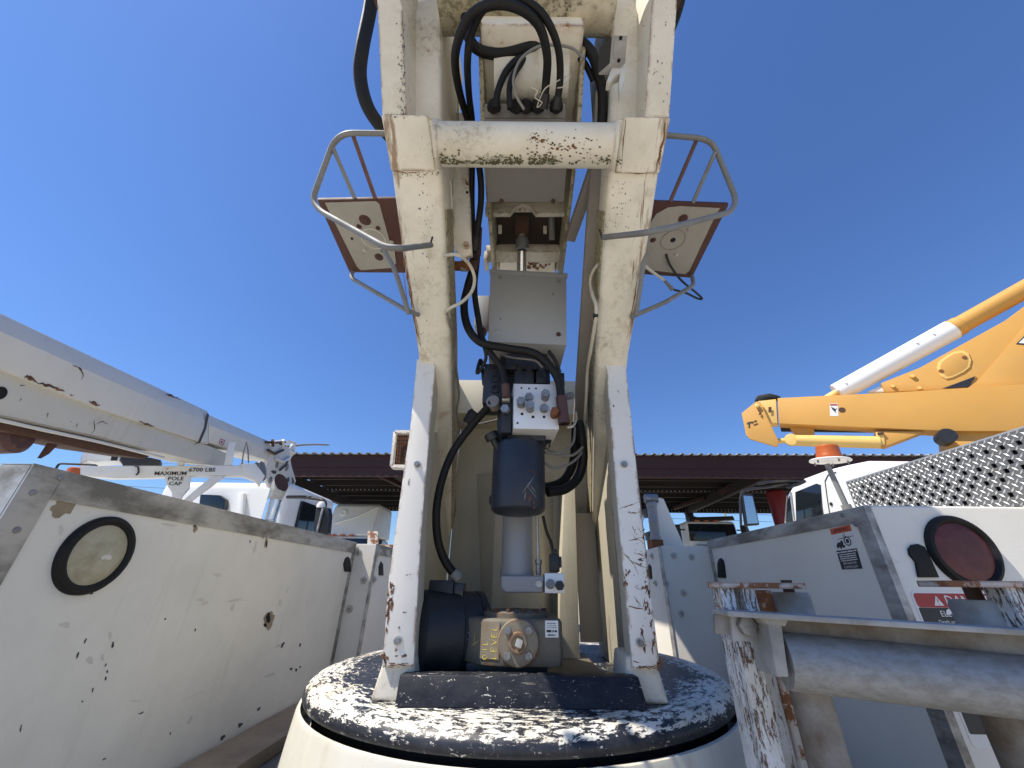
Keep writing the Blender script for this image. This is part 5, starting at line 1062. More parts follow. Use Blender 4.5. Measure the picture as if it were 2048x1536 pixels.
# horizontal tee: top flange and vertical web, slightly nearer on the right
A0, A1 = kp(1456, 1233, .625), kp(2080, 1274, .56)
B0, B1 = kp(1457, 1268, .625), kp(2080, 1342, .56)
ext = (A1 - A0) * .25
A1 = A1 + ext; B1 = B1 + ext; B1.z = B0.z + (A1.z - A0.z)
m = MB(); m.prism([A0, A1, A1 + V((0, 0, .007)), A0 + V((0, 0, .007))], (.006, .060, 0)); m.build('top_flange', 'galv', rk, bevel=.0015)
m = MB(); zt = -.0004
m.prism([A0 + V((.002, .046, zt)), A1 + V((.002, .046, zt)), B1 + V((.002, .046, -.004)), B0 + V((.002, .046, -.004))], (0, .008, 0)); wb = m.build('web', 'galv_brown', rk, bevel=.001)
# end plate with its hex bolt
q = [kp(1462, 1226, .66), kp(1530, 1230, .66), kp(1530, 1285, .66), kp(1466, 1282, .66)]
m = MB(); m.prism(q, (0, .008, 0)); m.build('end_plate', 'galv', rk, bevel=.001)
c = kp(1489, 1250, .66); m = MB(); m.hexb(c, (0, -1, 0), .0135, .011, .25); m.build('hex_bolt', 'steel_bolt', rk, bevel=.001)
# diagonal rib
a, b = kp(1533, 1236, .627), kp(1563, 1354, .627)
m = MB(); m.prism([a, a + V((.020, 0, 0)), b + V((.010, 0, 0)), b + V((-.006, 0, 0))], (0, .05, 0)); m.build('rib', 'galv', rk, bevel=.0015)
m = MB(); m.prism([a + V((-.01, -.001, .004)), a + V((.034, -.001, .004)), a + V((.024, -.001, -.01)), a + V((-.002, -.001, -.008))], (0, .05, 0)); m.build('rib_weld', 'galv', rk, bevel=.002)
# pipe below
p0, p1 = kp(1566, 1320, .655), kp(2090, 1378, .60)
p1 = p1 + (p1 - p0) * .2
m = MB(); dd = (p1 - p0); m.lathe([(.024, .0), (.0335, 0), (.0345, .002), (.0345, dd.length), (.024, dd.length), (.024, .02), (.0004, .02)], p0, dd, 36); m.build('pipe', 'galv_pipe', rk)
# pipe legs under it
for x0, x1, r_ in ((1622, 1680, .026), (1990, 2060, .026)):
    a = kp(x0, 1395, .70); b = kp(x1, 1600, .70); b = a + (b - a) * ((BED - a.z) / (b.z - a.z)); b.x = a.x + (b.x - a.x) * .1; m = MB(); m.cyl(V((a.x, a.y, a.z + .05)), V((a.x, a.y, BED + .001)), r_, seg=24); m.build('leg', 'galv_brown', rk)
# rusty white roller stand behind the rack: posts, capping plates and rollers
def stand(label, xs, Y, plate, roller):
    s_ = thing('roller_stand', label, 'roller stand', V((kp(xs[0][0], 1300, Y).x, Y, BED)))
    for (x0, x1), mat in zip(xs, ('flaky_white', 'flaky_white')):
        a, b = kp(x0, 1172, Y), kp(x1, 1172, Y)
        m = MB(); m.bb((a.x, Y, BED + .001), (b.x, Y + .006, a.z)); m.bb((a.x, Y + .006, BED + .001), (a.x + .006, Y + .035, a.z)); m.build('post', mat, s_, bevel=.0015)
    a, b = kp(*plate[0], Y), kp(*plate[1], Y)
    m = MB(); m.prism(rr2(a.x, b.x, Y - .006, Y + .045, .012, a.z), (0, 0, .009)); cp = m.build('cap_plate', 'rusty_white', s_, bevel=.002)
    YR = Y + .06; a, b = kp(*roller[0], YR), kp(roller[1][0], roller[0][1], YR); b.z = kp(*roller[1], YR).z
    m = MB(); rad = (b.x - a.x) / 2; cx = (a.x + b.x) / 2
    m.lathe([(.0004, b.z), (rad, b.z), (rad, a.z - .006), (rad * .92, a.z), (.0004, a.z)], V((cx, YR, 0)), (0, 0, 1), 32); rl = m.build('roller', 'galv', s_)
    m = MB(); m.cyl((cx, YR, a.z), (cx, YR, a.z + .02), rad * .3, seg=14); m.build('axle', 'dark_rust', rl)
    m = MB(); m.cyl((cx, YR, BED + .001), (cx, YR, b.z - .0005), rad * .35, seg=14); m.build('axle', 'dark_rust', rl)
    return s_
def rr2(x0, x1, y0, y1, r, z):
    pts = []
    for cx, cy, a0 in ((x1 - r, y1 - r, 0), (x0 + .004, y1 - .004, 90), (x0 + .004, y0 + .004, 180), (x1 - r, y0 + r, 270)):
        rr = r if cx == x1 - r else .004
        for k in range(4): a = math.radians(a0 + 30 * k); pts.append(V((cx + rr * math.cos(a), cy + rr * math.sin(a), z)))
    return pts
def backplate(label, x0, x1, y0, y1, Y):
    a, b = kp(x0, y0, Y), kp(x1, y0, Y); c = kp(x0, y1, Y)
    return tag(MB().bb((a.x, Y, BED + .001), (b.x, Y + .008, a.z)).build('gusset_plate', 'rusty_white', bevel=.0015), label, 'plate')
backplate('rust edged white plate behind the roller stand posts', 1512, 1542, 1180, 1300, .80)
stand('rusty white roller stand beside the turntable cover', [(1440, 1466), (1484, 1508)], .74, ((1437, 1176), (1612, 1166)), ((1545, 1184), (1612, 1330)))
stand('rusty white roller stand in front of the red tail lamp', [(2010, 2040), (2048, 2075)], .66, ((1888, 1174), (2075, 1164)), ((1909, 1199), (1996, 1420)))
ap = tag(MB().loft([[V((x, y, BED + .001)) for x, y in ((.345, .72), (.375, .72), (.375, .735), (.345, .735))], [V((x, y, -.045)) for x, y in ((.345, .72), (.375, .72), (.375, .735), (.345, .735))]]).build('flaking_post', 'flaky_white', bevel=.0015), 'flaking white flat post under the end of the galvanised rack', 'post')

# ------------------------------------------------------------------ tread plate guard standing on the right compartment
tp_ = thing('tread_plate_guard', 'perforated aluminium tread plate standing on the right compartment', 'tread plate', (1.3, 1.2, ZTR))
TX = 1.30; TZ0 = ZTR + .0006; TZ1 = PX(2048, 857, TX).z; TY0, TY1 = .72, PX(1692, 965, TX).y
cell = .0195; seam = TZ0 + .018
ncol = int((TY1 - TY0) / cell); nrow = int((TZ1 - seam) / cell)
m = MB(); bmv = {}
def gv(i, j):
    if (i, j) not in bmv: bmv[(i, j)] = m.bm.verts.new((TX, TY0 + (TY1 - TY0) * i / (ncol * 5), seam + .002 + (TZ1 - seam - .002) * j / (nrow * 5)))
    return bmv[(i, j)]
rng = random.Random(77)
hole = set()
for i in range(ncol):
    for j in range(1, nrow - 1):
        if (i + j) % 2 == 0 and rng.random() < .86 and j >= 1: hole.add((i, j))
for i in range(ncol * 5):
    for j in range(nrow * 5):
        ci, cj = i // 5, j // 5
        if (ci, cj) in hole and i % 5 in (1, 2, 3) and j % 5 in (1, 2, 3): continue
        m.bm.faces.new((gv(i, j), gv(i + 1, j), gv(i + 1, j + 1), gv(i, j + 1)))
ge = bmesh.ops.extrude_face_region(m.bm, geom=list(m.bm.faces)); bmesh.ops.translate(m.bm, vec=(.003, 0, 0), verts=[v for v in ge['geom'] if isinstance(v, bmesh.types.BMVert)])
m.build('perforated_sheet', 'tread_alu', tp_, smooth=0)
m = MB(); m.bb((TX - .004, TY0, TZ0), (TX + .002, TY1 - .05, seam)); m.build('lower_strip', 'tread_alu', tp_)
lug = MB()
def lugat(y, z, s, x):
    L, W, h = .0085, .0026, .0016; c = V((x, y, z)); u = V((0, .707, .707 * s)); v = V((0, -.707 * s, .707))
    base = [c + u * L, c + v * W, c - u * L, c - v * W]; top = [c + u * L * .35 - V((h, 0, 0)), c + v * W * .2 - V((h, 0, 0)), c - u * L * .35 - V((h, 0, 0)), c - v * W * .2 - V((h, 0, 0))]
    lug.loft([base, top])
for i in range(ncol * 2 + 1):
    for j in range(nrow * 2 + 1):
        if (i + j) % 2: continue
        if i % 2 and j % 2 and (i // 2, j // 2) in hole: continue
        y = TY0 + (TY1 - TY0) * i / (ncol * 2); z = seam + .004 + (TZ1 - seam - .006) * j / (nrow * 2)
        lugat(y, z, 1 if (i // 1) % 2 else -1, TX - .0002)
for i in range(ncol * 2 - 4):
    y = TY0 + (TY1 - TY0) * i / (ncol * 2); lugat(y, TZ0 + .009 + (.004 if i % 2 else -.004), 1 if i % 2 else -1, TX - .0042)
stuff(lug.build('tread_lugs', 'tread_lug', tp_, smooth=0))
m = MB(); m.bb((TX - .0005, TY0, TZ1 + .0004), (TX + .012, TY1, TZ1 + .006)); m.build('top_edge', 'tread_lug', tp_, bevel=.001)
m = MB(); m.bb((TX + .022, TY0 + .028, TZ0), (TX + .025, TY1 - .035, TZ1 - .004)); m.build('hole_shade_sheet', 'valve_black', tp_)  # added black sheet standing in for the shade behind the holes
for y in (TY0 + .02, TY1 - .03): m = MB(); m.bb((TX + .0035, y, TZ0), (TX + .05, y + .006, TZ1 - .01)); m.build('stiffener', 'tread_alu', tp_)
# amber beacon on its post
bc = thing('beacon_light', 'amber beacon on a grey post behind the tread plate', 'beacon', PY(1690, 1000, 1.72))
BY = 1.70
a, b = PY(1654, 928, BY), PY(1694, 1006, BY); foot = V((b.x + (b.x - a.x) * .25, BY, ZTQ + .0006)); b = foot
m = MB(); m.cyl(b, a, .011, seg=14); m.build('post', 'tube_grey', bc)
mid_ = a.lerp(b, .52); m = MB(); m.tube([mid_, a.lerp(b, .95)], .0185, 14); m.build('sleeve', 'tube_grey', bc)
top = PY(1660, 921, BY); nt = V((.05, -.1, 1)).normalized()
m = MB(); m.lathe([(.0004, -.004), (.078, -.004), (.080, 0), (.076, .004), (.0004, .005)], top, nt, 30); m.build('base_plate', 'truck_white', bc)
for k in range(5):
    an = k * 1.256; m = MB(); u_ = nt.orthogonal().normalized(); v_ = nt.cross(u_); m.cyl(top + (u_ * math.cos(an) + v_ * math.sin(an)) * .064 - nt * .016, top + (u_ * math.cos(an) + v_ * math.sin(an)) * .064 - nt * .004, .004, seg=6); m.build('stud', 'steel_bolt', bc)
m = MB(); m.lathe([(.050, .005), (.052, .012), (.049, .022), (.047, .03), (.0445, .055), (.0445, .062), (.040, .068), (.0004, .07)], top, nt, 28); m.build('lens', 'amber', bc)

# ------------------------------------------------------------------ neighbouring crane truck at the left
def vplane(x0, y0, Y0, x1, y1, Y1):
    """vertical plane through two pixels at given depths"""
    a, b = PY(x0, y0, Y0), PY(x1, y1, Y1); d = V((b.x - a.x, b.y - a.y, 0)).normalized(); n = V((d.y, -d.x, 0)); n = n if n.dot(a) < 0 else -n
    return a, n
pA, nA = vplane(0, 740, 1.75, 560, 900, 6.0)
pl = lambda x, y, k=0.0: PP(x, y, pA - nA * k, nA)
ln = thing('crane_boom', 'grey white telescopic crane boom of the neighbouring truck at left', 'crane boom', pl(300, 860))
def slab(par, name, pts, mat, k, th, bev=.006, f=None):
    f = f or pl
    m = MB(); m.prism([f(x, y, k) for x, y in pts], -nA * th); return m.build(name, mat, par, bevel=bev)
# outer box section with bevelled top, lofted along its length
def sect(x, ys, th):
    """ys: top, bevel, crease(bottom) pixels at column x"""
    t_, b_, c_ = [pl(x, y, 0) for y in ys]; t2 = PP(x, ys[0], pA - nA * .05, nA)
    return [b_, c_, c_ - nA * th, b_ - nA * th, t2 - nA * (th - .10), t2]
m = MB(); m.loft([sect(-60, (597, 636, 714), .46), sect(200, (720, 752, 818), .46), sect(417, (823, 846, 889), .46)]); m.build('outer_section', 'crane_grey', ln, bevel=.012, smooth=20)
m = MB(); m.loft([sect(417.5, (829, 850, 884), .42), sect(548, (887, 900, 925), .42)]); m.build('tip_section', 'crane_grey', ln, bevel=.012, smooth=20)
# lower fixed section below the crease
lo = [(-60, 714), (200, 818), (417, 889), (470, 912), (452, 935), (417, 930), (300, 900), (180, 869), (-60, 818)]
slab(ln, 'lower_section', [(-60, 716), (200, 820), (417, 891), (468, 912), (448, 934), (417, 929), (200, 874), (-60, 816)], 'crane_grey_lower', .035, .36, .01)
slab(ln, 'bottom_flange', [(-60, 822), (60, 850), (200, 881), (330, 913), (330, 917), (200, 886), (60, 856), (-60, 829)], 'crane_grey', .02, .03, .002)
slab(ln, 'under_tray', [(-60, 830), (60, 858), (200, 887), (300, 912), (290, 918), (190, 903), (60, 873), (-60, 848)], 'dark_rust', .10, .22, .004)
bnd = lambda x0, y0, x1, y1: None
mm = MB(); rng = random.Random(3); on = -nA * -.0025
def cpx(pts, wd, k=-.002): crack(mm, [pl(x, y, k) for x, y in pts], wd, nA, rng)
cpx([(145, 731), (158, 735), (164, 742), (167, 752), (164, 759)], .006, -.003)
for pts, wd in (([(50, 753), (62, 757), (80, 766)], .012), ([(80, 766), (100, 772), (130, 782)], .009), ([(178, 803), (192, 808), (200, 812)], .010), ([(278, 843), (295, 848), (310, 853)], .008), ([(332, 788), (345, 793), (362, 800)], .012), ([(140, 789), (147, 792)], .006)): cpx(pts, wd)
stuff(mm.build('rust_scar', 'dark_rust', ln, smooth=0)); mm = MB()
for pts, wd in (([(55, 757), (70, 763)], .012), ([(110, 778), (128, 783)], .012), ([(184, 807), (200, 812)], .012), ([(285, 846), (306, 854)], .008)): cpx(pts, wd, -.004)
stuff(mm.build('rust_bloom', 'rust_streak', ln, smooth=0)); mm = MB()
for pts in (([(96, 825), (94, 836)]), ([(40, 770), (50, 771)]), ([(190, 850), (205, 843), (218, 849)]), ([(188, 840), (190, 860), (178, 872)]), ([(155, 847), (152, 855)]), ([(42, 797), (39, 803)]), ([(140, 845), (143, 842)])): cpx(pts, .004, .033)
stuff(mm.build('scuff', 'scuff', ln, smooth=0))
m = MB(); m.prism([pl(*p, -.002) for p in ((413, 826), (418, 829), (412, 858), (400, 886), (388, 889), (396, 884), (408, 856))], nA * .002); m.build('section_seam', 'scuff', ln)
m = MB(); c = pl(0, 786, .034); m.lathe([(.035, 0), (.035, .003), (.0004, .003)], c, nA, 20); m.build('hole', 'hole', ln)
# square emblem on the tip section
m = MB(); eq = [(440, 876), (452, 879), (447, 893), (435, 889)]; m.prism([pl(*p, -.002) for p in eq], nA * .002); em = m.build('emblem', 'sticker_white', ln); em['label'] = 'small square emblem outlined in red'
def eback(k): 
    c = [sum(p[0] for p in eq) / 4, sum(p[1] for p in eq) / 4]; return [(c[0] + (p[0] - c[0]) * k, c[1] + (p[1] - c[1]) * k) for p in eq]
m = MB(); m.prism([pl(*p, -.0045) for p in eback(.78)], nA * .001); m.build('emblem_frame', 'sticker_red', em); m = MB(); m.prism([pl(*p, -.006) for p in eback(.55)], nA * .001); m.build('emblem_field', 'sticker_white', em); m = MB(); m.prism([pl(*p, -.0075) for p in eback(.3)], nA * .001); m.build('emblem_core', 'sticker_red', em)
# boom head: cheek, sheaves and fittings
slab(ln, 'head_cheek', [(548, 886), (578, 894), (583, 930), (592, 962), (580, 990), (560, 985), (540, 975), (530, 950), (536, 920)], 'crane_grey', -.02, .05, .01)
slab(ln, 'head_cheek', [(560, 884), (585, 892), (592, 905), (580, 918), (572, 945), (556, 930)], 'truck_white_chipped', .05, .3, .01)
for x, y, r_ in ((553, 930, .05), (573, 935, .06), (540, 960, .05), (560, 965, .04)): m = MB(); m.lathe([(r_, -.002), (r_, .015), (r_ * .5, .02), (.0004, .02)], pl(x, y, -.02), nA, 18); m.build('pin', 'steel_bolt', ln)
m = MB(); c = pl(520, 943, -.04); m.lathe([(.02, -.05), (.13, -.045), (.14, -.03), (.12, 0), (.14, .03), (.13, .045), (.02, .05)], c, nA + V((0, 0, .3)), 28); m.build('sheave', 'tube_grey', ln)
for q in (([(545, 885), (562, 882), (580, 886)], .02), ([(552, 898), (568, 905), (585, 890)], .025), ([(560, 910), (572, 900), (590, 905)], .02), ([(540, 890), (548, 905), (556, 915)], .02)): m = MB(); m.tube([pl(x, y, .03) for x, y in q[0]], q[1], 8); m.build('cable_guide', 'truck_white_chipped', ln)
for q in ([(532, 884), (552, 886), (570, 884)], [(560, 888), (575, 895)]): m = MB(); m.tube([pl(x, y, .0) for x, y in q], .018, 7); m.build('wire_rope', 'dark_rust', ln)
m = MB(); m.tube(smoothpath([pl(575, 893, .05), pl(605, 890, .03), pl(635, 889, .0), pl(657, 890, 0)]), .022, 8); m.build('guide_horn', 'galv', ln)
m = MB(); m.prism([pl(*p, .1) for p in ((303, 776), (320, 779), (313, 782), (304, 780))], -nA * .1); m.build('top_tab', 'sticker_white', ln)
for k, (pts, r_, mt) in enumerate((([(536, 900), (550, 908), (566, 900)], .02, 'dark_rust'), ([(552, 918), (566, 924), (580, 915)], .024, 'truck_white_chipped'), ([(545, 880), (546, 892)], .022, 'dark_rust'), ([(566, 880), (567, 892)], .022, 'truck_white_chipped'), ([(578, 882), (590, 886), (588, 900)], .02, 'truck_white_chipped'), ([(560, 940), (572, 930), (577, 915)], .018, 'scuff'))):
    m = MB(); m.tube([pl(x, y, -.05) for x, y in pts], r_, 8); m.build('head_fitting', mt, ln)
for x, y, a_, b_ in ((548, 944, 5, 4), (557, 952, 4, 3), (566, 958, 3, 3), (575, 960, 4, 5), (550, 965, 3, 3), (545, 905, 4, 3), (586, 962, 3, 6)):
    m = MB(); m.f(jag(pl(x, y, -.0206), pl(x + a_, y, -.0206) - pl(x, y, -.0206), pl(x, y + b_, -.0206) - pl(x, y, -.0206), 1, 1, rng)); m.build('worn_spot', 'scuff', ln, smooth=0)
# rusty hook gear below the boom at far left
hk = thing('auger_hook', 'rusty round hook block and spike hanging under the crane boom', 'hook block', pl(20, 890, .15))
c = pl(22, 872, .2); m = MB(); m.lathe([(.0004, -.06), (.08, -.06), (.105, -.035), (.105, .035), (.08, .06), (.0004, .06)], c, nA + V((.3, 0, .2)), 28); m.build('block', 'brown_crimp', hk)
m = MB(); m.prism([pl(*p, .18) for p in ((103, 885), (118, 888), (98, 908), (82, 917))], -nA * .02); m.build('spike', 'dark_rust', hk)
m = MB(); m.bar(pl(12, 856, .2), pl(30, 866, .2), .06, .10); m.build('hanger', 'rusty', hk)

# pole bracket arm with lettering, in front of the boom
pB, nB = vplane(180, 930, 3.6, 520, 940, 4.4)
pb_ = lambda x, y, k=0.0: PP(x, y, pB - nB * k, nB)
pk = thing('pole_bracket', 'white pole bracket arm lettered maximum pole cap', 'bracket', pb_(350, 1000))
def slb(par, name, pts, mat, k, th, bev=.004):
    m = MB(); m.prism([pb_(x, y, k) for x, y in pts], -nB * th); return m.build(name, mat, par, bevel=bev)
slb(pk, 'arm', [(160, 932), (300, 932), (430, 931), (508, 930), (512, 944), (500, 952), (430, 951), (300, 955), (220, 956), (160, 950)], 'truck_white_chipped', 0, .10)
slb(pk, 'upright', [(328, 951.5), (356, 951.5), (382, 951.5), (379, 975), (366, 990), (360, 1000), (343, 1000), (344, 985), (332, 966)], 'truck_white_chipped', -.004, .09)
slb(pk, 'post_stub', [(360, 903), (373, 905), (367, 931.5), (355, 931.5)], 'truck_white_chipped', 0.01, .06)
slb(pk, 'post_stub', [(457, 884), (472, 885), (464, 930.5), (447, 930.5)], 'truck_white_chipped', 0.01, .06)
slb(pk, 'hook_tab', [(466, 897), (474, 900), (478, 905), (472, 906)], 'truck_white_chipped', 0.02, .02, .001)
slb(pk, 'diagonal_brace', [(424, 951.5), (452, 951.5), (385, 1000), (362, 1004)], 'truck_white_chipped', .005, .07)
slb(pk, 'clamp_block', [(480, 926), (512, 928), (530, 952), (520, 972), (508, 960), (488, 952.5)], 'truck_white_chipped', -.02, .1)
slb(pk, 'bulkhead', [(164, 908), (178, 896), (195, 897), (240, 905), (240, 922), (190, 924), (176, 920), (158, 930)], 'truck_white_chipped', .15, .2)
slb(pk, 'vent_grille', [(224, 908), (238, 908), (234, 921), (221, 921)], 'valve_black', .145, .004, 0)
slb(pk, 'winch', [(240, 912), (300, 915), (322, 920), (318, 931), (245, 931)], 'valve_black', .1, .2)
for p_, sz, bd in (((341, 947), 9, 'MAXIMUM'), ((351, 957.5), 9, 'POLE'), ((350, 967.5), 9, 'CAP'), ((404, 940), 9.5, '6700 LBS')):
    c = pb_(*p_, -.0055); u_ = pb_(p_[0] + 10, p_[1], -.0055) - c; v_ = c - pb_(p_[0], p_[1] + 10, -.0055); text(bd, v_.length * sz / 10 * 1.15, c, u_, v_, 'ink_black', pk, depth=-.0 if False else .002, shear=.15, bold=.001)
for q in ([(484, 928), (487, 905), (493, 883), (496, 900), (497, 926)],): m = MB(); m.tube([pb_(x, y, -.02) for x, y in q], .007, 7); m.build('wire_loop', 'tube_grey', pk)
m = MB(); m.tube(smoothpath([pb_(270, 932, -.01), pb_(276, 934, -.02), pb_(277, 945, -.02), pb_(272, 950, -.02)]), .008, 7); m.build('hook', 'black_plastic', pk)
m = MB(); m.tube(fillet([pb_(112, 937, .1), pb_(118, 927, .1), pb_(192, 930, .1), pb_(195, 936, .1)], .03), .010, 7); m.build('hand_rail', 'black_plastic', pk)
m = MB(); c = pb_(150, 944, .05); m.lathe([(.06, -.05), (.06, 0), (.055, .03), (.04, .04), (.0004, .045)], c, (0, 0, 1), 20); m.build('marker_lamp', 'amber', pk)
m = MB(); m.prism([pb_(*p, .02) for p in ((343, 1000), (385, 1000), (390, 1060), (345, 1060))], -nB * .08); m.build('mast', 'truck_white_chipped', pk)

# simple truck builder: white cab with glass, chassis and wheels; faces the given direction
def cabbox(par, x0, x1, y0, y1, z0, z1, name, mat, bev=.08, sl=0.0):
    m = MB(); m.loft([[(x0, y0, z0), (x1, y0, z0), (x1, y1, z0), (x0, y1, z0)], [(x0 + sl, y0 + sl, z1), (x1 - sl, y0 + sl, z1), (x1 - sl, y1 - sl, z1), (x0 + sl, y1 - sl, z1)]]); return m.build(name, mat, par, bevel=bev, seg=4, smooth=50)
def wheelset(par, pts, r=.5):
    for x, y, s in pts:
        m = MB(); m.lathe([(r * .55, 0), (r * .9, .02), (r, .06), (r, .24), (r * .9, .28), (r * .55, .3)], (x, y, -H + r), (s, 0, 0), 26); wl = m.build('wheel', 'tyre', par)
        m = MB(); m.lathe([(r * .5, .1), (r * .55, .26), (r * .2, .2), (.0004, .25)], (x, y, -H + r), (s, 0, 0), 18); m.build('rim', 'galv', wl)
# neighbour cab at left
c0 = PY(430, 965, 6.6); c1 = PY(580, 1000, 6.6)
nc = thing('crane_truck', 'white crane truck cab with dark rear window beyond the left compartment', 'truck', (c0.x + .6, 7.4, -H))
zt = PY(500, 962, 6.6).z
xL, xR = PY(300, 1000, 6.6).x, PY(581, 1000, 6.6).x
cabbox(nc, xL, xR, 6.6, 8.4, -H + .9, zt, 'cab', 'truck_white', .13, .06)
gq = [PY(400, 988, 6.55), PY(440, 990, 6.55), PY(450, 998, 6.55), PY(449, 1016, 6.55), PY(440, 1030, 6.55), PY(395, 1030, 6.55)]
m = MB(); m.prism(gq, (0, .1, 0)); m.build('rear_window', 'dark_glass', nc, bevel=.02)
m = MB(); m.loft([[(PY(475, 985, 6.58).x, 6.57, PY(475, 985, 6.58).z), (PY(488, 985, 6.58).x, 6.57, PY(475, 985, 6.58).z), (PY(486, 1045, 6.58).x, 6.57, PY(486, 1045, 6.58).z), (PY(478, 1045, 6.58).x, 6.57, PY(486, 1045, 6.58).z)], [(PY(475, 985, 6.58).x, 6.68, PY(475, 985, 6.58).z), (PY(488, 985, 6.58).x, 6.68, PY(475, 985, 6.58).z), (PY(486, 1045, 6.58).x, 6.68, PY(486, 1045, 6.58).z), (PY(478, 1045, 6.58).x, 6.68, PY(486, 1045, 6.58).z)]]); m.build('pressed_rib', 'truck_white', nc, bevel=.03)
m = MB(); xw = xR + .002; m.prism([V((xw, 7.0, zt - .25)), V((xw, 7.9, zt - .25)), V((xw, 8.2, zt - .95)), V((xw, 7.0, zt - .95))], (-.06, 0, 0)); m.build('side_window', 'dark_glass', nc, bevel=.02)
cabbox(nc, xL + .1, xR - .1, 8.402, 10.0, -H + .75, zt - 1.2, 'hood', 'truck_white', .15, .1)
m = MB(); m.bb((xL + .5, 3.0, -H + .55), (xR - .5, 9.8, -H + .85)); m.build('frame_rail', 'black_plastic', nc, bevel=.02)
m = MB(); m.bb((xL + .1, 2.2, -H + .86), (xR - .1, 6.4, -H + 1.25)); m.build('truck_bed', 'truck_white_chipped', nc, bevel=.02)
wheelset(nc, [(xL + .35, 9.0, -1), (xR - .35, 9.0, 1), (xL + .35, 4.6, -1), (xR - .35, 4.6, 1)])
m = MB(); q = pb_(367, 1060, .06); m.bb((q.x - .08, q.y - .05, -H + 1.251), (q.x + .08, q.y + .1, q.z + .02)); m.build('bracket_mast', 'truck_white_chipped', nc, bevel=.01)
q = pl(-160, 900, .25); m = MB(); m.bb((q.x - .2, q.y - .2, -H + 1.251), (q.x + .2, q.y + .2, q.z - .15)); m.build('boom_rest', 'truck_white_chipped', nc, bevel=.02)
# chrome exhaust stack
ex = thing('exhaust_stack', 'chrome exhaust stack with angled rusty tip beside the crane truck cab', 'exhaust', PY(545, 1090, 5.2))
a, b, c = PY(546, 1090, 5.2), PY(549, 1000, 5.2), PY(563, 965, 5.2)
m = MB(); m.cyl(V((b.x, b.y, -H + .6)), b, .085, seg=24); m.build('pipe', 'chrome', ex)
ring_ = []
for k, (p, t) in enumerate(((b, V((0, 0, 1))), (b.lerp(c, .5) + V((.0, 0, .03)), V((.35, -.1, 1)).normalized()), (c, V((.93, -.20, .38)).normalized()))):
    u_ = t.cross(V((0, 1, 0))).normalized(); v_ = t.cross(u_); rr_ = (.088, .10, .125)[k]; ring_.append([p + u_ * math.cos(j * math.pi / 10) * rr_ + v_ * math.sin(j * math.pi / 10) * rr_ for j in range(20)])
m = MB(); m.loft(ring_, cap=False); m.build('tip', 'zinc', ex); m = MB(); m.f(ring_[2]); m.build('tip_mouth', 'dark_rust', ex)
for k in range(4): m = MB(); m.lathe([(.086, 0), (.094, .006), (.094, .014), (.086, .02)], b + V((0, 0, -.42 + .05 * k)), (0, 0, 1), 24, cap=False); m.build('clamp_ring', 'chrome', ex)
# mirror at left
mr = thing('wing_mirror', 'black wing mirror on an arm beside the crane truck cab', 'mirror', PY(645, 1080, 6.2))
MY = 6.2
q = [PY(632, 1012, MY), PY(657, 1015, MY), PY(659, 1030, MY), PY(656, 1066, MY), PY(652, 1070, MY), PY(630, 1064, MY), PY(626, 1058, MY)]
m = MB(); m.prism(q, (0, .12, 0)); m.build('housing', 'black_plastic', mr, bevel=.03)
m = MB(); m.tube([PY(646, 1016, MY - .02), PY(640, 1040, MY - .02), PY(634, 1064, MY - .02)], .018, 6); m.build('bracket', 'galv', mr)
m = MB(); m.tube(fillet([PY(575, 994, MY + .4), PY(610, 994, MY + .2), PY(645, 999, MY + .05), PY(651, 1006, MY + .05), PY(650, 1014, MY + .05)], .1), .028, 8); m.build('arm', 'black_plastic', mr)
m = MB(); c = PY(640, 1012, MY); m.lathe([(.0004, -.05), (.07, -.04), (.075, 0), (.05, .05), (.0004, .06)], c + V((0, .05, .02)), (0, 0, 1), 16); m.build('lamp', 'truck_white', mr)

# ------------------------------------------------------------------ yellow derrick truck at the right
pC, nC = vplane(1490, 850, 7.2, 2048, 850, 5.2)
yk_ = lambda x, y, k=0.0: PP(x, y, pC - nC * k, nC)
yb_ = thing('yellow_derrick', 'yellow derrick boom folded with a white insulated tube', 'derrick', yk_(1900, 900))
def ys(name, pts, mat, k, th, bev=.01, par=None):
    m = MB(); m.prism([yk_(x, y, k) for x, y in pts], -nC * th); return m.build(name, mat, par or yb_, bevel=bev)
ys('lower_arm', [(1555, 796), (1800, 784), (2120, 764), (2120, 862), (1900, 862), (1558, 847)], 'yellow', 0, .32)
ys('elbow_cover', [(1516, 802), (1552, 798), (1555, 846), (1540, 846), (1530, 838)], 'yellow_pale', .03, .26)
ys('elbow_plate', [(1483, 826), (1512, 803), (1520, 803), (1558, 884), (1554, 894), (1500, 878), (1492, 870)], 'yellow', -.06, .05)
ys('upper_arm', [(1762, 766), (1840, 735), (2010, 641), (2052, 610), (2120, 580), (2120, 764), (2040, 772), (1772, 784)], 'yellow', .12, .30)
ys('upper_arm_gusset', [(1935, 776), (1958, 760), (2060, 640), (2120, 600), (2120, 766)], 'yellow', .10, .019, .004)
ys('painted_shadow', [(1885, 777), (1952, 752), (1938, 774)], 'valve_black', .10, .012, 0)  # black wedge sheet painting in the shadow beside the gusset
hpts = []
for cx, cy, r_, a0, a1 in ((1922, 716, 14, -60, 60), (1930, 732, 12, 20, 120), (1888, 752, 9, 90, 190), (1880, 738, 10, 170, 260)):
    for k in range(5): a = math.radians(a0 + (a1 - a0) * k / 4); hpts.append((cx + r_ * math.cos(a), cy + r_ * math.sin(a)))
hpts = [(1892, 712), (1908, 703), (1926, 700), (1937, 706), (1943, 720), (1940, 734), (1928, 744), (1905, 755), (1892, 758), (1882, 752), (1874, 735), (1877, 724)]
ys('hatch_cover', hpts, 'yellow_pale', .10, .02, .01)
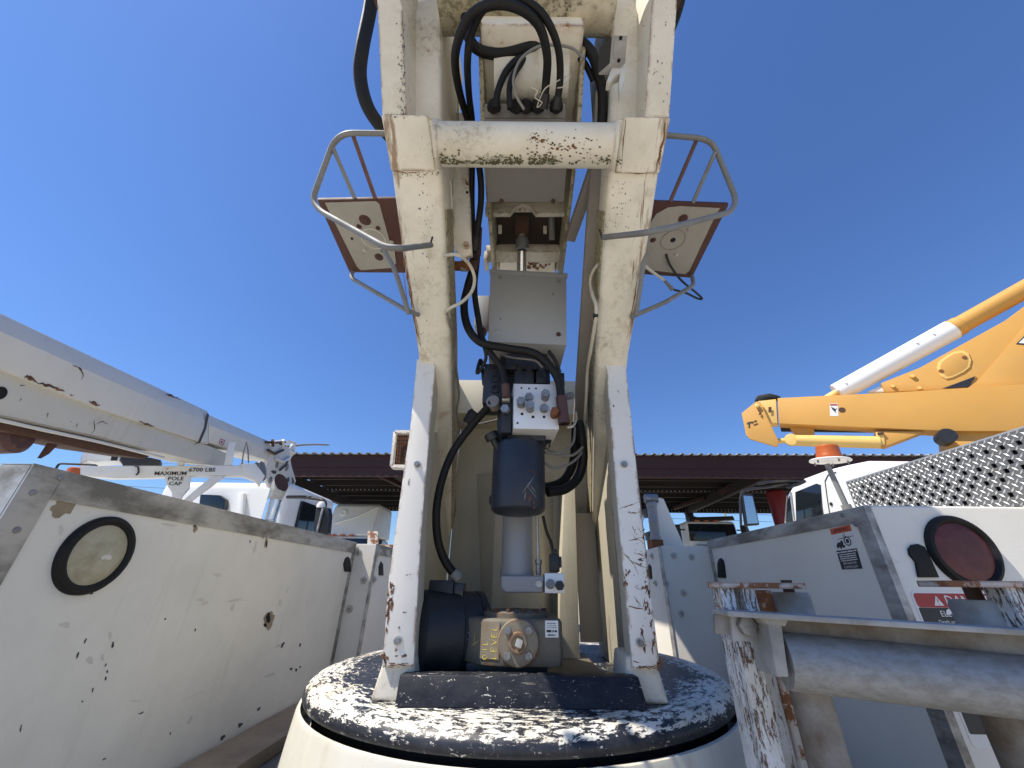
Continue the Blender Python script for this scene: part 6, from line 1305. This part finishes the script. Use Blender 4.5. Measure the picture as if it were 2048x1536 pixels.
sh = lambda pts, k: [(sum(p[0] for p in pts) / len(pts) + (p[0] - sum(q[0] for q in pts) / len(pts)) * k, sum(p[1] for p in pts) / len(pts) + (p[1] - sum(q[1] for q in pts) / len(pts)) * k) for p in pts]
ys('hatch_panel', sh(hpts, .82), 'yellow', .097, .02, .004)
for x, y in ((1929, 715), (1882, 742)): m = MB(); m.lathe([(.03, -.002), (.03, .01), (.0004, .012)], yk_(x, y, .098), nC, 12); m.build('hatch_screw', 'rusty', yb_)
for x, y, r_ in ((1824, 753, .035), (1785, 773, .03), (1838, 777, .03)): m = MB(); m.hexb(yk_(x, y, .12), nC, r_, .04, .4); m.build('bolt', 'yellow_pale', yb_)
m = MB(); m.lathe([(.05, 0), (.05, .004), (.0004, .004)], yk_(1684, 820, 0), nC, 20); m.build('hole', 'dark_rust', yb_)
m = MB(); m.prism([yk_(*p, -.002) for p in ((1537, 814), (1543, 814), (1543, 825), (1537, 825))], nC * .004); m.build('slot', 'dark_rust', yb_)
w_ = ys('warning_label', [(1659, 807), (1676, 807), (1677, 832), (1660, 832)], 'sticker_white', -.003, .003, 0)
ys('label_header', [(1660, 808), (1675, 808), (1675, 811), (1660, 811)], 'sticker_red', -.006, .002, 0, w_); ys('label_pictogram', [(1662, 813), (1667, 816), (1671, 818), (1674, 816), (1671, 821), (1673, 826), (1668, 822), (1664, 818)], 'sticker_black', -.006, .002, 0, w_)
# maker's lettering on the elbow plate
c = yk_(1507, 846, -.062); u_ = yk_(1517, 842, -.062) - c; v_ = c - yk_(1510, 856, -.062); v_ = (v_ - u_ * (v_.dot(u_) / u_.dot(u_))); printline(yb_, c + v_ * .18 + u_ * .2, u_, v_, u_.length * 1.05, v_.length * .42, 'dark_rust', 51, .003); printline(yb_, c - v_ * .42 + u_ * .25, u_, v_, u_.length * .9, v_.length * .34, 'dark_rust', 52, .003)
m = MB(); cc = yk_(1498, 850, -.062); m.prism([yk_(*p, -.062) for p in ((1494, 845), (1503, 843), (1504, 846), (1500, 847), (1500, 856), (1497, 856), (1497, 848), (1494, 849))], nC * .003); m.build('emblem', 'ink_black', yb_)
m = MB(); m.lathe([(.035, 0), (.04, .05), (.02, .06), (.0004, .06)], yk_(1515, 813, -.06), nC, 16); m.build('pin', 'yellow_pale', yb_); m = MB(); m.tube([yk_(x, y, -.09) for x, y in ((1516, 820), (1521, 826), (1518, 828), (1521, 830))], .012, 6); m.build('pin_clip', 'dark_rust', yb_)
# compensating cylinder under the arm
m = MB(); a, b = yk_(1592, 881, .1), yk_(1760, 885, .1); m.cyl(a, b, .105, seg=26); m.build('cylinder', 'yellow_pale', yb_)
m = MB(); m.cyl(yk_(1556, 882, .1), a, .05, seg=16); m.build('cylinder_rod', 'yellow_pale', yb_)
m = MB(); m.lathe([(.11, -.05), (.11, .05), (.04, .06), (.0004, .06)], yk_(1583, 880, .08), nC, 24); m.build('rod_eye', 'yellow_pale', yb_)
ys('cylinder_mount', [(1750, 862.5), (1850, 862.5), (1805, 880), (1770, 893), (1756, 888)], 'yellow', .04, .2)
m = MB(); m.prism([yk_(*p, .02) for p in ((1753, 865), (1768, 866), (1770, 888), (1760, 891), (1752, 885))], -nC * .02); m.build('pin_plate', 'yellow_pale', yb_, bevel=.008)
for x, y in ((1758, 868), (1764, 867)): m = MB(); m.hexb(yk_(x, y, .02), nC, .025, .025); m.build('bolt', 'dark_rust', yb_)
ys('pedestal_side', [(1890, 862.5), (2120, 862.5), (2120, 960), (1900, 960)], 'yellow', .08, .5)
m = MB(); m.lathe([(.0004, 0), (.10, 0), (.11, .02), (.11, .25), (.0004, .25)], yk_(1885, 880, .05), V((-.6, -1, 0)), 22); m.build('hydraulic_end', 'valve_black', yb_)
ys('strut', [(1690, 870), (1745, 873), (1740, 880), (1690, 877)], 'truck_white', .3, .05, .004); ys('strut_rail', [(1560, 852), (1746, 858), (1746, 864), (1562, 862)], 'valve_black', .28, .06, .004); ys('inner_bracket', [(1575, 849), (1625, 850), (1630, 868), (1590, 872)], 'yellow', .2, .05, .004)
ys('torn_cover', [(1508, 802), (1514, 790), (1540, 786), (1560, 791), (1562, 798), (1540, 796), (1515, 804)], 'black_rubber', .08, .2, .03)
# insulated tube
a, b, c, d = yk_(1630, 812, .25), yk_(1674, 786, .25), yk_(1903, 660, .25), yk_(2120, 540, .25)
m = MB(); m.cyl(b, c, .178, seg=40); wt = m.build('insulator_tube', 'white_fibre', yb_)
m = MB(); m.cyl(a, b, .075, seg=20); m.build('inner_tube', 'yellow_pale', yb_)
ax = (d - c).normalized(); m = MB(); m.lathe([(.178, -.005), (.178, .02), (.166, .03), (.166, .13), (.150, .15), (.150, (d - c).length)], c, ax, 36); m.build('outer_tube', 'yellow', yb_)
for x, y in ((1675, 780), (1691, 766), (1833, 686), (1866, 668)):
    p = yk_(x, y, .085); m = MB(); m.lathe([(.03, -.04), (.03, .01), (.018, .012), (.018, .03), (.0004, .03)], p, nC, 12); m.build('tube_bolt', 'truck_white', wt)
ys('tube_plug', [(1736, 783), (1770, 768), (1773, 783)], 'truck_white', .2, .1, .004)
m = MB(); m.prism([yk_(*p, .094) for p in ((2032, 688), (2056, 664), (2056, 690))], -nC * .01); m.build('marking_border', 'sticker_black', yb_); m = MB(); m.prism([yk_(*p, .090) for p in ((2037, 686), (2053, 671), (2053, 687))], -nC * .003); m.build('marking', 'sticker_white', yb_)
# yellow derrick needs a carrier
yt = thing('derrick_truck', 'white truck cab with dark window under the yellow derrick', 'truck', (4.7, 4.5, -H))
XCB = 3.75
sx_ = lambda x, y, k=0.0: PX(x, y, XCB - k)
cabp = [(1566, 1060), (1574, 990), (1582, 975), (1605, 957), (1650, 940), (1690, 930), (1730, 922), (1790, 930), (1840, 934), (1850, 1060)]
m = MB(); m.prism([sx_(x, y) for x, y in cabp], (1.9, 0, 0)); m.build('cab', 'truck_white', yt, bevel=.06, seg=4, smooth=50)
m = MB(); m.prism([sx_(x, y, .006) for x, y in ((1590, 984), (1632, 967), (1641, 970), (1647, 1045), (1592, 1045))], (.03, 0, 0)); m.build('side_window', 'dark_glass', yt, bevel=.006)
m = MB(); m.prism([sx_(x, y, .006) for x, y in ((1571, 1048), (1576, 998), (1581, 990), (1587, 1048))], (.03, 0, 0)); m.build('quarter_window', 'dark_glass', yt, bevel=.004)
m = MB(); m.tube([sx_(x, y, .012) for x, y in ((1570, 1050), (1575, 992), (1581, 984), (1589, 1050))], .012, 6); m.build('window_channel', 'chrome', yt)
m = MB(); m.tube([sx_(x, y, .003) for x, y in ((1664, 1055), (1655, 1000), (1650, 962), (1656, 950), (1672, 944))], .006, 6); m.build('door_seam', 'scuff', yt)
m = MB(); m.lathe([(.02, 0), (.02, .01), (.0004, .012)], sx_(1663, 1008), (-1, 0, 0), 12); m.build('door_button', 'black_plastic', yt)
a = sx_(1566, 1060); b = sx_(1850, 1060); CYR = 4.2
m = MB(); m.bb((XCB + .01, b.y, -H + .8), (XCB + 1.89, a.y, min(a.z, b.z) - .004)); m.build('cab_lower', 'truck_white', yt, bevel=.05)
m = MB(); m.bb((XCB + .5, a.y, -H + .7), (XCB + 1.4, a.y + 1.5, -H + 1.3)); m.build('hood', 'truck_white', yt, bevel=.1)
m = MB(); m.bb((XCB + .5, -.5, -H + .55), (XCB + 1.4, a.y, -H + .79)); m.build('chassis', 'black_plastic', yt, bevel=.03)
b = V((XCB, 0, 0))
q = yk_(2080, 958, .33)
m = MB(); m.bb((q.x - .35, q.y - .15, -H + .791), (q.x + .35, q.y + .6, q.z)); m.build('derrick_base', 'yellow', yt, bevel=.03)
wheelset(yt, [(XCB + .42, 6.4, -1), (XCB + 1.5, 6.4, 1), (XCB + .42, 1.2, -1), (XCB + 1.5, 1.2, 1)])
# mirror of that truck
m2 = thing('wing_mirror', 'framed wing mirror reflecting yellow beside the derrick truck cab', 'mirror', PY(1500, 1050, 4.6))
MY = 4.6
q = [PY(1483, 986, MY), PY(1506, 988, MY), PY(1520, 1050, MY), PY(1492, 1052, MY)]
m = MB(); m.prism(q, (0, .05, 0)); m.build('housing', 'black_plastic', m2, bevel=.015)
qi = [bil([q[0], q[1], q[2], q[3]], u, v) for u, v in ((.12, .08), (.88, .08), (.90, .94), (.12, .94))]
m = MB(); m.prism([p + V((0, -.004, 0)) for p in qi], (-.0, .003, 0)); m.build('glass', 'mirror_glass', m2)
for pts, r_ in (([(1482, 1050), (1480, 1000), (1484, 982), (1500, 978), (1540, 974), (1575, 968)], .014), ([(1515, 968), (1545, 963), (1575, 962), (1600, 963)], .016), ([(1575, 975), (1598, 968), (1610, 962)], .02)):
    m = MB(); m.tube(fillet([PY(x, y, MY + .02 if x < 1560 else MY + .25) for x, y in pts], .06), r_, 8); m.build('arm', 'black_plastic', m2)
m = MB(); m.cyl(PY(1490, 1048, MY + .03), V((PY(1490, 1048, MY).x + .3, MY + .3, PY(1490, 1048, MY).z - .5)), .014, seg=8); m.build('lower_arm', 'black_plastic', m2)
# ------------------------------------------------------------------ open steel canopy behind
cp = thing('steel_canopy', 'long open maroon steel canopy behind the trucks', 'canopy', (0, 14, -H))
CA, CB = PY(580, 926, 11.5), PY(1880, 897, 11.0)     # eave line in view
dC = V((CB.x - CA.x, CB.y - CA.y, 0)).normalized(); nCn = V((dC.y, -dC.x, 0)); nCn = nCn if nCn.y < 0 else -nCn
zE = (CA.z + CB.z) / 2
def cpt(u, v, z): return V((CA.x, CA.y, 0)) + dC * u - nCn * v + V((0, 0, z))
U0, U1, DEP = -0.9, 30.0, 7.0
def fac(u0, u1, v0, v1, z0, z1, name, mat, par=cp, bev=0.0):
    m = MB(); m.loft([[cpt(u0, v0, z0), cpt(u1, v0, z0), cpt(u1, v1, z0), cpt(u0, v1, z0)], [cpt(u0, v0, z1), cpt(u1, v0, z1), cpt(u1, v1, z1), cpt(u0, v1, z1)]]); return m.build(name, mat, par, bevel=bev)
zf = PY(1240, 935, 11.2).z
fac(U0, U1, 0, .25, zE - .38, zE - .01, 'eave_beam', 'canopy_maroon')
fac(U0, U1, .02, .10, zE - .66, zE - .384, 'fascia_channel', 'canopy_maroon')
# roof sheets: corrugated, one part per sheet
rise = .03
pitch = .30
for k in range(22):
    u = U0 + (U1 - U0) * k / 22; u2 = U0 + (U1 - U0) * (k + 1) / 22; m = MB(); n = 5
    for j in range(n):
        a = u + (u2 - u) * j / n; b = u + (u2 - u) * (j + 1) / n; wv_ = (b - a)
        prof = [(a, 0), (a + wv_ * .55, 0), (a + wv_ * .65, .045), (a + wv_ * .88, .045), (a + wv_ * .98, 0)]
        if j == n - 1: prof.append((b - .004, 0))
        for (p, z), (q, z2) in zip(prof, prof[1:]): m.f((cpt(p, -.12, zE + z), cpt(q, -.12, zE + z2), cpt(q, DEP, zE + z2 + .5), cpt(p, DEP, zE + z + .5)))
    g = bmesh.ops.extrude_face_region(m.bm, geom=list(m.bm.faces)); bmesh.ops.translate(m.bm, vec=(0, 0, .012), verts=[v for v in g['geom'] if isinstance(v, bmesh.types.BMVert)])
    m.build('roof_sheet', 'roof_galv', cp, smooth=0)
fac(U0, U1, .26, DEP, zE - .06, zE - .03, 'ceiling_deck', 'canopy_deck')
# purlins and far eave
for k in range(7):
    v = .9 + k * .95; fac(U0, U1, v, v + .10, zE - .30, zE - .062, 'purlin', 'canopy_deck')
fac(U0, U1, DEP, DEP + .2, zE - .36, zE + .3, 'rear_eave_beam', 'canopy_maroon')
fac(U0, U1, DEP - .15, DEP - .002, zE - .55, zE - .30, 'rear_girt', 'canopy_deck')
# columns and knee braces
cu = [(cpx_, cv) for cpx_ in (-.6, 3.3, 9.9, 14.5, 20, 26) for cv in (DEP - .3,)]
for u, v in cu: fac(u - .14, u + .14, v - .14, v + .14, -H, zE - .31, 'column', 'canopy_maroon', bev=.01)
def knee(x0, y0, Y0, x1, y1, Y1, w_=.16):
    a, b = PY(x0, y0, Y0), PY(x1, y1, Y1); m = MB(); m.bar(a, b, w_, w_ * 1.2); m.build('knee_brace', 'canopy_maroon', cp, bevel=.01)
knee(742, 940, 12.2, 815, 975, 14.5); knee(1565, 925, 11.9, 1440, 985, 14.0); knee(1410, 995, 15.5, 1348, 1016, 17.5, .12); knee(1490, 935, 12.4, 1525, 945, 13.2)
for u in (3.3, 9.9, 14.5, -.6): fac(u - .1, u + .1, .26, DEP - .01, zE - .62, zE - .302, 'rafter', 'canopy_deck')
# rows of screw points on the rear girts read as pale dots: small bolt heads
m = MB()
for k in range(150):
    for zz in (zE - .33, zE - .42, zE - .50):
        c = cpt(U0 + .3 + k * .16, DEP - 3.6 if zz == zE - .33 else DEP - .16, zz); m.box(c, (.035, .02, .03))
stuff(m.build('screw_heads', 'roof_galv', cp, smooth=0))

# trucks parked under the canopy
def semi(label, pxl, pxr, pyt, Y, roof_h, windscreen, fairing):
    a, b = PY(pxl, pyt, Y), PY(pxr, pyt, Y); cx = (a.x + b.x) / 2; w2 = (b.x - a.x) / 2
    t = thing('parked_truck', label, 'truck', (cx, Y + 1.2, -H), 'white trucks parked under the canopy')
    zt = a.z
    zc = zt - roof_h
    cabbox(t, cx - w2, cx + w2, Y, Y + 2.2, -H + .8, zc, 'cab', 'truck_white', .16, .05)
    if fairing:
        m = MB(); m.loft([[V((cx - w2 * .96, Y + .1, zc + .001)), V((cx + w2 * .96, Y + .1, zc + .001)), V((cx + w2 * .96, Y + 2.1, zc + .001)), V((cx - w2 * .96, Y + 2.1, zc + .001))], [V((cx - w2 * .9, Y + .5, zt - .12)), V((cx + w2 * .9, Y + .5, zt - .12)), V((cx + w2 * .9, Y + 2.1, zt - .12)), V((cx - w2 * .9, Y + 2.1, zt - .12))], [V((cx - w2 * .8, Y + .7, zt)), V((cx + w2 * .8, Y + .7, zt)), V((cx + w2 * .8, Y + 2.05, zt)), V((cx - w2 * .8, Y + 2.05, zt))]]); fr = m.build('roof_fairing', 'truck_white', t, bevel=.08, seg=3, smooth=60)
        m = MB(); m.tube(smoothpath([V((cx - w2 * .9, Y + .3, zc + roof_h * .30)), V((cx - w2 * .3, Y + .22, zc + roof_h * .42)), V((cx + w2 * .2, Y + .25, zc + roof_h * .55)), V((cx + w2 * .9, Y + .4, zc + roof_h * .85))]), .025, 6); m.build('styling_line', 'truck_white', fr)
        m = MB(); c = V((cx - w2 * .45, Y + .40, zc + roof_h * .68)); m.lathe([(.11, -.12), (.13, .02), (.10, .035), (.0004, .02)], c, (0, -1, .35), 20); m.build('emblem_boss', 'truck_white', fr)
    m = MB(); zw1, zw0 = zc - .10, zc - windscreen
    m.loft([[V((cx - w2 * .90, Y - .015, zw0)), V((cx + w2 * .90, Y - .015, zw0)), V((cx + w2 * .86, Y + .03, zw1)), V((cx - w2 * .86, Y + .03, zw1))], [V((cx - w2 * .90, Y + .1, zw0)), V((cx + w2 * .90, Y + .1, zw0)), V((cx + w2 * .86, Y + .12, zw1)), V((cx - w2 * .86, Y + .12, zw1))]]); m.build('windscreen', 'dark_glass', t, bevel=.02)
    for k in range(3):
        c = V((cx + (-.5 + .35 * k) * w2, Y + .04, zc + .0)); m = MB(); m.box(c, (.16, .12, .06)); m.build('marker_lamp', 'amber', t, bevel=.02)
    m = MB(); m.loft([[V((cx - w2 * .8, Y - 1.6, -H + .7)), V((cx + w2 * .8, Y - 1.6, -H + .7)), V((cx + w2 * .85, Y - .02, -H + .7)), V((cx - w2 * .85, Y - .02, -H + .7))], [V((cx - w2 * .6, Y - 1.45, zw0 - .35)), V((cx + w2 * .6, Y - 1.45, zw0 - .35)), V((cx + w2 * .8, Y - .02, zw0 - .1)), V((cx - w2 * .8, Y - .02, zw0 - .1))]]); m.build('hood', 'truck_white', t, bevel=.12, seg=3, smooth=60)
    m = MB(); m.bb((cx - w2 * .45, Y - 1.66, -H + .75), (cx + w2 * .45, Y - 1.58, zw0 - .45)); m.build('grille', 'chrome', t, bevel=.02)
    m = MB(); m.bb((cx - .5, Y - 1.3, -H + .5), (cx + .5, Y + 5, -H + .8)); m.build('chassis', 'black_plastic', t, bevel=.02)
    for s in (-1, 1):
        m = MB(); m.bb((cx + s * (w2 + .14), Y + .1, zw0 - .1), (cx + s * (w2 + .34), Y + .2, zw1 - .02)); mi = m.build('mirror', 'black_plastic', t, bevel=.03)
        m = MB(); m.cyl((cx + s * w2 * .98, Y + .15, zw1 - .2), (cx + s * (w2 + .16), Y + .15, zw1 - .2), .025, seg=6); m.build('mirror_arm', 'black_plastic', mi)
    wheelset(t, [(cx - w2 + .35, Y - .7, -1), (cx + w2 - .35, Y - .7, 1), (cx - w2 + .35, Y + 3.6, -1), (cx + w2 - .35, Y + 3.6, 1)])
    return t
semi('white truck with tall roof fairing under the left of the canopy', 655, 757, 1000, 14.4, 1.2, .95, True)
semi('white truck with dark windscreen under the right of the canopy', 1368, 1474, 1040, 14.8, .02, .7, False)
# black deflector above the right one, red stack
q = [PY(1380, 1030, 15.3), PY(1395, 1034, 15.3), PY(1466, 1032, 15.3), PY(1470, 1040, 15.3), PY(1380, 1044, 15.3)]
tag(MB().prism(q, (0, .3, 0)).build('deflector_board', 'black_plastic', bevel=.01), 'black torn board above the right parked truck', 'board')
RTY = 13.4
rs = thing('red_tank', 'dark red upright tank behind the derrick truck mirror', 'tank', PY(1555, 1060, RTY))
a, b = PY(1550, 982, RTY), PY(1550, 1050, RTY); m = MB(); m.lathe([(.0004, -H), (.30, -H), (.30, a.z - .05), (.26, a.z), (.0004, a.z + .02)], V((a.x, RTY, 0)), (0, 0, 1), 28); m.build('shell', 'red_paint', rs)
m = MB(); m.lathe([(.301, -.8), (.315, -.78), (.315, -.7), (.301, -.68)], V((a.x, RTY, 0)), (0, 0, 1), 28, cap=False); m.build('band', 'red_paint', rs)
# utility pole and wires far behind
up = thing('utility_pole', 'thin utility pole with wires seen through the canopy', 'utility pole', (PY(1455, 1060, 60).x, 60, -H))
x0 = PY(1455, 1030, 60).x
m = MB(); m.cyl((x0, 60, -H), (x0 - .5, 60, 14), .17, .12, seg=10); m.build('pole', 'oak_board', up)
m = MB(); m.bar(V((x0 - 1.7, 60, 12.6)), V((x0 + .8, 60, 12.6)), .14, .14); m.build('crossarm', 'oak_board', up)
for k, z in enumerate((12.75, 11.2, 9.6, 8.6)):
    m = MB(); m.tube([V((x0 - .45 + t * 7, 60 + t * 1.0, z + 1.2 * (t / 12) ** 2 * .8 - .2 * abs(t) / 12)) for t in range(-12, 13)], .028, 5); m.build('wire', 'black_wire', up)

GROUPS = {'riding_seat': 'riding seats on the turret', 'roller_stand': 'roller stands by the galvanised rack', 'filler_board': 'boards on the truck bed', 'side_compartment': 'white side compartments of the truck', 'wing_mirror': 'wing mirrors of the neighbouring trucks', 'hydraulic_hose': 'black hydraulic hoses on the turret', 'cable': 'loose cables on the turret', 'gusset_plate': 'white upright plates'}
for o in COL.objects:
    if o.parent is None and o.name.split('.')[0] in GROUPS and 'group' not in o: o['group'] = GROUPS[o.name.split('.')[0]]
